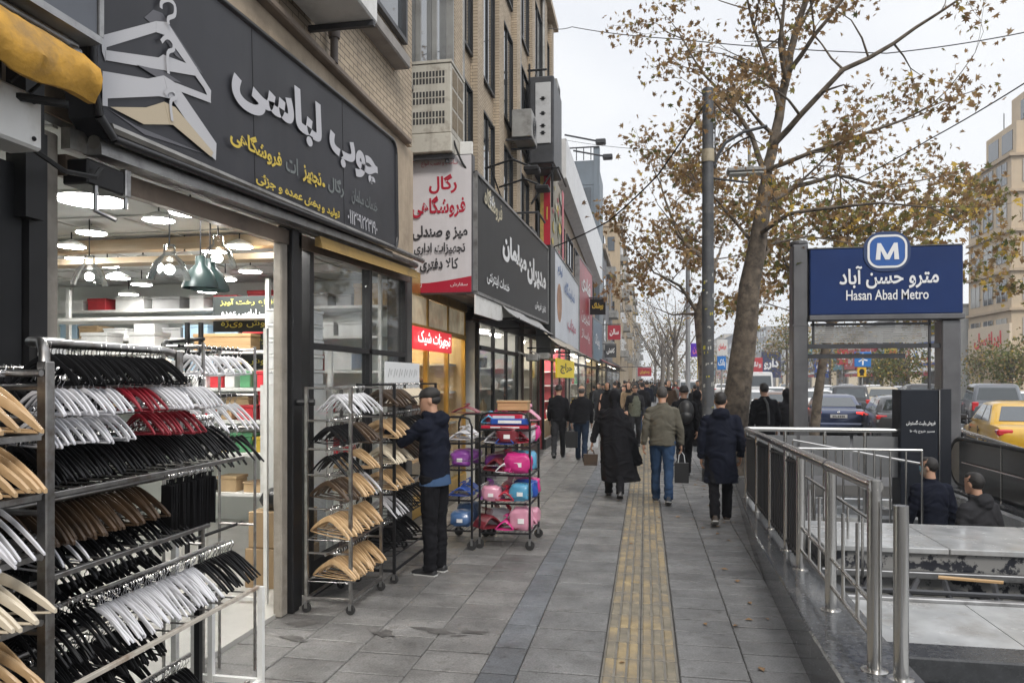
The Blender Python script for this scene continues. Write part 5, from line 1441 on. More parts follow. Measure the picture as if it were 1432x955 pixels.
# ---------------------------------------------------------------- hangers
HM = {'wood': mat('hanger_wood', (0.55, 0.38, 0.21), 0.38, grain=((18, 3, 3), (0.44, 0.28, 0.14)), rnd=0.12, coat=0.3),
      'cream': mat('hanger_cream', (0.66, 0.58, 0.45), 0.4, rnd=0.08), 'black': mat('hanger_black', (0.005, 0.005, 0.006), 0.33, rnd=0.3, spec=0.28),
      'velvet': mat('hanger_velvet', (0.005, 0.005, 0.006), 0.75, rnd=0.3, spec=0.2), 'white': mat('hanger_white', (0.60, 0.60, 0.63), 0.32, rnd=0.12),
      'red': mat('hanger_red', (0.22, 0.012, 0.022), 0.35, rnd=0.2), 'brown': mat('hanger_brown', (0.06, 0.036, 0.02), 0.35, rnd=0.3)}
def hanger_mesh(style):
    """XZ plane, the rail at z = 0 under the hook; returns body and hook meshes"""
    hw, zc, drop, h0, h1, th = {'long': (0,) * 6, 'wood': (0.21, -0.075, 0.120, 0.046, 0.030, 0.013), 'slim': (0.205, -0.070, 0.135, 0.023, 0.018, 0.008), 'flat': (0.20, -0.07, 0.115, 0.030, 0.026, 0.006), 'kid': (0.15, -0.065, 0.095, 0.024, 0.018, 0.009)}[style]
    if style == 'long':                     # a tall folded clamp hanger
        mb = MB(); mb.box((-0.042, -0.004, -0.33), (0.042, 0.004, -0.06), ch=0.003); mb.tube([(0, 0, -0.03), (0, 0, -0.09)], 0.005, 6)
        return mb, hanger_mesh('kid')[1]
    mb = MB(); rings = []
    n = 7
    for i in range(-n, n + 1):
        f = abs(i) / n
        x = hw * i / n
        z = zc - drop * (f ** 1.22) + 0.006 * math.sin(math.pi * f)
        h = h0 + (h1 - h0) * f
        if abs(i) == n: h *= 0.5
        y0 = 0.010 * f * f if style in ('wood', 'slim') else 0
        rings.append([Vector((x, y0 - th/2, z + h*.35)), Vector((x, y0 - th*.2, z + h/2)), Vector((x, y0 + th*.2, z + h/2)), Vector((x, y0 + th/2, z + h*.35)), Vector((x, y0 + th/2, z - h*.4)), Vector((x, y0, z - h/2)), Vector((x, y0 - th/2, z - h*.4))])
    mb.loft(rings)
    zb = zc - drop - 0.004
    if style != 'slim': mb.tube([(-hw*.93, 0.006, zb), (0, 0.0, zb - 0.002), (hw*.93, 0.006, zb)], 0.0045 if style != 'flat' else 0.0035, 6)
    body = mb
    mb = MB()
    pts = [(0, 0, zc), (0, 0, -0.040), (0.010, 0, -0.034), (0.018, 0, -0.022), (0.018, 0, -0.010), (0.010, 0, 0.000), (0, 0, 0.003), (-0.011, 0, -0.001), (-0.018, 0, -0.010), (-0.019, 0, -0.018)]
    mb.tube(pts, 0.0022, 5)
    return body, mb
HMESH = {}
HN = {'wood': ('wooden_hanger', 'wood'), 'cream': ('wooden_hanger', 'wood'), 'black': ('black_hanger', 'slim'), 'velvet': ('velvet_hanger', 'flat'), 'white': ('white_hanger', 'slim'), 'red': ('red_hanger', 'slim'), 'brown': ('brown_hanger', 'wood'), 'kid': ('white_hanger', 'kid'), 'redkid': ('red_hanger', 'kid'), 'long': ('trouser_hanger', 'long')}
NHANG = 0
def hang(kind, p, yaw, tilt, label, group, sc=1.0):
    global NHANG
    if kind not in HMESH:
        nm, stl = HN[kind]
        b, h = hanger_mesh(stl)
        HMESH[kind] = (nm, b.data(nm, HM[{'kid': 'white', 'redkid': 'red', 'long': 'velvet'}.get(kind, kind)], 40), h.data('hook', CHROME, 60))
    nm, bm_, hm_ = HMESH[kind]
    o = link(nm, bm_); o.location = p; o.rotation_euler = (0, tilt, yaw)
    tag(o, label, 'hanger', group)
    h = link('hook', hm_, o)
    if sc != 1.0: o.scale = (sc,) * 3
    NHANG += 1
    return o
CN = {'wood': 'pale wooden', 'cream': 'cream', 'black': 'glossy black', 'velvet': 'matt black', 'white': 'white plastic', 'red': 'red', 'brown': 'dark brown', 'kid': 'small white', 'redkid': 'small red', 'long': 'long black clamp'}
def row(kind, n, X, z, y0, y1, where, rr=random.Random(11), dz=0.0, xs=0.0, yaw=-0.42, sc=1.0):
    g = '%s hangers %s' % (CN[kind], where)
    for k in range(n):
        f = (k + 0.5) / n
        hang(kind, (X + rr.uniform(-.006, .006) + xs * f, y0 + (y1 - y0) * f + rr.uniform(-.004, .004), z + dz * f + 0.012), yaw + rr.uniform(-0.14, 0.14), rr.uniform(-0.05, 0.05), '%s hanger %s' % (CN[kind], where), g, sc * rr.uniform(.96, 1.04))

# ---------------------------------------------------------------- near rack
def bar(mb, a, b, w=0.028):
    a, b = Vector(a), Vector(b)
    mb.tube([a, b], w / 2, 6)
t = thing('clothes_rack', 'big steel rack in the left foreground packed with black, white and red hangers', 'rack', (-2.25, 2.9, 0))
def part(name, fn, m, par=None, smooth=None):
    mb = MB(); fn(mb); return mb.build(name, m, par or t, smooth=smooth)
part('upright', lambda m: m.box((-2.035, 2.17, 0), (-1.995, 2.21, 1.86), ch=0.004), RACK_STEEL)
part('upright', lambda m: m.box((-2.48, 2.17, 0), (-2.44, 2.21, 1.90), ch=0.004), RACK_STEEL)
part('upright', lambda m: m.tube([(-2.18, 3.16, 1.2), (-2.18, 3.16, 1.93)], 0.018, 8), RACK_STEEL)
part('upright', lambda m: m.box((-2.50, 3.55, 0), (-2.47, 3.58, 1.9)), WHITE_PAINT)
part('top_rail', lambda m: m.tube([(-2.02, 2.19, 1.80), (-2.03, 2.20, 1.89), (-2.08, 2.24, 1.93), (-2.18, 2.3, 1.935), (-2.24, 2.4, 1.935), (-2.24, 3.12, 1.935), (-2.2, 3.16, 1.92)], 0.018, 10), RACK_STEEL, smooth=60)
RZ = [(1.77, 2.2, 3.3), (1.66, 2.2, 3.45), (1.60, 2.2, 3.5), (1.34, 2.2, 3.35), (1.22, 2.2, 3.2), (0.93, 2.2, 3.6), (0.80, 2.2, 3.4), (0.44, 2.2, 3.3)]
for z, a, b in RZ:
    part('rail', lambda m: m.tube([(-2.22, a, z), (-2.22, b, z)], 0.012, 8), RACK_STEEL if z != 1.60 else CHROME, smooth=60)
    part('end_arm', lambda m: m.tube([(-2.02, 2.2, z), (-2.46, 2.2, z)], 0.011, 6), RACK_STEEL)
for z, y1 in ((1.40, 3.45), (1.115, 3.15), (0.70, 3.60), (0.24, 3.5)):
    part('front_bar', lambda m: m.box((-2.03, 2.2, z - 0.009), (-2.01, y1, z + 0.009), ch=0.002), mat('rusty_white', (0.5, 0.46, 0.4), 0.5, var=0.2, dirt=0.9, ds=6, dcol=(0.16, 0.08, 0.04)) if z == 0.70 else RACK_STEEL)
    part('shelf_wire', lambda m: [m.tube([(-2.02, 2.3 + k * 0.1, z), (-2.45, 2.3 + k * 0.1, z)], 0.004, 4) for k in range(int((y1 - 2.3) / .1))], RACK_STEEL)
for x, y in ((-2.01, 3.61), (-2.40, 3.61), (-2.14, 3.25), (-2.3, 3.61)):
    part('leg', lambda m: m.box((x - .014, y - .014, 0), (x + .014, y + .014, 0.70)), WHITE_PAINT if y > 3.5 else BLACK_METAL)
part('stretcher', lambda m: (m.box((-2.4, 3.6, 0.18), (-2.0, 3.625, 0.21)), m.box((-2.03, 2.6, 0.18), (-2.0, 3.6, 0.21))), WHITE_PAINT)
RY = -0.26
W0 = 'on the top rail of the foreground rack'
row('velvet', 37, -2.24, 1.935, 2.42, 3.12, W0, yaw=RY, sc=.86)
W = 'on the second rail of the foreground rack'
row('kid', 13, -2.13, 1.80, 2.26, 2.66, W, yaw=RY, sc=.86); row('redkid', 6, -2.13, 1.80, 2.68, 2.86, W, yaw=RY, sc=.86); row('kid', 15, -2.13, 1.80, 2.88, 3.28, W + ' by its far end', yaw=RY, sc=.86)
W = 'on the third rail of the foreground rack'
row('kid', 16, -2.15, 1.69, 2.26, 2.7, W, yaw=RY, sc=.86); row('redkid', 11, -2.13, 1.69, 2.78, 3.14, W, yaw=RY, sc=.86)
row('black', 73, -2.21, 1.60, 2.26, 3.48, 'in the long row on the fourth rail of the foreground rack', yaw=RY, sc=.86)
W = 'on the fifth rail of the foreground rack'
row('brown', 28, -2.24, 1.36, 2.26, 2.95, W, yaw=RY, sc=.86); row('long', 24, -2.13, 1.36, 2.99, 3.34, W, yaw=RY, sc=.86)
W = 'on the sixth rail of the foreground rack'
row('kid', 5, -2.2, 1.245, 2.26, 2.5, W + ' by the near post', yaw=RY, sc=.86); row('black', 40, -2.2, 1.22, 2.3, 3.12, W, yaw=RY, sc=.86)
W = 'on the low rail of the foreground rack'
row('black', 15, -2.2, 0.93, 2.26, 2.62, W, yaw=RY, sc=.86); row('white', 50, -2.17, 0.925, 2.6, 3.26, W, yaw=RY, sc=.86); row('black', 22, -2.17, 0.93, 3.28, 3.6, W + ' by its far end', yaw=RY, sc=.86)
row('velvet', 40, -2.16, 0.79, 2.26, 2.86, 'bunched under the white ones on the foreground rack', yaw=RY, sc=.86)
row('black', 46, -2.2, 0.44, 2.3, 3.25, 'on the bottom rail of the foreground rack', yaw=RY, sc=.86)

for z, y1, nm in ((1.84, 3.1, 'highest'), (1.55, 3.4, 'second'), (1.26, 3.0, 'third'), (0.98, 3.3, 'fourth'), (0.5, 3.2, 'lowest')):
    part('back_rail', lambda m: m.tube([(-2.42, 2.2, z), (-2.42, y1, z)], 0.010, 6), RACK_STEEL)
    row('velvet', int((y1 - 2.26) / .036), -2.42, z, 2.26, y1, 'on the %s back rail of the foreground rack' % nm, yaw=-.3)
# leftmost rack, cut by the frame
t = thing('clothes_rack', 'steel rack of wooden hangers cut by the left edge of the photo', 'rack', (-2.2, 1.7, 0))
part('upright', lambda m: (m.box((-2.50, 2.10, 0), (-2.47, 2.13, 1.85))), RACK_STEEL)
part('upright', lambda m: (m.box((-2.50, 1.0, 0), (-2.47, 1.03, 1.85))), RACK_STEEL)
for z, kind, n, nm in ((1.82, 'wood', 8, 'top'), (1.62, 'wood', 8, 'second'), (1.42, 'white', 9, 'third'), (1.20, 'cream', 8, 'fourth'), (0.98, 'wood', 7, 'fifth')):
    part('rail', lambda m: m.tube([(-2.14, 1.1, z), (-2.14, 2.15, z)], 0.013, 8), CHROME, smooth=60)
    part('end_arm', lambda m: m.tube([(-2.0, 2.155, z + 0.0), (-2.49, 2.155, z + 0.0)], 0.012, 6), RACK_STEEL)
    part('shelf_bar', lambda m: m.box((-2.02, 1.1, z - 0.225), (-1.995, 2.15, z - 0.205)), RACK_STEEL)
    row(kind, n, -2.135, z, 1.80, 2.13, 'on the %s rail of the leftmost rack' % nm, yaw=-0.08)
# rack of white hangers behind
t = thing('clothes_rack', 'thin wire rack of white hangers standing just inside the shop opening', 'rack', (-2.5, 3.9, 0))
for x in (-2.62, -2.38):
    for y in (3.66, 4.2): part('upright', lambda m: m.tube([(x, y, 0), (x, y, 2.0)], 0.010, 6), RACK_STEEL)
for z in (1.98, 1.70, 1.50, 0.9): part('rail', lambda m: m.tube([(-2.5, 3.62, z), (-2.5, 4.26, z)], 0.010, 6), BLACK_METAL); part('end_arm', lambda m: (m.tube([(-2.62, 3.66, z), (-2.38, 3.66, z)], 0.008, 5), m.tube([(-2.62, 4.2, z), (-2.38, 4.2, z)], 0.008, 5)), RACK_STEEL)
row('kid', 12, -2.5, 1.98, 3.66, 4.22, 'on the top rail of the thin wire rack'); row('white', 10, -2.5, 1.70, 3.66, 4.2, 'on the middle rail of the thin wire rack'); row('black', 12, -2.48, 1.50, 3.66, 4.24, 'on the lower rail of the thin wire rack')

for k in range(9):
    hang(('white', 'kid', 'cream')[k % 3], (-5.95 + k * 0.26, 6.55, 2.06), rng.uniform(-.4, .4), 0, '%s hanger hung from the high gantry in the shop' % CN[('white', 'kid', 'cream')[k % 3]], '%s hangers on the high gantry' % CN[('white', 'kid', 'cream')[k % 3]])
# ---------------------------------------------------------------- middle racks on castors
def castor(par, x, y, r=0.035):
    mb = MB(); mb.lathe([(r * .4, -0.014), (r, -0.012), (r, 0.012), (r * .4, 0.014)], 14, M=Matrix.Translation((x, y, r)) @ Matrix.Rotation(R(90), 4, 'X')); o = mb.build('castor', RUBBER, par, smooth=40)
    mb = MB(); mb.box((x - .012, y - .02, r), (x + .012, y - .016, r * 2.2)); mb.box((x - .012, y + .016, r), (x + .012, y + .02, r * 2.2)); mb.box((x - .014, y - .022, r * 2.2), (x + .014, y + .022, r * 2.4)); mb.build('fork', DULL_STEEL, o)
def mid_rack(label, x0, x1, y0, y1, H, rails, m=RACK_STEEL, shelves=()):
    t = thing('clothes_rack', label, 'rack', ((x0 + x1) / 2, (y0 + y1) / 2, 0))
    for x in (x0, x1):
        for y in (y0, y1):
            mb = MB(); mb.box((x - .012, y - .012, 0.085), (x + .012, y + .012, H)); mb.build('upright', m, t)
            castor(t, x, y)
    mb = MB()
    for a, b in (((x0, y0), (x1, y0)), ((x1, y0), (x1, y1)), ((x1, y1), (x0, y1)), ((x0, y1), (x0, y0))): mb.tube([(*a, 0.11), (*b, 0.11)], 0.014, 6)
    mb.build('base_frame', m, t)
    for z in rails:
        mb = MB(); xm = (x0 + x1) / 2; mb.tube([(xm, y0 - 0.06, z), (xm, y1 + 0.06, z)], 0.010, 7); mb.build('rail', m, t)
        for y in (y0, y1):
            mb = MB(); mb.tube([(x0, y, z), (x1, y, z)], 0.009, 6); mb.build('end_arm', m, t)
    for z in shelves:
        mb = MB()
        for x in (x0, x1): mb.tube([(x, y0, z), (x, y1, z)], 0.008, 6)
        for k in range(8): mb.tube([(x0, y0 + (y1 - y0) * k / 7, z), (x1, y0 + (y1 - y0) * k / 7, z)], 0.004, 4)
        mb.build('wire_shelf', m, t)
    return t
mid_rack('tall steel rack on castors with white hangers on top and pale wooden ones below', -2.58, -2.22, 5.32, 5.98, 1.74, (1.73, 1.48, 1.26, 1.06, 0.80, 0.46), shelves=(0.56, 0.24))
A = 'of the rack beside the dark pillar'
row('white', 15, -2.38, 1.73, 5.36, 6.02, 'on the top rail ' + A)
row('velvet', 10, -2.4, 1.48, 5.3, 5.75, 'on the second rail ' + A); row('brown', 6, -2.4, 1.48, 5.77, 6.0, 'on the second rail ' + A)
row('black', 8, -2.4, 1.26, 5.3, 5.66, 'on the third rail ' + A); row('wood', 5, -2.38, 1.26, 5.7, 5.95, 'on the third rail ' + A)
row('brown', 6, -2.4, 1.06, 5.3, 5.6, 'on the fourth rail ' + A); row('wood', 6, -2.38, 1.06, 5.62, 5.86, 'on the fourth rail ' + A); row('white', 3, -2.38, 1.06, 5.88, 6.0, 'on the fourth rail ' + A)
row('wood', 17, -2.37, 0.80, 5.26, 6.02, 'on the fifth rail ' + A)
row('wood', 17, -2.36, 0.46, 5.30, 6.04, 'on the bottom rail ' + A)
mid_rack('dark rack of brown and black hangers that the man in the cap sorts', -2.52, -2.18, 6.2, 7.5, 1.76, (1.75, 1.48, 1.24, 1.02, 0.78, 0.50), m=BLACK_METAL, shelves=(0.56, 0.24))
A = 'of the rack the man in the cap sorts'
row('brown', 14, -2.34, 1.75, 6.2, 6.85, 'on the top rail ' + A); row('cream', 10, -2.34, 1.75, 6.9, 7.45, 'on the top rail ' + A)
row('wood', 9, -2.34, 1.48, 6.2, 6.7, 'on the second rail ' + A); row('black', 12, -2.34, 1.48, 6.75, 7.45, 'on the second rail ' + A)
row('cream', 9, -2.34, 1.24, 6.2, 6.7, 'on the third rail ' + A); row('brown', 9, -2.34, 1.24, 6.75, 7.4, 'on the third rail ' + A)
row('wood', 10, -2.34, 1.02, 6.2, 6.8, 'on the fourth rail ' + A)
row('white', 8, -2.33, 0.78, 6.2, 6.55, 'on the fifth rail ' + A); row('black', 12, -2.33, 0.78, 6.6, 7.4, 'on the fifth rail ' + A)
row('velvet', 16, -2.33, 0.50, 6.2, 7.0, 'on the bottom rail ' + A)
# paper panel hung above
t = thing('hanging_poster', 'white sheet with small drawings hung above the middle racks', 'poster', (-2.6, 7.7, 1.7))
Bq = Board((-2.62, 7.15, 1.56), (0, 1, 0), (0, 0, 1))
mb = MB(); Bq.slab(mb, [(0, 0), (1.15, 0), (1.15, 0.42), (0, 0.42)], 0.01); mb.build('sheet', MATS['paper_white'], t)
mb = MB()
for k in range(12):
    a, b = 0.08 + (k % 6) * 0.17, 0.08 + (k // 6) * 0.18
    stroke(Bq, mb, [(a, b), (a + .05, b + .09), (a + .09, b + .02), (a + .12, b + .08)], 0.012, 0.012)
mb.build('drawing', mat('pencil_grey', (0.2, 0.2, 0.2), 0.7), t)

# ---------------------------------------------------------------- the two trolleys of coloured wares
PLC = {'hot pink': (0.60, 0.03, 0.22), 'pale pink': (0.62, 0.28, 0.38), 'blue': (0.02, 0.08, 0.38), 'sky blue': (0.10, 0.35, 0.55), 'red': (0.50, 0.02, 0.05), 'white': (0.7, 0.7, 0.72), 'purple': (0.22, 0.05, 0.28), 'dark red': (0.18, 0.02, 0.03), 'denim blue': (0.06, 0.13, 0.28)}
PM = {k: mat('plastic_' + k.replace(' ', '_'), c, 0.3, rnd=0.1, coat=0.4) for k, c in PLC.items()}
def trolley(label, x0, x1, y0, y1, H, shelves, m):
    t = thing('wire_trolley', label, 'trolley', ((x0 + x1) / 2, (y0 + y1) / 2, 0))
    for y in (y0, y1):
        mb = MB(); mb.tube([(x0, y, 0.1), (x0, y, H - 0.1), (x0 + 0.03, y, H - 0.02), (x0 + 0.09, y, H), (x1 - 0.09, y, H), (x1 - 0.03, y, H - 0.02), (x1, y, H - 0.1), (x1, y, 0.1)], 0.012, 8); mb.build('end_frame', m, t, smooth=60)
    for x in (x0, x1):
        for y in (y0, y1): castor(t, x, y, 0.05)
    for z in shelves:
        mb = MB()
        for a, b in (((x0, y0), (x1, y0)), ((x1, y0), (x1, y1)), ((x1, y1), (x0, y1)), ((x0, y1), (x0, y0))): mb.tube([(*a, z), (*b, z)], 0.010, 6)
        for k in range(1, 9):
            x = x0 + (x1 - x0) * k / 9; mb.tube([(x, y0, z), (x, y1, z)], 0.003, 4)
        mb.build('wire_shelf', m, t)
        if z > 0.2 and z < H - .2:
            mb = MB()
            for a, b in (((x0, y0), (x1, y0)), ((x1, y0), (x1, y1))): mb.tube([(*a, z + 0.10), (*b, z + 0.10)], 0.004, 4)
            mb.build('guard_wire', CHROME, t)
    return t
def pack(c, cname, where, w=0.26, h=0.14, n=6, lean=0.25, yaw=0.0, group=None):
    """a bundle of small plastic hangers: nested rounded triangles standing in a row"""
    mb = MB(); body, hook = hanger_mesh('kid')
    sx, sz = w / 0.30, h / 0.17
    for k in range(n + 3):
        y = k * 0.019
        mb.add([(p.x * sx, p.y * 1.5 + y + (p.z + .18) * lean, (p.z + 0.185) * sz) for p in body.v], body.f)
        mb.add([(p.x, p.y + y + (p.z + .18) * lean, (p.z + 0.185) * sz) for p in hook.v], hook.f)
    M_ = Matrix.Translation(Vector(c) + Vector((0, 0, 0.008))) @ Matrix.Rotation(yaw, 4, 'Z')
    mb.v = [M_ @ p for p in mb.v]
    return solo('hanger_bundle', mb, PM[cname], '%s hanger bundle %s' % (cname, where), 'hanger bundle', c, group, smooth=50)
def pouch(c, w, d, h, cname, where, group=None):
    w *= rng.uniform(.8, 1.12); h *= rng.uniform(.72, 1.05)
    mb = MB(); mb.ball((0, 0, 0), 1.0, 28, 18)
    q = Vector(c) * 7
    for i, p in enumerate(mb.v):
        e = Vector([math.copysign(abs(a) ** 0.55, a) for a in p]); e *= 1 + .16 * noise.noise(p * 1.9 + q) + .10 * abs(noise.noise(p * 4.2 + q))
        mb.v[i] = Vector((c[0] + e.x * w * .5, c[1] + e.y * d * .5, c[2] + .012 + max(0, (e.z + 1) * h * .5)))
    o = solo('plastic_pouch', mb, PM[cname], '%s plastic pouch %s' % (cname, where), 'pouch', c, group, smooth=60)
    mb = MB(); mb.box((c[0] - w*.12, c[1] - d*.54, c[2] + h*.4), (c[0] + w*.16, c[1] - d*.50, c[2] + h*.62)); mb.build('printed_card', MATS['box_white'], o)
    return o
def parcel(c, w, d, h, cname, where, group=None):
    mb = MB(); mb.box((c[0] - w/2, c[1] - d/2, c[2] + .002), (c[0] + w/2, c[1] + d/2, c[2] + h), ch=min(w, d, h) * 0.16)
    o = solo('wrapped_parcel', mb, PM[cname], '%s wrapped parcel %s' % (cname, where), 'parcel', c, group, smooth=None)
    mb = MB(); mb.box((c[0] - w*.3, c[1] - d/2 - .002, c[2] + h*.3), (c[0] + w*.3, c[1] - d/2 + .001, c[2] + h*.75)); mb.box((c[0] + w/2 - .001, c[1] - d*.3, c[2] + h*.3), (c[0] + w/2 + .002, c[1] + d*.3, c[2] + h*.75)); mb.build('printed_card', MATS['box_white'] if cname != 'white' else PM['pale pink'], o)
    return o
trolley('black wire trolley on castors loaded with pink, red and blue plastic wares', -1.74, -1.20, 7.66, 8.30, 1.44, (0.17, 0.48, 0.78, 1.08, 1.26), BLACK_METAL)
C = 'of the black trolley'
for z, nm, items in ((0.17, 'bottom shelf', (('dark red', -1.6, 7.76), ('red', -1.45, 7.95), ('pale pink', -1.30, 7.76), ('pale pink', -1.30, 8.02), ('dark red', -1.6, 8.05))),
                     (0.48, 'second shelf', (('purple', -1.6, 7.75), ('white', -1.6, 8.0), ('sky blue', -1.31, 7.75), ('hot pink', -1.31, 7.98), ('pale pink', -1.45, 8.1))),
                     (0.78, 'third shelf', (('dark red', -1.6, 7.76), ('hot pink', -1.32, 7.76), ('sky blue', -1.32, 8.02), ('red', -1.55, 8.02))),
                     (1.08, 'fourth shelf', (('white', -1.58, 7.78), ('red', -1.33, 7.80), ('white', -1.33, 8.06), ('pale pink', -1.58, 8.05)))):
    for k, (cn, x, y) in enumerate(items):
        side = ('left' if x < -1.45 else 'right') + (' front' if y < 7.9 else ' back')
        if (k + int(z * 10)) % 3 == 0 and cn != 'hot pink':
            pouch((x, y, z + .01), 0.25, 0.2, 0.24, cn, '%s on the %s %s' % (side, nm, C))
        else:
            pack((x, y - .06, z + .01), cn, '%s on the %s %s' % (side, nm, C), 0.27, 0.2, 8, yaw=rng.uniform(-.5, .9))
parcel((-1.47, 7.98, 1.27), 0.52, 0.62, 0.035, 'red', 'lying flat under the top wares ' + C)
parcel((-1.50, 7.86, 1.31), 0.40, 0.2, 0.13, 'red', 'long and lying on top ' + C); parcel((-1.42, 7.72, 1.31), 0.42, 0.08, 0.07, 'blue', 'narrow and lying at the front of the top ' + C)
pack((-1.66, 7.70, 1.31), 'sky blue', 'at the left of the top ' + C, 0.16, 0.12); pack((-1.62, 8.12, 1.31), 'hot pink', 'at the back left of the top ' + C, 0.28, 0.2); pack((-1.3, 8.15, 1.31), 'pale pink', 'at the back right of the top ' + C, 0.26, 0.18)
goods_box(-1.62, 8.0, 1.45, 0.34, 0.2, 0.11, 'tan', 'wooden and riding high above the red parcels of the trolley', None, WOOD)
for z, cn in ((.18, 'hot pink'), (.49, 'red'), (.79, 'white'), (1.09, 'blue')): pack((-1.47, 7.64, z), cn, 'at the front middle of the %s shelf %s' % ({.18: 'bottom', .49: 'second', .79: 'third', 1.09: 'fourth'}[z], C), 0.2, 0.15, 5)
for k, (x, y, z, cn, w) in enumerate(((-1.33, 7.72, .79, 'hot pink', .26), (-1.62, 7.72, .49, 'pale pink', .24), (-1.3, 7.76, .18, 'red', .24), (-1.62, 7.98, .79, 'purple', .26), (-1.30, 7.98, .49, 'blue', .25), (-1.6, 7.95, .18, 'white', .25), (-1.32, 8.18, .79, 'sky blue', .25), (-1.3, 8.2, .49, 'hot pink', .25), (-1.3, 8.2, .18, 'pale pink', .25), (-1.32, 8.2, 1.09, 'hot pink', .25), (-1.45, 7.74, 1.09, 'dark red', .26))):
    pouch((x, y, z), w, .18, .21, cn, 'squeezed %s %s on the %s shelf %s' % ('left' if x < -1.44 else 'right', 'front' if y < 7.8 else 'middle' if y < 8.1 else 'back', {.18: 'bottom', .49: 'second', .79: 'third', 1.09: 'fourth'}[z], C))
trolley('second dark trolley with blue plastic wares behind the man in the cap', -2.12, -1.80, 7.55, 8.25, 1.40, (0.2, 0.52, 0.84, 1.12), BLACK_METAL)
for z, nm, cn in ((0.2, 'bottom', 'denim blue'), (0.52, 'second', 'blue'), (0.84, 'third', 'purple'), (1.12, 'top', 'white')):
    for k in range(2):
        (pouch if (z in (0.2, 0.84)) else pack)(*(((-1.95, 7.72 + k * .3, z + .01), 0.26, 0.24, 0.22, cn) if z in (0.2, 0.84) else ((-1.95, 7.64 + k * .3, z + .01), cn)), 'at the %s of the %s shelf of the second trolley' % (('front', 'back')[k], nm))
pack((-1.9, 7.62, 1.42), 'dark red', 'hung at the top of the second trolley', 0.3, 0.1)
# ---------------------------------------------------------------- people
SKIN = mat('skin', (0.42, 0.24, 0.16), 0.55, var=0.06, vs=20)
HAIRK = mat('hair_black', (0.012, 0.010, 0.009), 0.6, bump=0.4, bs=120)
HAIRG = mat('hair_grey', (0.055, 0.05, 0.047), 0.7, bump=0.4, bs=120)
EYE = mat('eye_dark', (0.02, 0.015, 0.012), 0.2)
def cloth(name, col, rough=0.85, var=0.18, **k):
    return mat(name, col, rough, var=var, vs=9, bump=0.25, bs=260, spec=0.1, **k)
CL = {'navy': cloth('cloth_navy', (0.009, 0.011, 0.020)), 'black': cloth('cloth_black', (0.010, 0.010, 0.012)), 'olive': cloth('cloth_olive', (0.105, 0.098, 0.078)), 'jeans': cloth('cloth_jeans', (0.03, 0.06, 0.12), rv=0.1),
      'dark jeans': cloth('cloth_dark_jeans', (0.015, 0.025, 0.045)), 'charcoal': cloth('cloth_charcoal', (0.03, 0.03, 0.033)), 'grey': cloth('cloth_grey', (0.11, 0.11, 0.11)), 'tan': cloth('cloth_tan', (0.25, 0.18, 0.11)),
      'sage': cloth('cloth_sage', (0.16, 0.17, 0.13)), 'white': cloth('cloth_white', (0.55, 0.54, 0.52)), 'red': cloth('cloth_red', (0.22, 0.03, 0.03)), 'blue': cloth('cloth_blue', (0.05, 0.09, 0.17)), 'brown': cloth('cloth_brown', (0.07, 0.045, 0.03))}
SHOEM = mat('shoe_black', (0.012, 0.012, 0.013), 0.4); SOLE = mat('shoe_sole', (0.5, 0.5, 0.48), 0.6)
def ellring(c, rx, ry, n=16, tilt=None):
    return [Vector((c[0] + rx * math.cos(2*math.pi*k/n), c[1] + ry * math.sin(2*math.pi*k/n), c[2])) for k in range(n)]
def hand_geo(mb, wrist, d, side, curl=0.5, s=1.0):
    """palm and five bent fingers growing along d from the wrist"""
    d = d.normalized()
    inward = Vector((-side, 0, 0)); inward = (inward - d * inward.dot(d)).normalized()
    fwd = d.cross(inward) * side
    if fwd.y < 0: fwd = -fwd
    a = [wrist, wrist + d * 0.035 * s, wrist + d * 0.088 * s]
    rings = []
    for p, w, t_ in zip(a, (0.026, 0.036, 0.040), (0.02, 0.017, 0.013)):
        rings.append([p + fwd * w * s * math.cos(q * math.pi / 4) + inward * t_ * s * math.sin(q * math.pi / 4) for q in range(8)])
    mb.loft(rings)
    for k, L_ in enumerate((0.070, 0.080, 0.076, 0.060)):
        b = a[2] + fwd * (0.030 - 0.0195 * k) * s - d * 0.006
        pts, dd = [b], d
        for j, f in enumerate((0.45, 0.32, 0.23)):
            ang = curl * (0.5 + 0.5 * j)
            dd = (d * math.cos(ang) + inward * math.sin(ang)).normalized()
            pts.append(pts[-1] + dd * L_ * f * s)
        mb.tube(pts, [0.0095 * s, 0.009 * s, 0.008 * s, 0.0065 * s], 6)
    b = wrist + d * 0.025 * s + fwd * 0.030 * s
    mb.tube([b, b + (d * .6 + fwd * .6 + inward * .3).normalized() * 0.035 * s, b + (d * .9 + fwd * .5 + inward * .5).normalized() * 0.066 * s], [0.012 * s, 0.011 * s, 0.008 * s], 6)
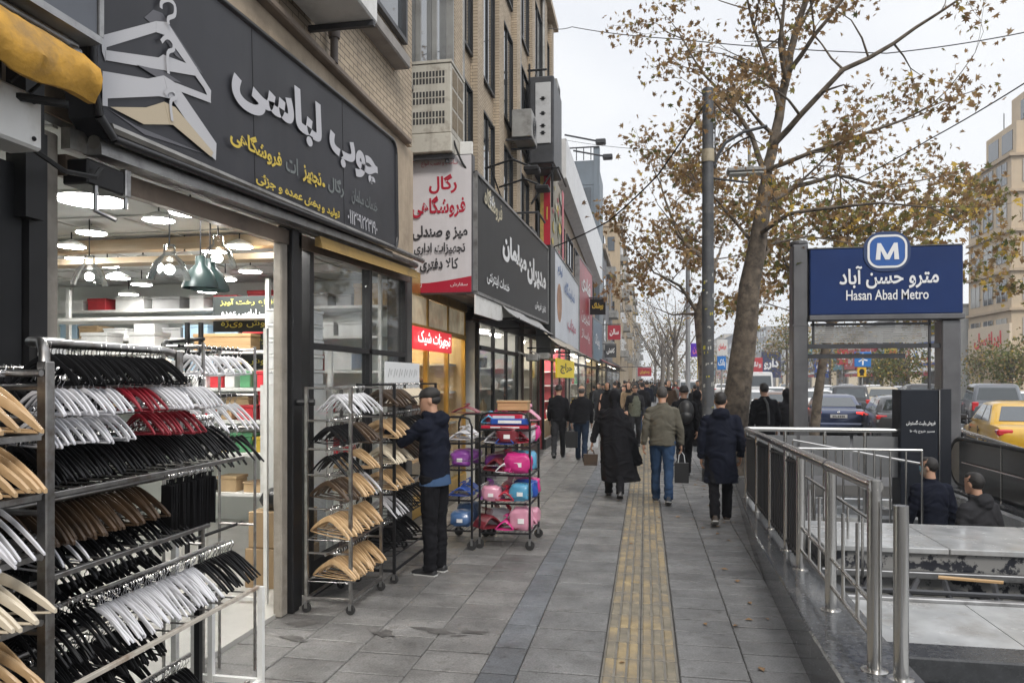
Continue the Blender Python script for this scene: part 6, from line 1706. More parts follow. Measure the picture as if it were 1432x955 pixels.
def person(label, loc, rz=0.0, H=1.72, top='black', legs='black', coat='jacket', stride=0.3, lead=1, arms=None, hair='short', hood=False, lod=1, group=None, lean=0.03, head_yaw=0.0, head_tilt=0.0, shirt=None, shoes=SHOEM, vest=None, build=1.0, seed=0.0, scarf=None, fat=1.0, hairm=None):
    """faces +y; arms: per side (elbow offset from shoulder, wrist offset from elbow) or None for a walking swing"""
    k = H / 1.72
    t = thing('person', label, 'person', loc, rz, group)
    vox = (0.011, 0.017, 0.028)[lod]
    # legs
    hips, knees, ankles, feet = [], [], [], []
    for s in (-1, 1):
        f = stride * (1 if s == lead else -1)
        a = f * 1.0 + 0.06
        flex = 0.10 if f > 0 else 0.28 + abs(stride) * 0.8
        if stride == 0: flex, a = 0.03, 0.01
        h = Vector((0.088 * s, 0, 0.90)); kn = h + Vector((0.004 * s, math.sin(a), -math.cos(a))) * 0.43
        b = a - flex
        an = kn + Vector((0, math.sin(b), -math.cos(b))) * 0.40
        hips.append(h); knees.append(kn); ankles.append(an); feet.append(0.0 if f >= 0 else -(abs(stride) * 1.3))
    low = min(an.z - (0.075 if p == 0 else 0.075 + 0.05 * abs(p)) for an, p in zip(ankles, feet))
    dz = Vector((0, 0, -low))
    hips = [p + dz for p in hips]; knees = [p + dz for p in knees]; ankles = [p + dz for p in ankles]
    up = dz.z
    def z(v): return v + up
    ln = lambda zz: lean * (zz - 0.9) / 0.5
    sh = [Vector((0.165 * build * s, ln(1.40) - 0.005, z(1.385))) for s in (-1, 1)]
    el, wr = [], []
    for i, s in enumerate((-1, 1)):
        if arms and arms[i]:
            e = sh[i] + Vector(arms[i][0]); w = e + Vector(arms[i][1])
        else:
            f = -stride * (1 if s == lead else -1) * 0.9
            e = sh[i] + Vector((0.06 * s, math.sin(f) * 0.28 - 0.02, -0.29)); w = e + Vector((0.0, math.sin(f + 0.25) * 0.22 + 0.03, -0.235))
        el.append(e); wr.append(w)
    hc = Vector((0, ln(1.6) + 0.03, z(1.605)))
    HR = Matrix.Translation(hc) @ Matrix.Rotation(head_yaw, 4, 'Z') @ Matrix.Rotation(head_tilt, 4, 'X')
    S = Matrix.Scale(k, 4)
    def fin(mb): mb.v = [S @ p for p in mb.v]; return mb
    # body skin
    mb = MB()
    mb.loft([ellring((0, 0, z(0.84)), 0.12, 0.085), ellring((0, 0, z(1.0)), 0.125, 0.085), ellring((0, ln(1.2), z(1.22)), 0.145, 0.095), ellring((0, ln(1.38), z(1.38)), 0.14, 0.075), ellring((0, ln(1.45), z(1.45)), 0.06, 0.06)])
    mb.tube([(0, ln(1.42), z(1.42)), (0, ln(1.5) + .005, z(1.49)), hc + Vector((0, -0.015, -0.03))], [0.06, 0.055, 0.052], 12)
    for i in (0, 1):
        mb.tube([hips[i], knees[i], ankles[i], ankles[i] + Vector((0, 0.02, -0.035))], [0.075, 0.052, 0.036, 0.034], 10)
        mb.tube([sh[i], el[i], wr[i]], [0.05, 0.038, 0.027], 10)
    hd = MB()
    prof = [(-0.112, 0.030, 0.030, 0.050), (-0.095, 0.050, 0.055, 0.032), (-0.06, 0.064, 0.078, 0.014), (-0.02, 0.071, 0.088, 0.004), (0.02, 0.075, 0.094, 0.0), (0.06, 0.074, 0.094, -0.004), (0.09, 0.062, 0.080, -0.006), (0.112, 0.038, 0.05, -0.006), (0.118, 0.012, 0.016, -0.006)]
    hd.loft([ellring((0, yo, zz), rx, ry, 18) for zz, rx, ry, yo in prof])
    hd.loft([[Vector((x, y, zz)) for x, y in ((-w, 0.07), (0, y1), (w, 0.07))] for zz, w, y1 in ((0.018, 0.008, 0.098), (-0.02, 0.014, 0.115), (-0.034, 0.017, 0.108), (-0.042, 0.012, 0.09))])
    hd.tube([(-0.022, 0.085, -0.066), (0, 0.092, -0.064), (0.022, 0.085, -0.066)], 0.008, 6)
    for s in (-1, 1):
        hd.ball((0.077 * s, -0.012, -0.008), (0.010, 0.02, 0.032), 8, 6)
    hd.v = [HR @ p for p in hd.v]
    mb.add(hd.v, hd.f)
    me = fuse(fin(mb), SKIN, vox if lod else 0.0095, 2, 0.5, 'body')
    if lod < 2:
        hb = MB()
        for i, s in enumerate((-1, 1)):
            hand_geo(hb, wr[i] - (wr[i] - el[i]).normalized() * 0.01, wr[i] - el[i], s, 0.7)
        fin(hb)
        vs = [v.co.copy() for v in me.vertices]; fs = [list(p.vertices) for p in me.polygons]; n0 = len(vs)
        me2 = bpy.data.meshes.new('body')
        me2.from_pydata([tuple(p) for p in vs + hb.v], [], fs + [[n0 + i for i in f] for f in hb.f]); me2.materials.append(SKIN)
        me2.polygons.foreach_set('use_smooth', [True] * len(me2.polygons)); me2.update()
        bpy.data.meshes.remove(me); me = me2
    else:
        pass
    body = link('person_body', me, t); body.name = 'body'
    if lod < 2:
        mb = MB()
        for s in (-1, 1): mb.ball((0.03 * s, 0.079, 0.008), (0.013, 0.011, 0.007), 8, 5)
        mb.v = [HR @ p for p in mb.v]; fin(mb); mb.build('eyes', EYE, t, smooth=80, world=False)
        mb = MB()
        for s in (-1, 1): mb.tube([(0.014 * s, 0.093, 0.028), (0.032 * s, 0.09, 0.033), (0.05 * s, 0.076, 0.027)], 0.0045, 5)
        mb.v = [HR @ p for p in mb.v]; fin(mb); mb.build('eyebrows', HAIRK, t, world=False)
    # trousers
    mb = MB()
    mb.loft([ellring((0, 0, z(0.80)), 0.09, 0.09), ellring((0, -.005, z(0.86)), 0.158 * fat, 0.118), ellring((0, -.005, z(0.94)), 0.160 * fat, 0.118), ellring((0, 0, z(1.04)), 0.150 * fat, 0.105)])
    for i in (0, 1):
        mb.tube([hips[i] + Vector((0, -.005, 0.02)), hips[i].lerp(knees[i], .5), knees[i], knees[i].lerp(ankles[i], .5) + Vector((0, -.008, 0)), ankles[i] + Vector((0, 0, -0.035))], [0.098 * fat, 0.088, 0.071, 0.066, 0.064], 12)
    link('trousers', fuse(fin(mb), CL[legs], vox, 3, 0.5, 'trousers', 0.012 * (lod < 2), 6, seed), t)
    # shoes
    for i in (0, 1):
        mb = MB()
        P = Matrix.Translation(ankles[i]) @ Matrix.Rotation(feet[i], 4, 'X')
        q = []
        for y, w, hh, z0 in ((-0.065, 0.028, 0.05, -0.075), (-0.05, 0.036, 0.075, -0.078), (0.0, 0.040, 0.095, -0.078), (0.06, 0.044, 0.066, -0.078), (0.13, 0.048, 0.045, -0.078), (0.17, 0.04, 0.036, -0.077), (0.195, 0.02, 0.02, -0.075)):
            q.append([Vector((-w, y, z0)), Vector((-w, y, z0 + hh * .5)), Vector((-w * .55, y, z0 + hh)), Vector((w * .55, y, z0 + hh)), Vector((w, y, z0 + hh * .5)), Vector((w, y, z0))])
        mb.loft([[P @ p for p in r_] for r_ in q])
        o = fin(mb).build('shoe', shoes, t, smooth=60, world=False)
        mb = MB(); mb.loft([[P @ Vector((x * 1.04, y * 1.02, zz)) for x, zz in ((-w, -0.080), (-w, -0.066), (w, -0.066), (w, -0.080))] for y, w in ((-0.066, 0.03), (-0.03, 0.04), (0.06, 0.045), (0.14, 0.05), (0.192, 0.025))])
        fin(mb).build('sole', SOLE if shoes is not SHOEM else SHOEM, o, world=False)
    # top garment
    mb = MB()
    b_ = build
    if coat == 'chador':
        R_ = [(0.30, 0.30, 0.24, 0.10), (0.45, 0.285, 0.22, 0.075), (0.7, 0.262, 0.20, 0.045), (0.95, 0.245, 0.18, 0.02), (1.15, 0.235, 0.165, 0.0), (1.3, 0.215, 0.14, 0), (1.38, 0.175, 0.115, 0), (1.44, 0.115, 0.10, 0)]
        mb.loft([[Vector((dx + rx * math.cos(2*math.pi*q/32) * (1 + 0.05 * math.sin(5 * 2*math.pi*q/32 + zz)), ln(max(zz, .9)) - 0.015 + ry * math.sin(2*math.pi*q/32) * (1 + 0.05 * math.sin(7 * 2*math.pi*q/32)), z(zz))) for q in range(32)] for zz, rx, ry, dx in R_])
        mb.tube([(0.18, 0, z(1.2)), (0.27, -.02, z(0.9)), (0.36, -.03, z(0.55))], [0.10, 0.10, 0.09], 10)
    else:
        hem = {'jacket': 0.86, 'coat': 0.55, 'long': 0.36}[coat]
        fl = {'jacket': 0.166, 'coat': 0.195, 'long': 0.21}[coat]
        R_ = [(hem, fl * fat, 0.128 * fat)] + ([(0.8, 0.18 * fat, 0.13 * fat)] if hem < 0.8 else []) + [(0.98, 0.166 * fat, 0.125 * fat), (1.12, 0.170 * fat, 0.130 * fat), (1.25, 0.184 * b_, 0.130), (1.33, 0.192 * b_, 0.118), (1.39, 0.175 * b_, 0.10), (1.425, 0.125 * b_, 0.088), (1.455, 0.08, 0.076), (1.475, 0.070, 0.068)]
        mb.loft([ellring((0, ln(max(zz, .9)) - 0.008, z(zz)), rx, ry, 24) for zz, rx, ry in R_])
    for i in (0, 1):
        w = wr[i]; d = (w - el[i]).normalized()
        if coat == 'chador' and not (arms and arms[i]): continue
        if coat == 'chador' and i: continue
        mb.ball(sh[i] + Vector((-0.01 if i else 0.01, 0, -0.015)), (0.070, 0.070, 0.062), 12, 8)
        mb.tube([sh[i], sh[i].lerp(el[i], .5), el[i], el[i].lerp(w, .5), w - d * 0.012], [0.066, 0.064, 0.058, 0.052, 0.045], 12)
    if hood:
        mb.ball((0, ln(1.45) - 0.085, z(1.435)), (0.115, 0.065, 0.085), 14, 8)
        mb.tube([(0.075 * math.cos(a), ln(1.46) - .01 + 0.085 * math.sin(a), z(1.475)) for a in [R(q * 20) for q in range(-1, 20)]], 0.028, 8)
    else:
        mb.tube([(0.066 * math.cos(a), ln(1.46) + 0.062 * math.sin(a), z(1.475)) for a in [R(q * 20) for q in range(19)]], 0.017, 8)
    g = fuse(fin(mb), CL[top], vox, 3, 0.5, 'coat', 0.016 * (lod < 2), 5.0, seed + 5)
    go = link({'jacket': 'jacket', 'coat': 'coat', 'long': 'coat', 'chador': 'cloak'}[coat], g, t)
    if vest:
        mb = MB(); mb.loft([ellring((0, ln(max(zz, .9)) - 0.008, z(zz)), rx, ry, 24) for zz, rx, ry in ((0.84, 0.172, 0.138), (1.0, 0.174, 0.137), (1.2, 0.185, 0.142), (1.32, 0.165, 0.132), (1.41, 0.13, 0.105))])
        link('vest', fuse(fin(mb), CL[vest], vox, 3, 0.5, 'vest', 0.006, 6, seed), t)
    if shirt:
        mb = MB(); mb.loft([ellring((0, -0.006, z(zz)), rx, ry, 24) for zz, rx, ry in ((0.825, 0.180, 0.136), (0.86, 0.176, 0.134), (0.93, 0.158, 0.12))])
        fin(mb).build('shirt', CL[shirt], t, smooth=60, world=False)
    # head cover
    mb = MB()
    hm = hairm or HAIRK
    if hair == 'short':
        mb.ball((0, -0.018, 0.028), (0.080, 0.090, 0.097), 18, 12); mb.ball((0, 0.02, 0.072), (0.068, 0.072, 0.052), 14, 8)
    elif hair == 'bald':
        mb.ball((0, -0.022, 0.012), (0.080, 0.088, 0.082), 18, 12); hm = hairm or HAIRG
    elif hair == 'cap':
        mb.ball((0, -0.008, 0.055), (0.086, 0.102, 0.072), 18, 10); mb.loft([[Vector((x, y, zz)) for x, zz in ((-w, 0.048), (0, 0.060), (w, 0.048), (w, 0.040), (0, 0.052), (-w, 0.040))] for y, w in ((0.06, 0.07), (0.12, 0.066), (0.16, 0.045), (0.172, 0.02))])
    elif hair == 'beanie':
        mb.ball((0, -0.012, 0.045), (0.084, 0.10, 0.088), 18, 12); mb.tube([(0.084 * math.cos(a), -0.01 + 0.102 * math.sin(a), 0.02) for a in [R(q * 20) for q in range(19)]], 0.014, 6)
    elif hair == 'scarf':
        mb.ball((0, -0.022, 0.0), (0.092, 0.100, 0.128), 18, 12); mb.tube([(0, -0.02, -0.09), (0, -0.02, -0.16), (0, -0.01, -0.22)], [0.075, 0.085, 0.13], 16); mb.tube([(0, -0.07, -0.05), (0, -0.10, -0.18), (0, -0.11, -0.3)], [0.05, 0.055, 0.03], 10)
        hm = CL[scarf or 'black']
    if hair == 'cap':                           # cropped hair and a short beard below the cap
        nb = MB(); nb.ball((0, -0.03, 0.0), (0.0745, 0.076, 0.055), 14, 10); nb.v = [HR @ p for p in nb.v]; fin(nb).build('hair', HAIRK, t, smooth=80, world=False)
        nb = MB(); nb.ball((0, 0.034, -0.086), (0.052, 0.052, 0.036), 14, 10); nb.v = [HR @ p for p in nb.v]; fin(nb).build('beard', HAIRK, t, smooth=80, world=False)
    mb.v = [HR @ p for p in mb.v]
    link({'cap': 'cap', 'beanie': 'hat', 'scarf': 'headscarf'}.get(hair, 'hair'), fuse(fin(mb), hm, max(vox * .7, .008), 2, 0.5, 'hair', 0.003, 20, seed), t)
    t['_h'] = 1; del t['_h']
    W = [root_matrix(t) @ (S @ p) for p in wr]
    return t, W, [root_matrix(t) @ (S @ (w + (w - e).normalized() * 0.10)) for w, e in zip(wr, el)]
def foot(px, d): 
    p = pd(px, HY, d); return Vector((p.x, p.y, 0.0))
def carry_bag(name, label, top, w, d, h, m, handle=0.12, hm=None, taper=0.9, strapm=None):
    p = Vector(top); t = thing(name, label, 'bag', (p.x, p.y, p.z - handle - h))
    mb = MB(); z0 = p.z - handle - h
    mb.hexa([(p.x - w/2*taper, p.y - d/2, z0), (p.x + w/2*taper, p.y - d/2, z0), (p.x + w/2*taper, p.y + d/2, z0), (p.x - w/2*taper, p.y + d/2, z0), (p.x - w/2, p.y - d*.4, z0 + h), (p.x + w/2, p.y - d*.4, z0 + h), (p.x + w/2, p.y + d*.4, z0 + h), (p.x - w/2, p.y + d*.4, z0 + h)])
    mb.build('bag_body', m, t)
    for s in (-1, 1):
        mb = MB(); y = p.y + s * d * .25
        mb.tube([(p.x - w*.25, y, z0 + h - .01), (p.x - w*.18, y, z0 + h + handle * .7), (p.x, p.y, p.z), (p.x + w*.18, y, z0 + h + handle * .7), (p.x + w*.25, y, z0 + h - .01)], 0.006, 5); mb.build('handle', hm or m, t)
    return t
BAGK = mat('bag_black', (0.012, 0.012, 0.013), 0.45); BAGB = mat('bag_brown', (0.05, 0.03, 0.015), 0.45, dirt=1, ds=14, dcol=(0.02, 0.015, 0.012)); BAGW = mat('bag_white', (0.6, 0.62, 0.64), 0.5)
SNEAK = mat('sneaker_black', (0.02, 0.02, 0.022), 0.5)
# the man in the cap, sorting hangers (faces the rack, -x)
person('man in a black cap and navy hooded jacket sorting hangers at the rack', foot(608, 6.85), R(74), 1.71, 'navy', 'black', 'jacket', stride=0.0, arms=(((-0.05, 0.20, -0.16), (0.05, 0.22, 0.10)), ((0.05, 0.2, -0.17), (-0.06, 0.24, 0.09))), hair='cap', hood=True, lod=0, shirt='blue', shoes=SNEAK, lean=0.02, seed=1.0, head_tilt=-0.12, head_yaw=R(26))
_, w, g = person('woman in a black chador walking away with a brown handbag', foot(859, 11.2), R(2), 1.66, 'black', 'black', 'chador', stride=0.28, lead=-1, arms=(((-0.12, -0.02, -0.28), (-0.06, 0.03, -0.22)), ((0.03, 0.02, -0.28), (-0.06, 0.10, -0.16))), hair='scarf', lod=0, seed=2.0)
carry_bag('handbag', 'brown and black patterned handbag held by the woman in the chador', g[0], 0.22, 0.12, 0.17, BAGB, 0.08)
_, w, g = person('man in an olive jacket and jeans walking away', foot(926, 10.75), R(-1), 1.70, 'olive', 'jeans', 'jacket', stride=0.2, lead=-1, arms=(((-0.07, -0.05, -0.28), (-0.02, 0.04, -0.25)), ((0.075, -0.03, -0.285), (0.02, 0.05, -0.24))), hair='short', hairm=HAIRG, lod=0, fat=1.12, build=1.08, seed=3.0, shoes=mat('shoe_navy', (0.03, 0.04, 0.06), 0.6))
carry_bag('shopping_bag', 'black paper shopping bag carried by the man in the olive jacket', g[1], 0.2, 0.1, 0.29, BAGK, 0.16, BAGW, 1.0)
person('man in a long navy hooded coat walking away beside the railing', foot(1008, 9.25), R(-2), 1.66, 'navy', 'black', 'coat', stride=0.26, lead=1, arms=(((-0.06, -0.03, -0.29), (0.0, 0.06, -0.25)), ((0.08, -0.05, -0.28), (-0.01, 0.10, -0.23))), hair='short', hood=True, lod=0, fat=1.15, build=1.12, seed=4.0, shoes=mat('shoe_brown', (0.05, 0.035, 0.025), 0.6))
person('man in a black jacket walking past the yellow placard', foot(781, 16.9), R(3), 1.68, 'black', 'charcoal', 'jacket', stride=0.22, lead=1, hair='beanie', lod=1, seed=5.0)
_, w, g = person('balding man in a black jacket and jeans with bags by the shop fronts', foot(813, 16.3), R(0), 1.66, 'black', 'dark jeans', 'jacket', stride=0.2, lead=-1, hair='bald', lod=1, fat=1.1, seed=6.0)
carry_bag('shopping_bag', 'white carrier bag in the right hand of the balding man by the shops', g[1], 0.3, 0.14, 0.34, BAGW, 0.1)
carry_bag('shopping_bag', 'black carrier bag in the left hand of the balding man by the shops', g[0], 0.28, 0.14, 0.36, BAGK, 0.08)
person('man in a sage green vest over grey sleeves walking towards the camera', foot(888, 19.5), R(180), 1.68, 'charcoal', 'charcoal', 'jacket', stride=0.2, lead=1, hair='beanie', vest='sage', lod=1, seed=7.0)
_, w, g = person('woman in a dark coat with a white scarf edge beside the tall pole', foot(972, 14.6), R(-55), 1.62, 'black', 'black', 'coat', stride=0.3, lead=1, hair='scarf', scarf='black', lod=1, seed=8.0)
carry_bag('shopping_bag', 'pale carrier bag held by the woman beside the tall pole', g[0], 0.22, 0.12, 0.26, BAGW, 0.1)
t_, w, g = person('man with a black backpack behind the man in the olive jacket', foot(957, 13.6), R(5), 1.70, 'black', 'black', 'jacket', stride=0.25, lead=1, hair='beanie', lod=1, seed=9.0)
p = root_matrix(t_) @ Vector((0, -0.2, 1.2)); mb = MB(); mb.ball(p, (0.15, 0.10, 0.22), 14, 10); mb.ball(p + Vector((0, -.07, -.08)), (0.11, 0.06, 0.1), 12, 8)
solo('backpack', mb, BAGK, 'black rounded backpack worn behind the olive jacket man', 'backpack', smooth=60)
t_, w, g = person('man in a dark suit with a grey strap standing beyond the railing', foot(1070, 13.4), R(8), 1.72, 'black', 'black', 'jacket', stride=0.05, hair='short', lod=1, seed=10.0, build=1.05)
p = root_matrix(t_); mb = MB(); mb.tube([p @ Vector((0.02, -0.145, 0.98)), p @ Vector((0.015, -0.15, 1.2)), p @ Vector((0.0, -0.125, 1.36)), p @ Vector((-0.04, -0.07, 1.46))], 0.022, 6)
solo('shoulder_strap', mb, CL['grey'], 'grey strap hanging down the back of the man in the dark suit', 'strap')
person('person in black half hidden behind the left sign column', foot(1102, 15.0), R(20), 1.62, 'black', 'black', 'coat', stride=0.2, hair='scarf', lod=1, seed=11.0)
# men on the stairs
person('man in a quilted navy jacket standing on the station stairs', Vector((3.22, 9.12, -0.8)), R(14), 1.70, 'navy', 'black', 'jacket', stride=0.1, hair='short', lod=0, seed=12.0, build=1.05, head_yaw=R(35))
mb = MB(); q = Vector((3.22, 9.12, -0.8)); M_ = Matrix.Translation(q + Vector((-0.02, 0.0, 1.60))) @ Matrix.Rotation(R(50), 4, 'Z')
mb.loft([[M_ @ Vector((0.075 * math.sin(a) * w_, 0.098 * math.cos(a) * w_ + .01, zz)) for a in [R(q_ * 12 - 60) for q_ in range(11)]] for zz, w_ in ((-0.085, 0.9), (-0.04, 1.12), (0.0, 1.12))], cap=False, close=False)
solo('face_mask', mb, mat('mask_blue', (0.25, 0.5, 0.6), 0.7), 'pale blue face mask on the man in the quilted jacket', 'mask', smooth=60)
person('man in a dark grey coat lower on the station stairs', Vector((3.28, 8.05, -0.8)), R(30), 1.66, 'charcoal', 'black', 'coat', stride=0.1, hair='short', hood=True, lod=0, seed=13.0, build=1.12, fat=1.1)
# vendor crouching inside the near railing
person('person in black crouching with papers inside the near railing', Vector((1.98, 6.72, -0.22)), R(-20), 1.6, 'charcoal', 'black', 'jacket', stride=0.0, arms=(((-0.05, 0.2, -0.16), (0.05, 0.2, -0.05)), ((0.08, 0.2, -0.16), (-0.02, 0.2, -0.1))), hair='cap', lod=1, seed=14.0, lean=0.1) if False else None
# the crowd: eight figures copied with their parts
protos = []
for i, (tp, lg, ct, hr, lab) in enumerate((('black', 'black', 'jacket', 'short', 'black jacket'), ('charcoal', 'dark jeans', 'coat', 'short', 'charcoal coat'), ('black', 'black', 'chador', 'scarf', 'black chador'), ('navy', 'charcoal', 'jacket', 'beanie', 'navy jacket'),
                                           ('grey', 'black', 'jacket', 'short', 'grey jacket'), ('brown', 'black', 'coat', 'scarf', 'brown coat and dark headscarf'), ('black', 'jeans', 'jacket', 'cap', 'black jacket and cap'), ('red', 'black', 'coat', 'scarf', 'dark red coat'), ('tan', 'black', 'coat', 'scarf', 'tan coat'))):
    px, d = ((872, 25), (860, 27), (850, 22), (905, 30), (896, 35), (936, 26), (843, 30), (945, 42), (962, 33))[i]
    t_, _, _ = person('person in a %s %s' % (lab, ('passing the bright shop', 'walking behind the black chador', 'close to the clothes shop', 'ahead of the olive jacket man', 'in the middle of the crowd', 'just left of the olive jacket man', 'against the clothes shop windows', 'beyond the pole at the road side', 'right of the crowd near the pole')[i]),
                      foot(px, d), R(rng.choice((0, 180)) + rng.uniform(-15, 15)), rng.uniform(1.60, 1.76), tp, lg, ct, stride=0.22, lead=rng.choice((-1, 1)), hair=hr, lod=2, seed=20.0 + i, group=None)
    protos.append((t_, kids(t_), lab))
r3 = random.Random(5)
for k in range(42):
    i = r3.choice((0, 0, 1, 2, 3, 4, 4, 5, 6, 8, 1, 7, 8))
    t_, ch, lab = protos[i]
    d = 25 + 75 * (k / 42) ** 1.2 + r3.uniform(-1, 1)
    X = r3.uniform(-2.2, 2.3)
    Y = d
    copy_tree(t_, (X, Y, 0), R(r3.choice((0, 0, 180)) + r3.uniform(-20, 20)), 'person in a %s in the far crowd on the pavement' % lab, 'people in a %s in the far crowd' % lab, r3.uniform(0.94, 1.06), ch)
# ---------------------------------------------------------------- vehicles
PAINT = {n: mat('paint_' + n.replace(' ', '_'), c, 0.28, 0.0 if n in ('white', 'taxi yellow') else 0.35, coat=0.8, var=0.05, vs=2, dirt=0.25, ds=3, dcol=tuple(0.6 * x + 0.03 for x in c)) for n, c in
         {'white': (0.66, 0.66, 0.65), 'taxi yellow': (0.62, 0.36, 0.015), 'dark blue': (0.015, 0.03, 0.09), 'dark grey': (0.05, 0.053, 0.058), 'silver': (0.36, 0.37, 0.38), 'grey': (0.13, 0.14, 0.155), 'beige': (0.34, 0.29, 0.2), 'black': (0.012, 0.012, 0.014), 'brown': (0.12, 0.06, 0.03)}.items()}
TAIL = mat('tail_light', (0.55, 0.01, 0.015), 0.25, coat=0.6); TAILON = mat('tail_light_on', (0.9, 0.05, 0.04), 0.3, emit=0.8)
CARGL = mat('car_glass', (0.025, 0.035, 0.04), 0.06, spec=0.9, coat=0.6); TRIMB = mat('car_trim', (0.02, 0.02, 0.022), 0.5); PLATE = mat('plate_white', (0.65, 0.65, 0.64), 0.4); RIM = mat('wheel_rim', (0.4, 0.4, 0.41), 0.35, 0.8)
HEADL = mat('head_lamp', (0.7, 0.7, 0.68), 0.15, emit=0.4)
ZR = -0.152
def car(label, color, px, d, yaw=0.0, kind='sedan', lit=False, L=4.4, W=1.72, H=1.45, group=None, stripe=None):
    p = pd(px, HY, d) + Vector((-math.sin(yaw), math.cos(yaw), 0)) * L / 2      # px and d are those of its rear
    t = thing({'van': 'parked_van', 'bus': 'minibus', 'suv': 'grey_estate_car'}.get(kind, 'car') if kind != 'suv' else 'estate_car', label, {'van': 'van', 'bus': 'bus'}.get(kind, 'car'), (p.x, p.y, ZR), yaw, group)
    m = PAINT[color]; w = W / 2
    M0 = root_matrix(t)
    def bld(mb, nm, mt, par=None, smooth=None): 
        return mb.build(nm, mt, par or t, smooth=smooth, world=False)
    belt = {'sedan': 0.97, 'hatch': 0.99, 'suv': 1.02, 'van': 1.1, 'bus': 1.15}[kind] * H / 1.45 if kind in ('sedan', 'hatch') else {'suv': 1.02, 'van': 1.1, 'bus': 1.2}[kind]
    tail = {'sedan': belt - 0.02, 'hatch': belt, 'suv': belt, 'van': belt, 'bus': belt}[kind]
    hood = belt - (0.12 if kind in ('sedan', 'hatch', 'suv') else 0.0)
    st = [(-0.5, 0.32, tail - 0.16, 0.86), (-0.488, 0.24, tail - 0.05, 0.93), (-0.46, 0.20, tail, 0.97), (-0.36, 0.18, belt, 1.0), (-0.1, 0.18, belt, 1.0), (0.12, 0.18, belt - 0.01, 1.0), (0.25, 0.18, hood, 0.99), (0.40, 0.19, hood - 0.07, 0.96), (0.47, 0.22, hood - 0.17, 0.90), (0.495, 0.30, hood - 0.27, 0.80)]
    rings = []
    for y, zb, zt, f in st:
        ww = w * f
        zm = (zb + zt) / 2
        rings.append([Vector((x, y * L, z)) for x, z in ((-ww*.86, zb), (ww*.86, zb), (ww*.985, zb + .1), (ww, zm), (ww*.985, zm + (zt - zm)*.55), (ww*.93, zt - .02), (ww*.82, zt), (-ww*.82, zt), (-ww*.93, zt - .02), (-ww*.985, zm + (zt - zm)*.55), (-ww, zm), (-ww*.985, zb + .1))])
    mb = MB(); mb.loft(rings); body = bld(mb, 'body', m, smooth=42)
    # cabin
    c = {'sedan': (-0.34, 0.23, -0.20, 0.06), 'hatch': (-0.47, 0.23, -0.40, 0.06), 'suv': (-0.48, 0.22, -0.43, 0.08), 'van': (-0.485, 0.36, -0.46, 0.24), 'bus': (-0.49, 0.46, -0.475, 0.40)}[kind]
    yb0, yb1, yr0, yr1 = [v * L for v in c]
    wb, wr_ = w * 0.93, w * (0.72 if kind in ('sedan', 'hatch') else 0.78 if kind == 'suv' else 0.86)
    zb, zr = belt - 0.03, H
    def cr(y0, y1, ww, z, r=0.12):
        return [Vector((x, y, z)) for x, y in ((-ww, y0 + r), (-ww + r * .8, y0), (ww - r * .8, y0), (ww, y0 + r), (ww, y1 - r * 1.6), (ww - r, y1), (-ww + r, y1), (-ww, y1 - r * 1.6))]
    mb = MB(); mb.loft([cr(yb0, yb1, wb, zb), cr(yb0 + (yr0 - yb0) * .88, yb1 + (yr1 - yb1) * .88, wb + (wr_ - wb) * .88, zb + (zr - zb) * .86), cr(yr0 + .03, yr1 - .03, wr_ - .04, zr - .035), cr(yr0 + .18, yr1 - .2, wr_ - .2, zr)])
    bld(mb, 'cabin', m, smooth=35)
    def pane(nm, P, inset=0.0, mt=CARGL):
        c_ = sum(P, Vector()) / 4; n = (P[1] - P[0]).cross(P[3] - P[0]).normalized()
        if n.dot(c_ - Vector((0, (yb0 + yb1) / 2, zb))) < 0: n = -n
        mb = MB(); q = [p + n * 0.012 for p in P]; mb.add(q + [p - n * 0.02 for p in P], [(0, 1, 2, 3), (0, 4, 5, 1), (1, 5, 6, 2), (2, 6, 7, 3), (3, 7, 4, 0)]); return bld(mb, nm, mt)
    def lerp2(f, g, y_b, y_r, s):   # point on the side face
        y = y_b + (y_r - y_b) * g * .88
        return Vector((s * (wb + (wr_ - wb) * g * .88), y, zb + (zr - zb) * g * .86))
    r_ = 0.12
    for s in (-1, 1):
        def sp(y_b, y_r, g): return lerp2(0, g, y_b, y_r, s)
        ycut = [(yb0 + r_ + .12, yr0 + r_ + .04), ((yb0 + yb1) / 2 - .12, (yr0 + yr1) / 2 - .1), (yb1 - r_ * 1.6 - .16, yr1 - r_ * 1.6 - .04)]
        if kind in ('suv', 'van', 'bus'): ycut = [(yb0 + .15, yr0 + .15), (yb0 * .55 + yb1 * .45, yr0 * .55 + yr1 * .45), ((yb0 + yb1) / 2 + .5, (yr0 + yr1) / 2 + .42), (yb1 - .34, yr1 - .24)]
        for a, b in zip(ycut, ycut[1:]):
            pane('side_window', [sp(a[0] + .035, a[1] + .035, 0.16), sp(b[0] - .035, b[1] - .035, 0.16), sp(b[0] - .035, b[1] - .035, 0.93), sp(a[0] + .035, a[1] + .035, 0.93)])
        mb = MB(); mb.box((s * w * 0.985, -0.12 * L, belt - .2), (s * w * 1.012, -0.12 * L + .16, belt - .17), ch=.005); mb.box((s * w * 0.985, 0.1 * L, belt - .2), (s * w * 1.012, 0.1 * L + .16, belt - .17), ch=.005); bld(mb, 'door_handle', TRIMB)
        mb = MB(); mb.box((s * (w + .02), 0.17 * L, belt - .02), (s * (w + .2), 0.17 * L + .1, belt + .12), ch=.03); mb.box((s * (w - .1), 0.17 * L + .03, belt - .01), (s * (w + .03), 0.17 * L + .07, belt + .03)); bld(mb, 'mirror', TRIMB if color == 'taxi yellow' else m)
        mb = MB()
        for y_ in (-0.13 * L, 0.10 * L): mb.box((s * w * 0.99, y_ + .2, 0.36), (s * (w + .003), y_ + .206, belt - .1))
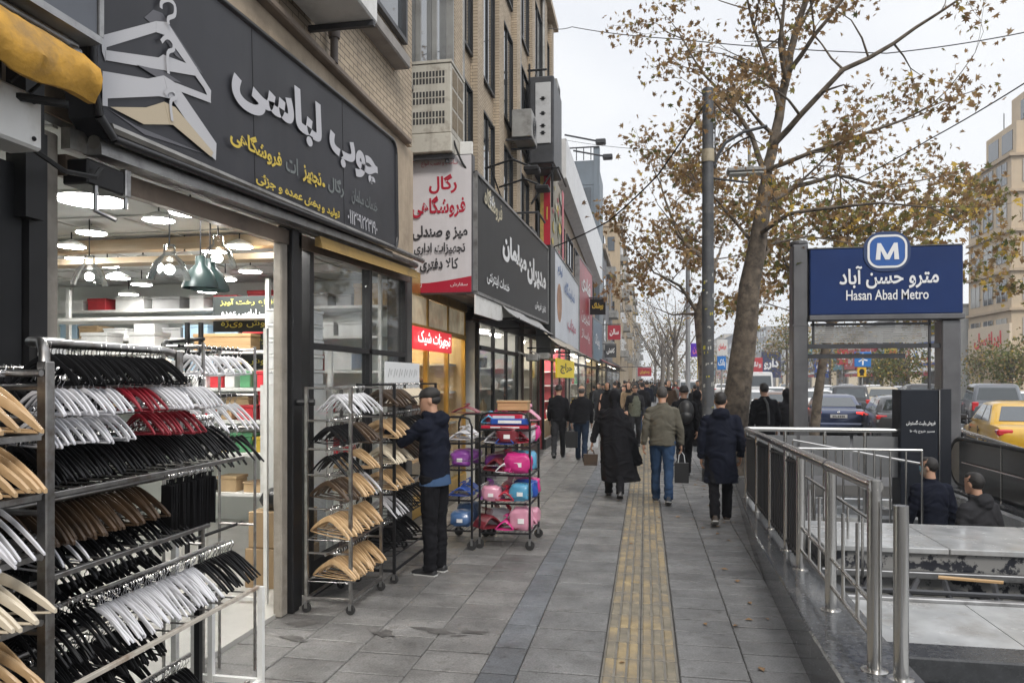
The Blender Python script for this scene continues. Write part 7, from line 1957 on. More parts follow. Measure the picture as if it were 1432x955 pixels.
        mb.box((s * w * .98, -0.3 * L, 0.5), (s * (w + .012), 0.27 * L, 0.55)); bld(mb, 'side_trim', TRIMB)
    def ends(yb, yr, wbb, wrr, f0=0.2, f1=0.9):
        out = []
        for g, sgn in ((f0, -1), (f0, 1), (f1, 1), (f1, -1)):
            ww = wbb + (wrr - wbb) * g
            out.append(Vector((sgn * (ww - .13), yb + (yr - yb) * g * .88, zb + (zr - zb) * g * .86)))
        return out
    rw = pane('rear_window', ends(yb0, yr0, wb, wr_))
    pane('windscreen', ends(yb1, yr1, wb, wr_))
    mb = MB(); mb.box((-.14, yr0 + .02, H - .07), (.14, yr0 + .06, H - .045)); bld(mb, 'brake_light', TAILON if lit else TAIL)
    # rear: lights, plate, bumper
    for s in (-1, 1):
        mb = MB(); yl = -0.49 * L
        if kind in ('suv', 'van', 'bus'):
            mb.box((s * w * .70, yl - .035, belt - .34), (s * w * .945, yl + .16, belt + .02), ch=.03)
        else:
            mb.box((s * w * .60, yl - .03, belt - .22), (s * w * .95, yl + .25, belt - .08), ch=.03)
        bld(mb, 'tail_light', TAILON if lit else TAIL)
        mb = MB(); mb.box((s * w * .55, .455 * L, hood - .33), (s * w * .90, .496 * L, hood - .19), ch=.02); bld(mb, 'headlight', HEADL)
    mb = MB(); mb.box((-.26, -.5 * L - .022, .62 if kind != 'sedan' else .66), (.26, -.5 * L + .05, .735 if kind != 'sedan' else .775)); pl = bld(mb, 'plate', PLATE)
    mb = MB()
    for k in range(7): mb.box((-.19 + k * .055, -.5 * L - .025, .68), (-.155 + k * .055, -.5 * L - .0215, .745 if k != 2 else .72))
    bld(mb, 'plate_number', TRIMB, pl)
    mb = MB(); mb.box((-w * .88, -.5 * L - .06, .26), (w * .88, -.46 * L, .50), ch=.05); mb.box((-w * .84, .47 * L, .24), (w * .84, .51 * L, .46), ch=.04); bld(mb, 'bumper', m if color not in ('white',) else TRIMB)
    mb = MB(); mb.box((-w * .9, -.45 * L, .12), (w * .9, .46 * L, .26)); bld(mb, 'underside', TRIMB)
    mb = MB(); mb.ball((0, -.492 * L, belt - .12), (.05, .02, .05), 8, 6); bld(mb, 'badge', CHROME)
    for s in (-1, 1):
        for y in (-.29 * L, .30 * L):
            Mw = Matrix.Translation((s * (w - .10), y, .31)) @ Matrix.Rotation(R(90), 4, 'Y')
            mb = MB(); mb.lathe([(.2, -.1), (.30, -.09), (.31, -.05), (.31, .06), (.29, .105), (.2, .108)], 20, M=Mw); wl_ = bld(mb, 'wheel', RUBBER, smooth=40)
            mb = MB(); mb.lathe([(.19, .085), (.17, .112 * 1), (.05, .108), (.02, .11)] if s > 0 else [(.19, -.085), (.17, -.112), (.05, -.108), (.02, -.11)], 14, M=Mw); bld(mb, 'rim', RIM, wl_)
            mb = MB(); mb.tube([(s * (w - .015), y + .36 * math.cos(a), .31 + .36 * math.sin(a)) for a in [R(q * 15) for q in range(-1, 14)]], .035, 6); bld(mb, 'wheel_arch', TRIMB, wl_)
    if kind == 'bus' or stripe:
        mb = MB()
        for s in (-1, 1): mb.box((s * w * .99, -.42 * L, .70), (s * (w + .008), .35 * L, .78))
        mb.box((-w * .8, -.5 * L - .004, .86 if kind == 'bus' else .80), (w * .8, -.49 * L, .90 if kind == 'bus' else .83)); bld(mb, 'stripe', mat('stripe_red', (0.5, 0.03, 0.03), 0.4))
    return t
car('yellow taxi with dark windows behind the black balustrade', 'taxi yellow', 1460, 15.2, R(-12), 'sedan', L=4.4)
car('grey estate car with a wide rear window behind the taxi', 'grey', 1396, 29, R(-15), 'suv', L=4.6, W=1.86, H=1.78)
car('dark blue sedan with red lights on, seen under the metro sign', 'dark blue', 1173, 24.5, R(-8), 'sedan', lit=True, H=1.42)
car('dark grey hatchback angled beside the blue sedan', 'dark grey', 1270, 21, R(-9), 'hatch', H=1.46)
car('black estate car just beyond the blue sedan', 'black', 1190, 33, R(-9), 'suv', H=1.66)
car('white hatchback beyond the black estate car', 'white', 1146, 36, R(2), 'hatch')
car('beige car seen over the dark grey hatchback', 'beige', 1236, 34, R(-10), 'hatch', H=1.6)
car('white saloon far off between the beige and black cars', 'white', 1208, 46, R(-5), 'sedan')
car('dark estate car seen above the black cabinet', 'black', 1292, 38, R(-10), 'suv', H=1.7)
car('white car with a red stripe between the trunk and the man in the suit', 'white', 1050, 33, R(-20), 'sedan', stripe=True)
car('brown hatchback with orange lights right of the man in the suit', 'brown', 1096, 29, R(-7), 'hatch', lit=True)
car('white minibus with a red stripe far along the road', 'white', 1064, 56, R(-2), 'bus', L=6, W=2.0, H=2.5)
car('silver van at the kerb between the pole and the olive jacket man', 'silver', 968, 44, R(4), 'van', L=4.8, W=1.8, H=1.95)
car('white car at the right edge past the grey estate car', 'white', 1455, 30, R(-10), 'sedan')
car('silver sedan behind the grey estate car', 'silver', 1412, 40, R(-4), 'sedan')
car('white taxi sized saloon between the blue sedan and the far traffic', 'white', 1120, 38, R(-9), 'sedan')
car('silver hatchback behind the thin leaning trunk', 'silver', 1150, 42, R(-9), 'hatch')
car('dark saloon far behind the grey hatchback', 'dark grey', 1300, 46, R(-9), 'sedan')
for k, (px, d, c, kd) in enumerate(((1030, 60, 'silver', 'sedan'), (1085, 48, 'white', 'hatch'), (1122, 58, 'dark grey', 'sedan'), (1160, 62, 'white', 'sedan'), (1190, 75, 'silver', 'sedan'), (1225, 66, 'white', 'hatch'), (1262, 54, 'silver', 'hatch'),
                                    (1010, 80, 'white', 'hatch'), (985, 72, 'dark grey', 'sedan'), (1045, 92, 'white', 'van'), (1100, 88, 'beige', 'sedan'), (940, 95, 'white', 'sedan'), (948, 125, 'silver', 'sedan'))):
    car('%s %s in the far traffic, %s' % (c, {'hatch': 'hatchback', 'sedan': 'saloon', 'van': 'van'}[kd], ('right of the tree trunk', 'behind the brown hatchback', 'left of the leaning trunk', 'over the blue sedan', 'far over the black estate car', 'far past the beige car', 'left of the black cabinet', 'just right of the pole', 'behind the silver van', 'beyond the minibus', 'right of the minibus', 'over the crowd', 'farthest over the crowd')[k]), c, px, d, R(rng.uniform(-6, 3)), kd, lit=k % 3 == 0, H=1.45 if kd != 'van' else 1.95)
# motorcycle by the trunk
p = foot(1042, 19); t = thing('motorcycle', 'dark motorcycle parked beside the plane tree trunk', 'motorcycle', (p.x, p.y, 0))
for dy in (-.62, .62):
    mb = MB(); mb.tube([(p.x, p.y + dy + .27 * math.cos(a), .3 + .27 * math.sin(a)) for a in [R(q * 20) for q in range(19)]], .045, 8); w_ = mb.build('wheel', RUBBER, t, smooth=60)
    mb = MB(); [mb.tube([(p.x, p.y + dy, .3), (p.x, p.y + dy + .24 * math.cos(R(q * 45)), .3 + .24 * math.sin(R(q * 45)))], .008, 4) for q in range(8)]; mb.build('spokes', CHROME, w_)
mb = MB(); mb.ball((p.x, p.y + .12, .78), (.14, .28, .15), 12, 8); mb.build('fuel_tank', PAINT['dark blue'], t, smooth=60)
mb = MB(); mb.box((p.x - .13, p.y - .68, .74), (p.x + .13, p.y - .08, .86), ch=.04); mb.build('seat', RUBBER, t)
mb = MB(); mb.tube([(p.x, p.y + .62, .3), (p.x, p.y + .42, 1.0)], .03, 8); mb.tube([(p.x - .36, p.y + .34, 1.08), (p.x, p.y + .42, 1.0), (p.x + .36, p.y + .34, 1.08)], .016, 8); mb.box((p.x - .15, p.y - .25, .3), (p.x + .15, p.y + .25, .62), ch=.05); mb.tube([(p.x, p.y - .62, .3), (p.x, p.y - .1, .7), (p.x, p.y + .4, .9)], .03, 8); mb.tube([(p.x + .16, p.y - .7, .35), (p.x + .16, p.y + .1, .3)], .04, 8); mb.build('frame', DULL_STEEL, t, smooth=50)
# ---------------------------------------------------------------- trees, poles, wires
BARK = mat('plane_bark', (0.13, 0.105, 0.08), 0.9, var=0.5, vs=7, bump=1.0, bs=16, dirt=0.9, ds=6, dcol=(0.04, 0.033, 0.027))
BARKG = mat('grey_bark', (0.16, 0.14, 0.12), 0.9, var=0.3, vs=3, bump=0.5, bs=20)
def leafmat(name, col):
    m = bpy.data.materials.new(name); m.use_nodes = True
    N, L = m.node_tree.nodes, m.node_tree.links
    N.clear()
    o = N.new('ShaderNodeOutputMaterial'); d = N.new('ShaderNodeBsdfDiffuse'); tr = N.new('ShaderNodeBsdfTranslucent'); mx = N.new('ShaderNodeMixShader'); mx.inputs[0].default_value = 0.35
    tc = N.new('ShaderNodeTexCoord'); nz = N.new('ShaderNodeTexNoise'); nz.inputs['Scale'].default_value = 2.2; nz.inputs['Detail'].default_value = 6
    rp = N.new('ShaderNodeValToRGB'); rp.color_ramp.elements[0].position = .3; rp.color_ramp.elements[1].position = .7
    rp.color_ramp.elements[0].color = (*[c * .6 for c in col], 1); rp.color_ramp.elements[1].color = (*[c * 1.35 for c in col], 1)
    L.new(tc.outputs['Object'], nz.inputs['Vector']); L.new(nz.outputs[0], rp.inputs[0]); L.new(rp.outputs[0], d.inputs[0]); L.new(rp.outputs[0], tr.inputs[0])
    L.new(d.outputs[0], mx.inputs[1]); L.new(tr.outputs[0], mx.inputs[2]); L.new(mx.outputs[0], o.inputs[0])
    return m
LV = [leafmat('leaf_' + n, c) for n, c in (('brown', (0.27, 0.17, 0.085)), ('tan', (0.38, 0.265, 0.145)), ('olive', (0.24, 0.215, 0.08)), ('yellow', (0.52, 0.36, 0.08)), ('green', (0.13, 0.145, 0.055)))]
STAR = []
for k in range(5):
    a = R(90 + (k - 2) * 52); STAR.append((math.cos(a) * (1.0 if k == 2 else 0.9), math.sin(a) * (1.0 if k == 2 else .9) + .1))
    if k < 4:
        a2 = R(90 + (k - 1.5) * 52); STAR.append((math.cos(a2) * .42, math.sin(a2) * .42 + .1))
STAR = [(-a, b) for a, b in STAR] + [(0.0, -0.35)]
def leaf(mb, p, s, rr, m, star=True):
    n = Vector((rr.gauss(0, 1), rr.gauss(0, 1), rr.gauss(0, .8) - .2)).normalized()
    u = n.orthogonal().normalized(); u = (u * math.cos(rr.uniform(0, 6.3)) + n.cross(u) * math.sin(rr.uniform(0, 6.3))).normalized(); v = n.cross(u)
    if star:
        c = len(mb.v); pts = [p + (u * a + v * b) * s + n * (s * .25 * abs(a)) for a, b in STAR]
        mb.add(pts, [[0, 1, 2, 3, 4, 9], [4, 5, 6, 7, 8, 9]] if False else [[9, 0, 1, 2, 3], [9, 3, 4, 5], [9, 5, 6, 7, 8]], m)
    else:
        mb.add([p - u * s * .5, p + v * s * .35, p + u * s * .5 + n * s * .1, p - v * s * .35], [(0, 1, 2, 3)], m)
def grow(mw, tips, p, d, length, r, level, rr, droop=0.0, maxl=3, spread=0.7):
    n = max(3, int(length / 0.28))
    pts, q = [p.copy()], p.copy()
    for i in range(n):
        d = (d + Vector((rr.gauss(0, .13), rr.gauss(0, .13), rr.gauss(0, .10) - droop))).normalized()
        q = q + d * (length / n); pts.append(q.copy())
        if level < maxl and i >= 1 and rr.random() < (0.75 if level < 2 else 0.6):
            a = Vector((rr.gauss(0, 1), rr.gauss(0, 1), rr.gauss(0, .8) + .25)).normalized()
            grow(mw, tips, q, (d * (1 - spread * .5) + a * spread).normalized(), length * rr.uniform(.35, .6), r * (1 - i / n * .6) * .5, level + 1, rr, droop, maxl, spread)
        if level >= 2: tips.append((q.copy(), level))
    mw.tube(pts, [max(.003, r * (1 - .75 * i / n)) for i in range(n + 1)], 6 if level < 2 else 4, cap=False)
def tree(label, base, limbs, rr, leaves, size, weights, group=None, maxl=3, bark=BARK, star=True, trunk=None, sub=(1.0, 2.0), droop=0.0, name='plane_tree', step=.55, keep=1.0, clump=.2):
    t = thing(name, label, 'tree', base, group=group)
    mw, tips = MB(), []
    if trunk: mw.tube(trunk[0], trunk[1], 14)
    tw = MB()
    for pts, r0, r1 in limbs:
        pts = [Vector(p) for p in pts]
        # smooth path
        sm = []
        for i in range(len(pts) - 1):
            a, b = pts[i], pts[i+1]; n = max(2, int((b - a).length / .35))
            for k in range(n): sm.append(a.lerp(b, k / n) + Vector((rr.gauss(0, .02), rr.gauss(0, .02), rr.gauss(0, .02))) * min(1, r0 * 10))
        sm.append(pts[-1]); N = len(sm)
        mw.tube(sm, [r0 + (r1 - r0) * i / (N - 1) for i in range(N)], 8)
        acc = 0
        for i in range(1, N):
            acc += (sm[i] - sm[i-1]).length
            if acc > step and i / N > 0.15:
                acc = 0
                d = (sm[i] - sm[i-1]).normalized(); a = Vector((rr.gauss(0, 1), rr.gauss(0, 1), rr.gauss(0, .7) + .2)).normalized()
                grow(tw, tips, sm[i], (d * .6 + a * .8).normalized(), rr.uniform(*sub), max(.012, (r0 + (r1 - r0) * i / N) * .5), 1, rr, droop, maxl)
        grow(tw, tips, sm[-1], (sm[-1] - sm[-2]).normalized(), rr.uniform(*sub) * .8, r1, 1, rr, droop, maxl)
    mw.build('trunk', bark, t, smooth=60); tw.build('twigs', bark, t, smooth=60)
    mb = MB()
    rr.shuffle(tips)
    tips = tips[:max(1, int(len(tips) * keep))]
    if leaves and tips:
        for k in range(leaves):
            q, lv_ = tips[k % len(tips)]
            p = q + Vector((rr.gauss(0, clump), rr.gauss(0, clump), rr.gauss(0, clump) - .04))
            wts = weights(p) if callable(weights) else weights
            leaf(mb, p, size * rr.uniform(.55, 1.15), rr, rr.choices(range(5), wts)[0], star)
        mb.build('crown', LV, t)
    return t
D = 14.0
def tp(px, py, dd=0.0): return pd(px, py, D + dd)
rr = random.Random(21)
base = pd(1024, HY, D); base.z = 0
tr = [tp(1018, 690), tp(1023, 620), tp(1030, 560), tp(1038, 500), tp(1044, 450), tp(1048, 400), tp(1058, 350), tp(1066, 300), tp(1070, 262)]
for p in tr: p.z = max(p.z, -.05)
limbs = [([tp(1070, 262), tp(1078, 215, .1), tp(1090, 165, .2), tp(1100, 100, .3), tp(1118, 30, .5), tp(1135, -50, .6), tp(1150, -120, .7)], .11, .03),
         ([tp(1080, 205), tp(1120, 160, -.4), tp(1180, 100, -.8), tp(1250, 60, -1.0), tp(1310, 20, -1.2), tp(1370, -20, -1.4)], .065, .014),
         ([tp(1072, 250), tp(1050, 190, .3), tp(1018, 140, .6), tp(985, 105, .9), tp(955, 55, 1.2)], .06, .014),
         ([tp(1090, 150), tp(1075, 100, .4), tp(1055, 40, .6), tp(1035, -40, .8)], .05, .015),
         ([tp(1100, 120), tp(1090, 60, -.4), tp(1098, 0, -.6), tp(1104, -60, -.7)], .05, .015),
         ([tp(1100, 105), tp(1140, 50, -.5), tp(1180, 0, -.6), tp(1210, -50, -.7)], .05, .014),
         ([tp(1066, 240), tp(1130, 215, -.5), tp(1200, 190, -.8), tp(1260, 170, -1.0), tp(1300, 150, -1.1)], .05, .012),
         ([tp(1064, 290), tp(1110, 262, .8), tp(1170, 245, 1.3), tp(1235, 262, 1.6), tp(1300, 250, 1.8)], .06, .012),
         ([tp(1060, 330), tp(1100, 300, -.9), tp(1160, 290, -1.3), tp(1230, 285, -1.6), tp(1300, 290, -1.8)], .05, .012),
         ([tp(1056, 345), tp(1020, 300, .6), tp(985, 260, 1.0), tp(950, 240, 1.3)], .04, .010),
         ([tp(1056, 380), tp(1080, 340, .9), tp(1130, 330, 1.4), tp(1190, 340, 1.8)], .04, .010)]
def wmain(p):
    low = p.z < 5.2
    right = p.x > 3.2
    return (3.5, 3, 2.6, 2.4, 1.2) if low and right else ((6, 4, 1.6, 1.0, .4) if low else (6.5, 4.5, 1.3, .5, .4))
tree('tall plane tree with sparse brown autumn leaves beside the grey pole', base, limbs, rr, 6300, 0.08, wmain, trunk=(tr, [.34, .275, .245, .23, .21, .195, .17, .145, .125]), sub=(0.9, 1.8), keep=1.0, clump=.19, step=.42)
# second tree, left of the pole and behind
D = 25.0
rr = random.Random(5)
b2 = Vector((2.05, 25.5, 0))
c2 = pd(958, 380, D)
tr2 = [b2, b2 + Vector((-.1, 0, 2)), b2 + Vector((-.3, -.1, 4)), Vector((c2.x + .9, 25.3, 5.4))]
q = tr2[-1]
limbs = [([q, tp(950, 330, .5), tp(930, 280, .8), tp(915, 240, 1)], .09, .02), ([q, tp(985, 300), tp(990, 250, .3), tp(1000, 210, .3)], .09, .02), ([tr2[2], tp(950, 400, -.6), tp(915, 380, -1), tp(890, 350, -1.2)], .07, .015),
         ([tr2[2], tp(940, 440, .8), tp(915, 430, 1.2)], .05, .012), ([q, tp(1010, 340, 1), tp(1040, 300, 1.5)], .06, .015), ([tr2[2], tp(1000, 430, 1), tp(1030, 410, 1.4)], .05, .012)]
tree('bushier brown leaved plane tree behind the grey pole', b2, limbs, rr, 4000, 0.125, (6.5, 4.5, 1.5, .6, .3), trunk=(tr2, [.24, .2, .17, .13]), sub=(1.0, 2.0), keep=.8, clump=.22)
# third: yellow green, behind the metro sign, on a thin leaning trunk
D = 19.0
rr = random.Random(9)
b3 = gp(1138, 640, 0.0); b3 = pd(1137, HY, D); b3.z = 0
tr3 = [b3, tp(1143, 560), tp(1150, 510), tp(1162, 450), tp(1180, 400)]
q = tr3[-1]
limbs = [([q, tp(1190, 350, .3), tp(1180, 300, .5), tp(1175, 250, .5)], .07, .02), ([q, tp(1230, 360, .5), tp(1280, 330, 1), tp(1325, 310, 1.2)], .06, .015), ([tr3[3], tp(1130, 400, -.5), tp(1100, 370, -.8), tp(1085, 330, -1)], .06, .015),
         ([q, tp(1240, 330, -.5), tp(1275, 300, -.8)], .05, .015), ([tr3[3], tp(1120, 440, .6), tp(1090, 430, 1.0)], .04, .012), ([q, tp(1260, 390, 1), tp(1310, 380, 1.3), tp(1345, 370, 1.5)], .05, .012)]
tree('yellow and green leaved tree on a thin leaning trunk behind the metro sign', b3, limbs, rr, 4000, 0.12, (3, 2.6, 2.6, 2.2, 1.6), trunk=(tr3, [.13, .12, .11, .10, .09]), sub=(0.9, 1.8), keep=.85, clump=.2)
# bare trees far down the pavement
rr = random.Random(12)
for k, (px, d, h, lab) in enumerate(((944, 46, 8.2, 'bare grey tree beyond the thin lamp pole'), (926, 62, 9.0, 'second bare tree farther along the pavement'), (934, 80, 9.5, 'third bare tree over the far crowd'), (916, 100, 10, 'farthest bare tree with olive leaves at the street end'))):
    b = pd(px, HY, d); b.z = 0
    limbs = []
    for i in range(7):
        a = i * 2.4 + rr.uniform(0, 1); z0 = h * rr.uniform(.28, .5); s = rr.uniform(.18, .3) * h
        limbs.append(([b + Vector((0, 0, z0)), b + Vector((math.cos(a) * s * .5, math.sin(a) * s * .5, z0 + h * .22)), b + Vector((math.cos(a) * s, math.sin(a) * s, z0 + h * .42))], .07, .02))
    tree(lab, b, limbs, rr, 260 if k < 3 else 1400, .22, (3, 4, 3, .6, .6), bark=BARKG, trunk=([b, b + Vector((.05, 0, h * .3)), b + Vector((0, 0, h * .62))], [.2, .16, .07]), sub=(1.4, 2.4), star=False, step=.8, name='bare_tree', keep=.6)
# green trees on the far side
def bushy(label, px, d, py0, py1, wpx, n, wts, size=.24, name='street_tree'):
    b = pd(px, HY, d); b.z = -.15
    zt, zb_ = CAMZ + (HY - py0) / F * d, CAMZ + (HY - py1) / F * d
    w = wpx / F * d / 2; rr = random.Random(px)
    t = thing(name, label, 'tree', b)
    mw = MB(); c = Vector((b.x, b.y, (zt + zb_) / 2)); mw.tube([b, b + Vector((.08, 0, (c.z - b.z) * .6)), c], [.14, .12, .07], 8)
    cl = []
    for i in range(14):
        v = Vector((rr.gauss(0, 1), rr.gauss(0, 1), rr.gauss(0, 1))).normalized() * rr.uniform(.35, 1)
        e = c + Vector((v.x * w, v.y * w, v.z * (zt - zb_) / 2)); mw.tube([c - Vector((0, 0, .3)), c.lerp(e, .5) + Vector((0, 0, .1)), e], [.05, .035, .012], 5); cl.append((e, rr.uniform(.25, .5) * w))
    mw.build('trunk', BARK, t, smooth=60)
    mb = MB()
    for k in range(n):
        e, r = cl[k % len(cl)]
        leaf(mb, e + Vector((rr.gauss(0, r), rr.gauss(0, r), rr.gauss(0, r * .7))), size * rr.uniform(.6, 1.1), rr, rr.choices(range(5), wts)[0], False)
    mb.build('crown', LV, t)
bushy('grey green bushy tree under the right half of the metro sign', 1268, 48, 478, 535, 66, 1500, (.6, .8, 3, .4, 5))
bushy('small green tree left of the bushy one under the metro sign', 1232, 58, 490, 540, 40, 900, (.4, .6, 3, .4, 5))
bushy('dark green street tree at the right edge before the apartment block', 1412, 44, 470, 545, 84, 2000, (1, .6, 3, .3, 6))
bushy('olive street tree right of the sign column', 1372, 60, 478, 535, 44, 1000, (1, 1, 4, .8, 4))
bushy('olive green tree behind the trunk of the plane tree', 1100, 70, 440, 530, 70, 1500, (1, 1.5, 4, 1, 3), .3)
bushy('yellowish tree far behind the metro sign column', 1160, 80, 452, 530, 60, 1100, (1, 2, 3, 2, 2), .3)
bushy('hazy tree closing the end of the street, left', 928, 170, 488, 545, 46, 700, (1.5, 3, 3, .6, 2), .6)
bushy('hazy tree closing the end of the street, middle', 958, 190, 492, 545, 54, 700, (1.5, 3, 3, .6, 2), .6)
bushy('hazy tree closing the end of the street, right', 1000, 180, 486, 545, 60, 700, (1.5, 3, 3, .6, 2), .6)
# ---------------------------------------------------------------- poles, lamps, wires
POLE = mat('pole_grey', (0.085, 0.09, 0.098), 0.55, 0.2, var=0.2, vs=3, dirt=0.6, ds=5, dcol=(0.2, 0.2, 0.19))
p = pd(990, HY, 13.0); 
t = thing('utility_pole', 'thick dark grey steel utility pole with torn stickers in front of the plane tree', 'pole', (p.x, p.y, 0))
mb = MB(); mb.lathe([(.105, 0), (.105, 3.2), (.098, 5.6), (.095, 6.85), (.09, 6.92), (.02, 6.94)], 18, (p.x, p.y, 0)); mb.build('shaft', POLE, t, smooth=50)
mb = MB(); mb.lathe([(.108, 5.62), (.112, 5.64), (.112, 5.82), (.108, 5.84)], 18, (p.x, p.y, 0)); mb.build('band', mat('band_tan', (0.4, 0.35, 0.25), 0.6, dirt=.5, ds=9), t, smooth=50)
mb = MB(); mb.tube([(p.x + .1, p.y, 5.55), (p.x + .18, p.y, 5.75), (p.x + .3, p.y, 5.95), (p.x + .6, p.y, 6.12), (p.x + 1.0, p.y, 6.2)], .028, 8); mb.tube([(p.x, p.y, 5.35), (p.x + .75, p.y + .5, 5.36)], .02, 6); mb.tube([(p.x + .12, p.y, 5.5), (p.x + .12, p.y, 6.6)], .012, 5); mb.build('arm', DARK_METAL, t, smooth=50)
mb = MB()
for k in range(22):
    a = rng.uniform(-2.6, -.6); z = rng.uniform(1.1, 3.6); w, h = rng.uniform(.02, .07), rng.uniform(.02, .09); r_ = .1075
    mb.add([(p.x + r_ * math.cos(a + s), p.y + r_ * math.sin(a + s), z + e) for s, e in ((-w * 5, 0), (w * 5, .01), (w * 4.5, h), (-w * 5, h * .8))], [(0, 1, 2, 3)], k % 3 == 0)
mb.build('sticker', [mat('sticker_pale', (0.45, 0.45, 0.42), 0.7), mat('sticker_yellow', (0.5, 0.45, 0.05), 0.7)], t)
q = pd(1043, 240, 13.6)
t = thing('street_lamp', 'flat grey fluorescent street lamp reaching from the thick pole', 'street lamp', q)
mb = MB(); mb.box(q + Vector((-.34, -.12, -.02)), q + Vector((.34, .12, .06)), ch=.02); mb.build('housing', GREY_METAL, t)
mb = MB(); mb.box(q + Vector((-.31, -.10, -.075)), q + Vector((.31, .10, -.022)), ch=.02); mb.build('diffuser', mat('lamp_diffuser', (0.45, 0.46, 0.44), 0.3), t)
p3 = pd(1048, HY, 22); t = thing('lamp_pole', 'thin pale pole rising behind the flat street lamp', 'pole', (p3.x, p3.y, 0)); mb = MB(); mb.lathe([(.07, 0), (.055, 4), (.045, 9.0)], 10, (p3.x, p3.y, 0)); mb.build('shaft', GREY_METAL, t, smooth=50); mb = MB(); mb.tube([(p3.x, p3.y, 8.0), (p3.x + .3, p3.y, 8.1)], .02, 5); mb.build('arm', GREY_METAL, t)
p2 = pd(962, HY, 30); t = thing('lamp_pole', 'thin grey lamp pole left of the thick pole', 'pole', (p2.x, p2.y, 0)); mb = MB(); mb.lathe([(.14, 0), (.12, .8), (.10, .82), (.085, 8.0)], 12, (p2.x, p2.y, 0)); mb.build('shaft', mat('pole_pale', (0.24, 0.25, 0.26), 0.5, dirt=.4, ds=4), t, smooth=50); mb = MB(); mb.tube([(p2.x, p2.y, 7.9), (p2.x + .5, p2.y, 8.3), (p2.x + 1.6, p2.y, 8.4)], .04, 6); mb.box((p2.x + 1.5, p2.y - .1, 8.36), (p2.x + 2.1, p2.y + .1, 8.46), ch=.02); mb.build('lamp_arm', GREY_METAL, t)
wire('overhead_wire', 'upper wire crossing the sky from the brick piers', [onX(768, 40, -2.8), pd(800, 38, 24), pd(945, 55, 18), pd(1240, 75, 16), pd(1460, 40, 16)], .012, .05)
wire('overhead_wire', 'thin wire crossing the sky towards the pole', [onX(790, 196, -2.6), pd(930, 211, 18), pd(990, 216, 13)], .007, .05)
wire('overhead_wire', 'thick cable sagging from the shop signs up to the pole top', [onX(775, 345, -2.2), pd(850, 310, 16), pd(920, 245, 14.2), pd(984, 148, 13)], .016, .03)
wire('overhead_wire', 'wire slanting from the plane tree to the right edge', [pd(1190, 255, 14.5), pd(1300, 195, 13), pd(1440, 112, 11)], .011, .02)
wire('overhead_wire', 'thin wires from the pole into the plane tree', [pd(994, 138, 13), pd(1030, 175, 13.6), pd(1070, 205, 14)], .008, .02)
# ---------------------------------------------------------------- signs along the road
def plate_sign(label, px0, px1, py0, py1, d, m, txt=None, tm=None, post=True, frame=None):
    a, b = pd(px0, py1, d), pd(px1, py0, d)
    t = thing('road_sign', label, 'sign', ((a.x + b.x) / 2, a.y, a.z if not post else 0))
    mb = MB(); mb.box((a.x, a.y, a.z), (b.x, a.y + .06, b.z), ch=.015); mb.build('plate', m, t)
    if post:
        mb = MB(); xm = (a.x + b.x) / 2; mb.tube([(xm, a.y + .1, -.1), (xm, a.y + .1, b.z)], .04, 6); mb.build('post', GREY_METAL, t)
    B = Board((a.x, a.y - .003, a.z), (1, 0, 0), (0, 0, 1)); w, h = b.x - a.x, b.z - a.z
    if txt: B.text(t, txt, w * .12, h * .2, w * .88, h * .8, tm or WLET, .03)
    return t, B, w, h
VIOLET = mat('sign_violet', (0.10, 0.03, 0.45), 0.4); RBLUE = mat('sign_road_blue', (0.015, 0.16, 0.48), 0.4)
plate_sign('violet sign with pink writing left of the thick pole', 966, 988, 480, 499, 36, VIOLET, 'شیرین', mat('neon_pink', (0.75, 0.2, 0.35), 0.4))
plate_sign('blue upright sign between the pole and the tree trunk', 1003, 1015, 498, 517, 40, RBLUE, 'بانک', None)
t, B, w, h = plate_sign('blue road sign under the metro sign board', 1195, 1217, 492, 513, 38, RBLUE)
mb = MB(); stroke(B, mb, [(w * .5, h * .12), (w * .5, h * .9)], w * .1); stroke(B, mb, [(w * .25, h * .35), (w * .5, h * .5), (w * .78, h * .42)], w * .08); stroke(B, mb, [(w * .3, h * .7), (w * .5, h * .62), (w * .72, h * .75)], w * .08); mb.build('symbol', WLET, t)
t, B, w, h = plate_sign('small yellow sign hung below the blue road sign', 1199, 1211, 513.5, 527, 38, mat('sign_amber', (0.7, 0.42, 0.02), 0.4), post=False)
mb = MB(); mb.add([B.p(w * .5 + w * .3 * math.cos(R(a)), h * .55 + h * .3 * math.sin(R(a)), .004) for a in range(0, 360, 30)], [list(range(12))]); B.slab(mb, [(w * .25, h * .15), (w * .75, h * .15), (w * .7, h * .28), (w * .3, h * .28)], .002, .002); mb.build('symbol', BLACK_METAL, t)
t, B, w, h = plate_sign('white billboard with blue and red shapes past the bushy tree', 1273, 1307, 485, 507, 62, mat('billboard_white', (0.62, 0.63, 0.64), 0.4))
mb = MB(); B.slab(mb, [(w * .1, h * .3), (w * .3, h * .3), (w * .25, h * .8)], .004, .002); B.slab(mb, [(w * .4, h * .15), (w * .7, h * .15), (w * .7, h * .3), (w * .4, h * .35)], .004, .002, 1); B.slab(mb, [(w * .45, h * .5), (w * .6, h * .5), (w * .5, h * .85)], .004, .002); mb.build('picture', [RBLUE, MATS['sign_red_panel']], t)
# ---------------------------------------------------------------- the far side of the road
mb = MB(); mb.box((27, -10, -.3), (31.5, 500, -.01)); structure('far_pavement', mb, CONC)
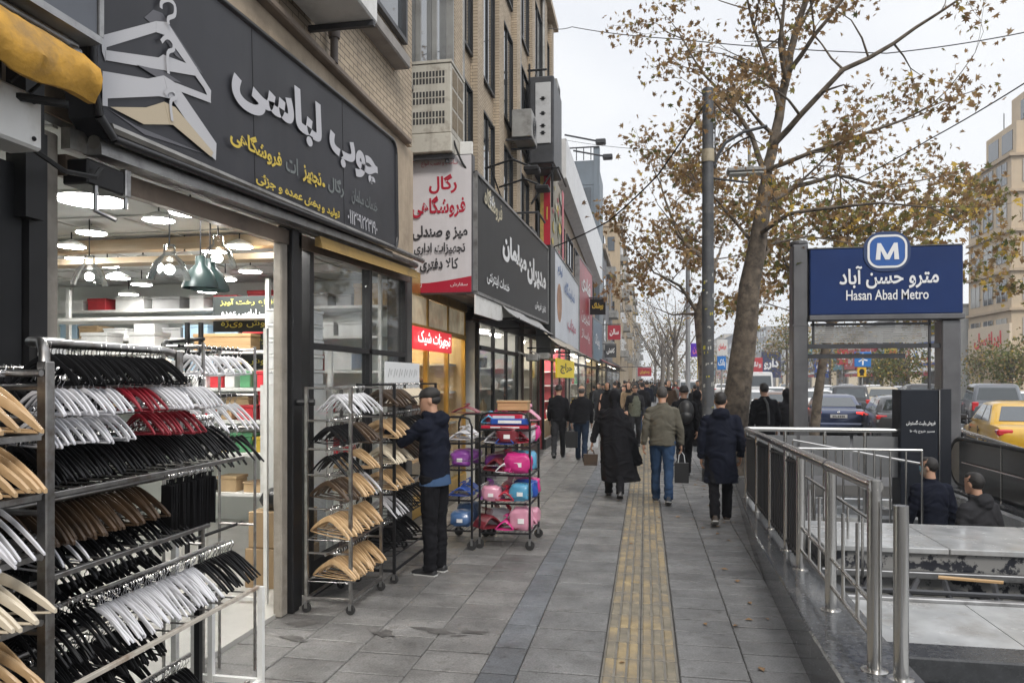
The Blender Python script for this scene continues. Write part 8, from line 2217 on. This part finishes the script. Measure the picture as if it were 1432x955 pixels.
# corner apartment block
AX, AY0, AY1 = 28.3, 64.0, 71.8
APW = mat('apartment_stone', (0.50, 0.40, 0.28), 0.75, var=0.08, vs=.8, streak=.25, dcol=(0.3, 0.23, 0.16))
t = thing('apartment_block', 'tall tan apartment block with stepped top floors at the right edge', 'building', (AX + 4, AY0 + 4, 0))
mb = MB(); mb.box((AX, AY0, 0), (AX + 16, AY1, 19.6)); mb.build('wall', APW, t)
mb = MB(); mb.box((AX + .8, AY0 + 1, 19.605), (AX + 15, AY1 - 1.5, 22.4)); mb.build('upper_floor', APW, t)
mb = MB(); mb.box((AX + 2.0, AY0 + 1.2, 22.405), (AX + 8, AY0 + 4.5, 25.2)); mb.build('roof_house', APW, t)
for z in (7.2, 10.3, 13.4, 16.5, 19.3):
    mb = MB(); mb.box((AX - .25, AY0 - .25, z), (AX + 16, AY1, z + .22)); mb.build('band', mat('band_stone', (0.42, 0.33, 0.23), 0.75, var=.1), t)
FR = mat('frame_pale', (0.45, 0.44, 0.42), 0.5)
for r_ in range(5):
    z = 4.9 + r_ * 3.1
    for k in range(3):
        y = AY0 + .7 + k * 2.4
        mb = MB(); mb.box((AX - .04, y, z), (AX + .05, y + 1.75, z + 1.75)); w_ = mb.build('window', WIN_GLASS if (r_ + k) % 3 else mat('curtain_window', (0.4, 0.4, 0.38), 0.2), t)
        mb = MB(); [mb.box((AX - .07, y + q, z), (AX - .041, y + q + .08, z + 1.75)) for q in (0, .83, 1.67)]; mb.build('frame', FR, w_)
    for k in range(4):
        x = AX + .8 + k * 3.4
        mb = MB(); mb.box((x, AY0 - .04, z), (x + 2, AY0 + .05, z + 1.75)); w_ = mb.build('window', WIN_GLASS, t)
        mb = MB(); [mb.box((x + q, AY0 - .07, z), (x + q + .08, AY0 - .041, z + 1.75)) for q in (0, .96, 1.92)]; mb.build('frame', FR, w_)
for k in range(2):
    mb = MB(); mb.box((AX + .76, AY0 + 1.6 + k * 2.4, 20.3), (AX + .82, AY0 + 3.4 + k * 2.4, 21.9)); mb.build('window', WIN_GLASS, t)
mb = MB(); [mb.box((AX + 2.6 + k * 1.6, AY0 + 1.16, 23.1), (AX + 3.6 + k * 1.6, AY0 + 1.22, 24.6)) for k in range(1)]; mb.box((AX + 1.96, AY0 + 1.7, 23.0), (AX + 2.02, AY0 + 2.9, 24.6)); mb.build('roof_window', WIN_GLASS, t)
mb = MB(); mb.tube([(AX + 3, AY0 + 2, 25.2), (AX + 3, AY0 + 2, 27.5)], .04, 5); mb.tube([(AX + 2.6, AY0 + 2, 27.2), (AX + 3.4, AY0 + 2, 27.2)], .03, 4); mb.tube([(AX + 1.2, AY0 + 4, 22.4), (AX + 1.2, AY0 + 4, 24)], .04, 5); mb.build('aerial', DARK_METAL, t)
Bb = Board((AX - .045, AY1, 4.9), (0, -1, 0), (0, 0, 1))
t2 = thing('facade_sign', 'pale shop sign with red and yellow writing on the tan apartment block', 'sign', (AX - .1, AY0 + 3, 3.6))
mb = MB(); mb.box((AX - .28, AY0 - .3, 3.4), (AX - .10, AY1 - .6, 6.2)); mb.build('panel', mat('sign_cream_panel', (0.60, 0.50, 0.38), 0.5), t2)
Bc = Board((AX - .285, AY1 - .6, 3.4), (0, -1, 0), (0, 0, 1)); Bc.text(t2, 'ایرانسل', 1.2, .9, 6.2, 2.3, mat('far_red', (0.6, 0.04, 0.04), .4), .05); Bc.text(t2, 'خرید و فروش', 2.0, .3, 5.5, .65, SBLK, .02)
# a run of low shops and blocks beyond
COLS = [(0.5, 0.5, 0.48), (0.44, 0.37, 0.28), (0.36, 0.36, 0.36), (0.55, 0.5, 0.42), (0.28, 0.29, 0.31), (0.5, 0.45, 0.38)]
SGN = [('blue', (0.02, 0.07, 0.30)), ('red', (0.48, 0.03, 0.04)), ('white', (0.62, 0.62, 0.6)), ('yellow', (0.6, 0.45, 0.05)), ('teal', (0.04, 0.22, 0.28)), ('navy', (0.02, 0.03, 0.10))]
WORDS = ['مبلمان', 'پوشاک', 'دارو', 'لوستر', 'کفش', 'بانک', 'ابزار', 'کیف', 'فرش', 'چای']
rr = random.Random(17)
def far_shop(k, x, y0, y1, h, col, upto=99):
    wm = mat('far_wall_%d' % k, col, 0.8, var=.12, vs=.4, streak=.3)
    wherep = ('just past the tan block', 'second past the tan block', 'third past the tan block', 'fourth past the tan block', 'behind the bushy trees', 'behind the metro sign', 'left of the metro sign column', 'behind the leaning trunk', 'seen right of the plane trunk', 'near the far bend', 'farther near the bend', 'at the far end of the road')[k]
    t = thing('street_building', '%s low street building %s' % (['white', 'tan', 'grey', 'cream', 'slate', 'sand'][k % 6], wherep), 'building', (x + 4, (y0 + y1) / 2, 0))
    mb = MB(); mb.box((x, y0, 0), (x + 14, y1, h)); mb.build('wall', wm, t)
    mb = MB(); mb.box((x - .2, y0 + .01, h + .003), (x + 14, y1 - .01, h + .35)); mb.build('parapet', GREY_METAL, t)
    n = max(2, int((y1 - y0) / 4))
    for i in range(n):
        y = y0 + (y1 - y0) * (i + .12) / n; wd = (y1 - y0) / n * .72
        mb = MB(); mb.box((x - .06, y, .2), (x + .05, y + wd, 2.9)); mb.build('shop_window', mat('far_shop_glass', (0.12, 0.11, 0.10), .15, emit=.0) if i % 2 else mat('far_shop_lit', (0.5, 0.42, 0.3), .3, emit=.5), t)
        z = 6.0
        while z + 1.8 < h:
            mb = MB(); mb.box((x - .05, y, z), (x + .05, y + wd * .8, z + 1.5)); mb.build('window', WIN_GLASS, t); z += 3.0
    ns = 2 if y1 - y0 > 9 else 1
    for i in range(ns):
        cn, c = SGN[(k * 2 + i * 3 + k // 3) % 6]
        ya, yb = y0 + (y1 - y0) * (i + .04) / ns, y0 + (y1 - y0) * (i + .96) / ns
        s = thing('facade_sign', '%s %s sign board on the %s building %s' % (('near', 'far')[i] if ns > 1 else 'long', cn, ['white', 'tan', 'grey', 'cream', 'slate', 'sand'][k % 6], wherep), 'sign', (x - .3, (ya + yb) / 2, 3))
        zt = min(h - .3, rr.uniform(4.6, 6.2))
        mb = MB(); mb.box((x - .5, ya, 3.1), (x - .08, yb, zt)); mb.build('panel', mat('far_sign_' + cn, c, .4, var=.15, vs=.5), s)
        Bf = Board((x - .503, yb, 3.1), (0, -1, 0), (0, 0, 1)); w = yb - ya
        Bf.text(s, WORDS[(k + i * 4) % 10], w * .2, .4, w * .8, zt - 3.5, WLET if cn not in ('white', 'yellow') else MATS['far_red'], .04)
        # the end of the board that faces this way
        Be = Board((x - .5, ya - .003, 3.1), (1, 0, 0), (0, 0, 1))
    if k % 2 == 0:
        a = thing('awning', 'sloping shop awning on the %s building %s' % (['white', 'tan', 'grey', 'cream', 'slate', 'sand'][k % 6], wherep), 'awning', (x - 1, y0 + 2, 2.6))
        mb = MB(); mb.hexa([(x - 2.4, y0, 2.45), (x - .06, y0, 3.0), (x - .06, y1, 3.0), (x - 2.4, y1, 2.45), (x - 2.4, y0, 2.55), (x - .06, y0, 3.08), (x - .06, y1, 3.08), (x - 2.4, y1, 2.55)]); mb.build('sheet', mat('awning_sheet', (0.42, 0.42, 0.40), .6, var=.15), a)
        mb = MB(); mb.box((x - 2.43, y0, 2.1), (x - 2.38, y1, 2.45)); mb.build('valance', MATS['far_sign_red'] if 'far_sign_red' in MATS else SRED, a)
        mb = MB(); [mb.tube([(x - 2.3, y, -.1), (x - 2.3, y, 2.45)], .05, 5) for y in (y0 + .3, y1 - .3)]; mb.build('post', GREY_METAL, a)
y = 72.2
for k, (ln, h) in enumerate(((9, 8.2), (10, 6.6), (12, 8.5), (12, 7.5), (14, 9.0), (16, 8.0), (18, 11), (20, 9.5), (26, 14), (30, 12), (40, 16), (60, 18))):
    far_shop(k, 27.6 + 0.3 * (k % 3), y + .03, y + ln - .03, h, COLS[k % 6]); y += ln
# blade signs over the far shops, facing this way
for k, (px, py0, py1, w, d, ci) in enumerate(((1010, 475, 497, 14, 95, 2), (1058, 500, 522, 16, 90, 1), (1078, 492, 528, 26, 110, 5), (1110, 505, 522, 18, 84, 2), (1128, 478, 500, 14, 100, 4), (1150, 498, 528, 22, 96, 0), (1178, 488, 510, 14, 92, 1), (1222, 492, 515, 20, 88, 0), (1246, 486, 500, 16, 80, 3), (1030, 515, 530, 22, 120, 4), (984, 500, 530, 18, 100, 3), (1350, 430, 455, 16, 76, 2))):
    cn, c = SGN[ci]; a, b = pd(px - w / 2, py1, d), pd(px + w / 2, py0, d)
    t = thing('hanging_sign', '%s projecting sign over the far shops, %s' % (cn, ('between the pole and the trunk', 'right of the trunk and low', 'tall one right of the trunk', 'low before the left sign column', 'high before the left sign column', 'wide one below the metro sign', 'narrow and left of the blue road sign', 'wide and right of the blue road sign', 'small one left of the billboard', 'low one behind the trunk', 'low one left of the pole', 'up on the tan block corner')[k]), 'sign', (a.x, a.y, a.z))
    mb = MB(); mb.box((a.x, a.y, a.z), (b.x, a.y + .3, b.z)); mb.build('panel', mat('far_sign_' + cn, c, .4, var=.15, vs=.5), t)
    B = Board((a.x, a.y - .01, a.z), (1, 0, 0), (0, 0, 1)); w_, h_ = b.x - a.x, b.z - a.z
    B.text(t, WORDS[k % 10], w_ * .12, h_ * .3, w_ * .88, h_ * .75, WLET if cn not in ('white', 'yellow') else MATS['far_red'], .05)
    mb = MB(); mb.tube([((a.x + b.x) / 2, a.y + .15, -.1), ((a.x + b.x) / 2, a.y + .15, a.z)], .08, 5); mb.build('post', GREY_METAL, t)
# air
mb = MB(); mb.box((-60, -12, -4), (70, 640, 42))
hz = link('haze', mb.data('haze', None or []))
hm = bpy.data.materials.new('haze'); hm.use_nodes = True
N, L = hm.node_tree.nodes, hm.node_tree.links
N.clear(); o_ = N.new('ShaderNodeOutputMaterial'); v = N.new('ShaderNodeVolumePrincipled')
v.inputs['Color'].default_value = (0.92, 0.95, 1, 1); v.inputs['Density'].default_value = 0.0012; v.inputs['Anisotropy'].default_value = 0.2
L.new(v.outputs[0], o_.inputs['Volume']); hz.data.materials.append(hm)
hz['kind'] = 'stuff'; hz['label'] = 'thin pale haze filling the far end of the street'; hz['category'] = 'haze'
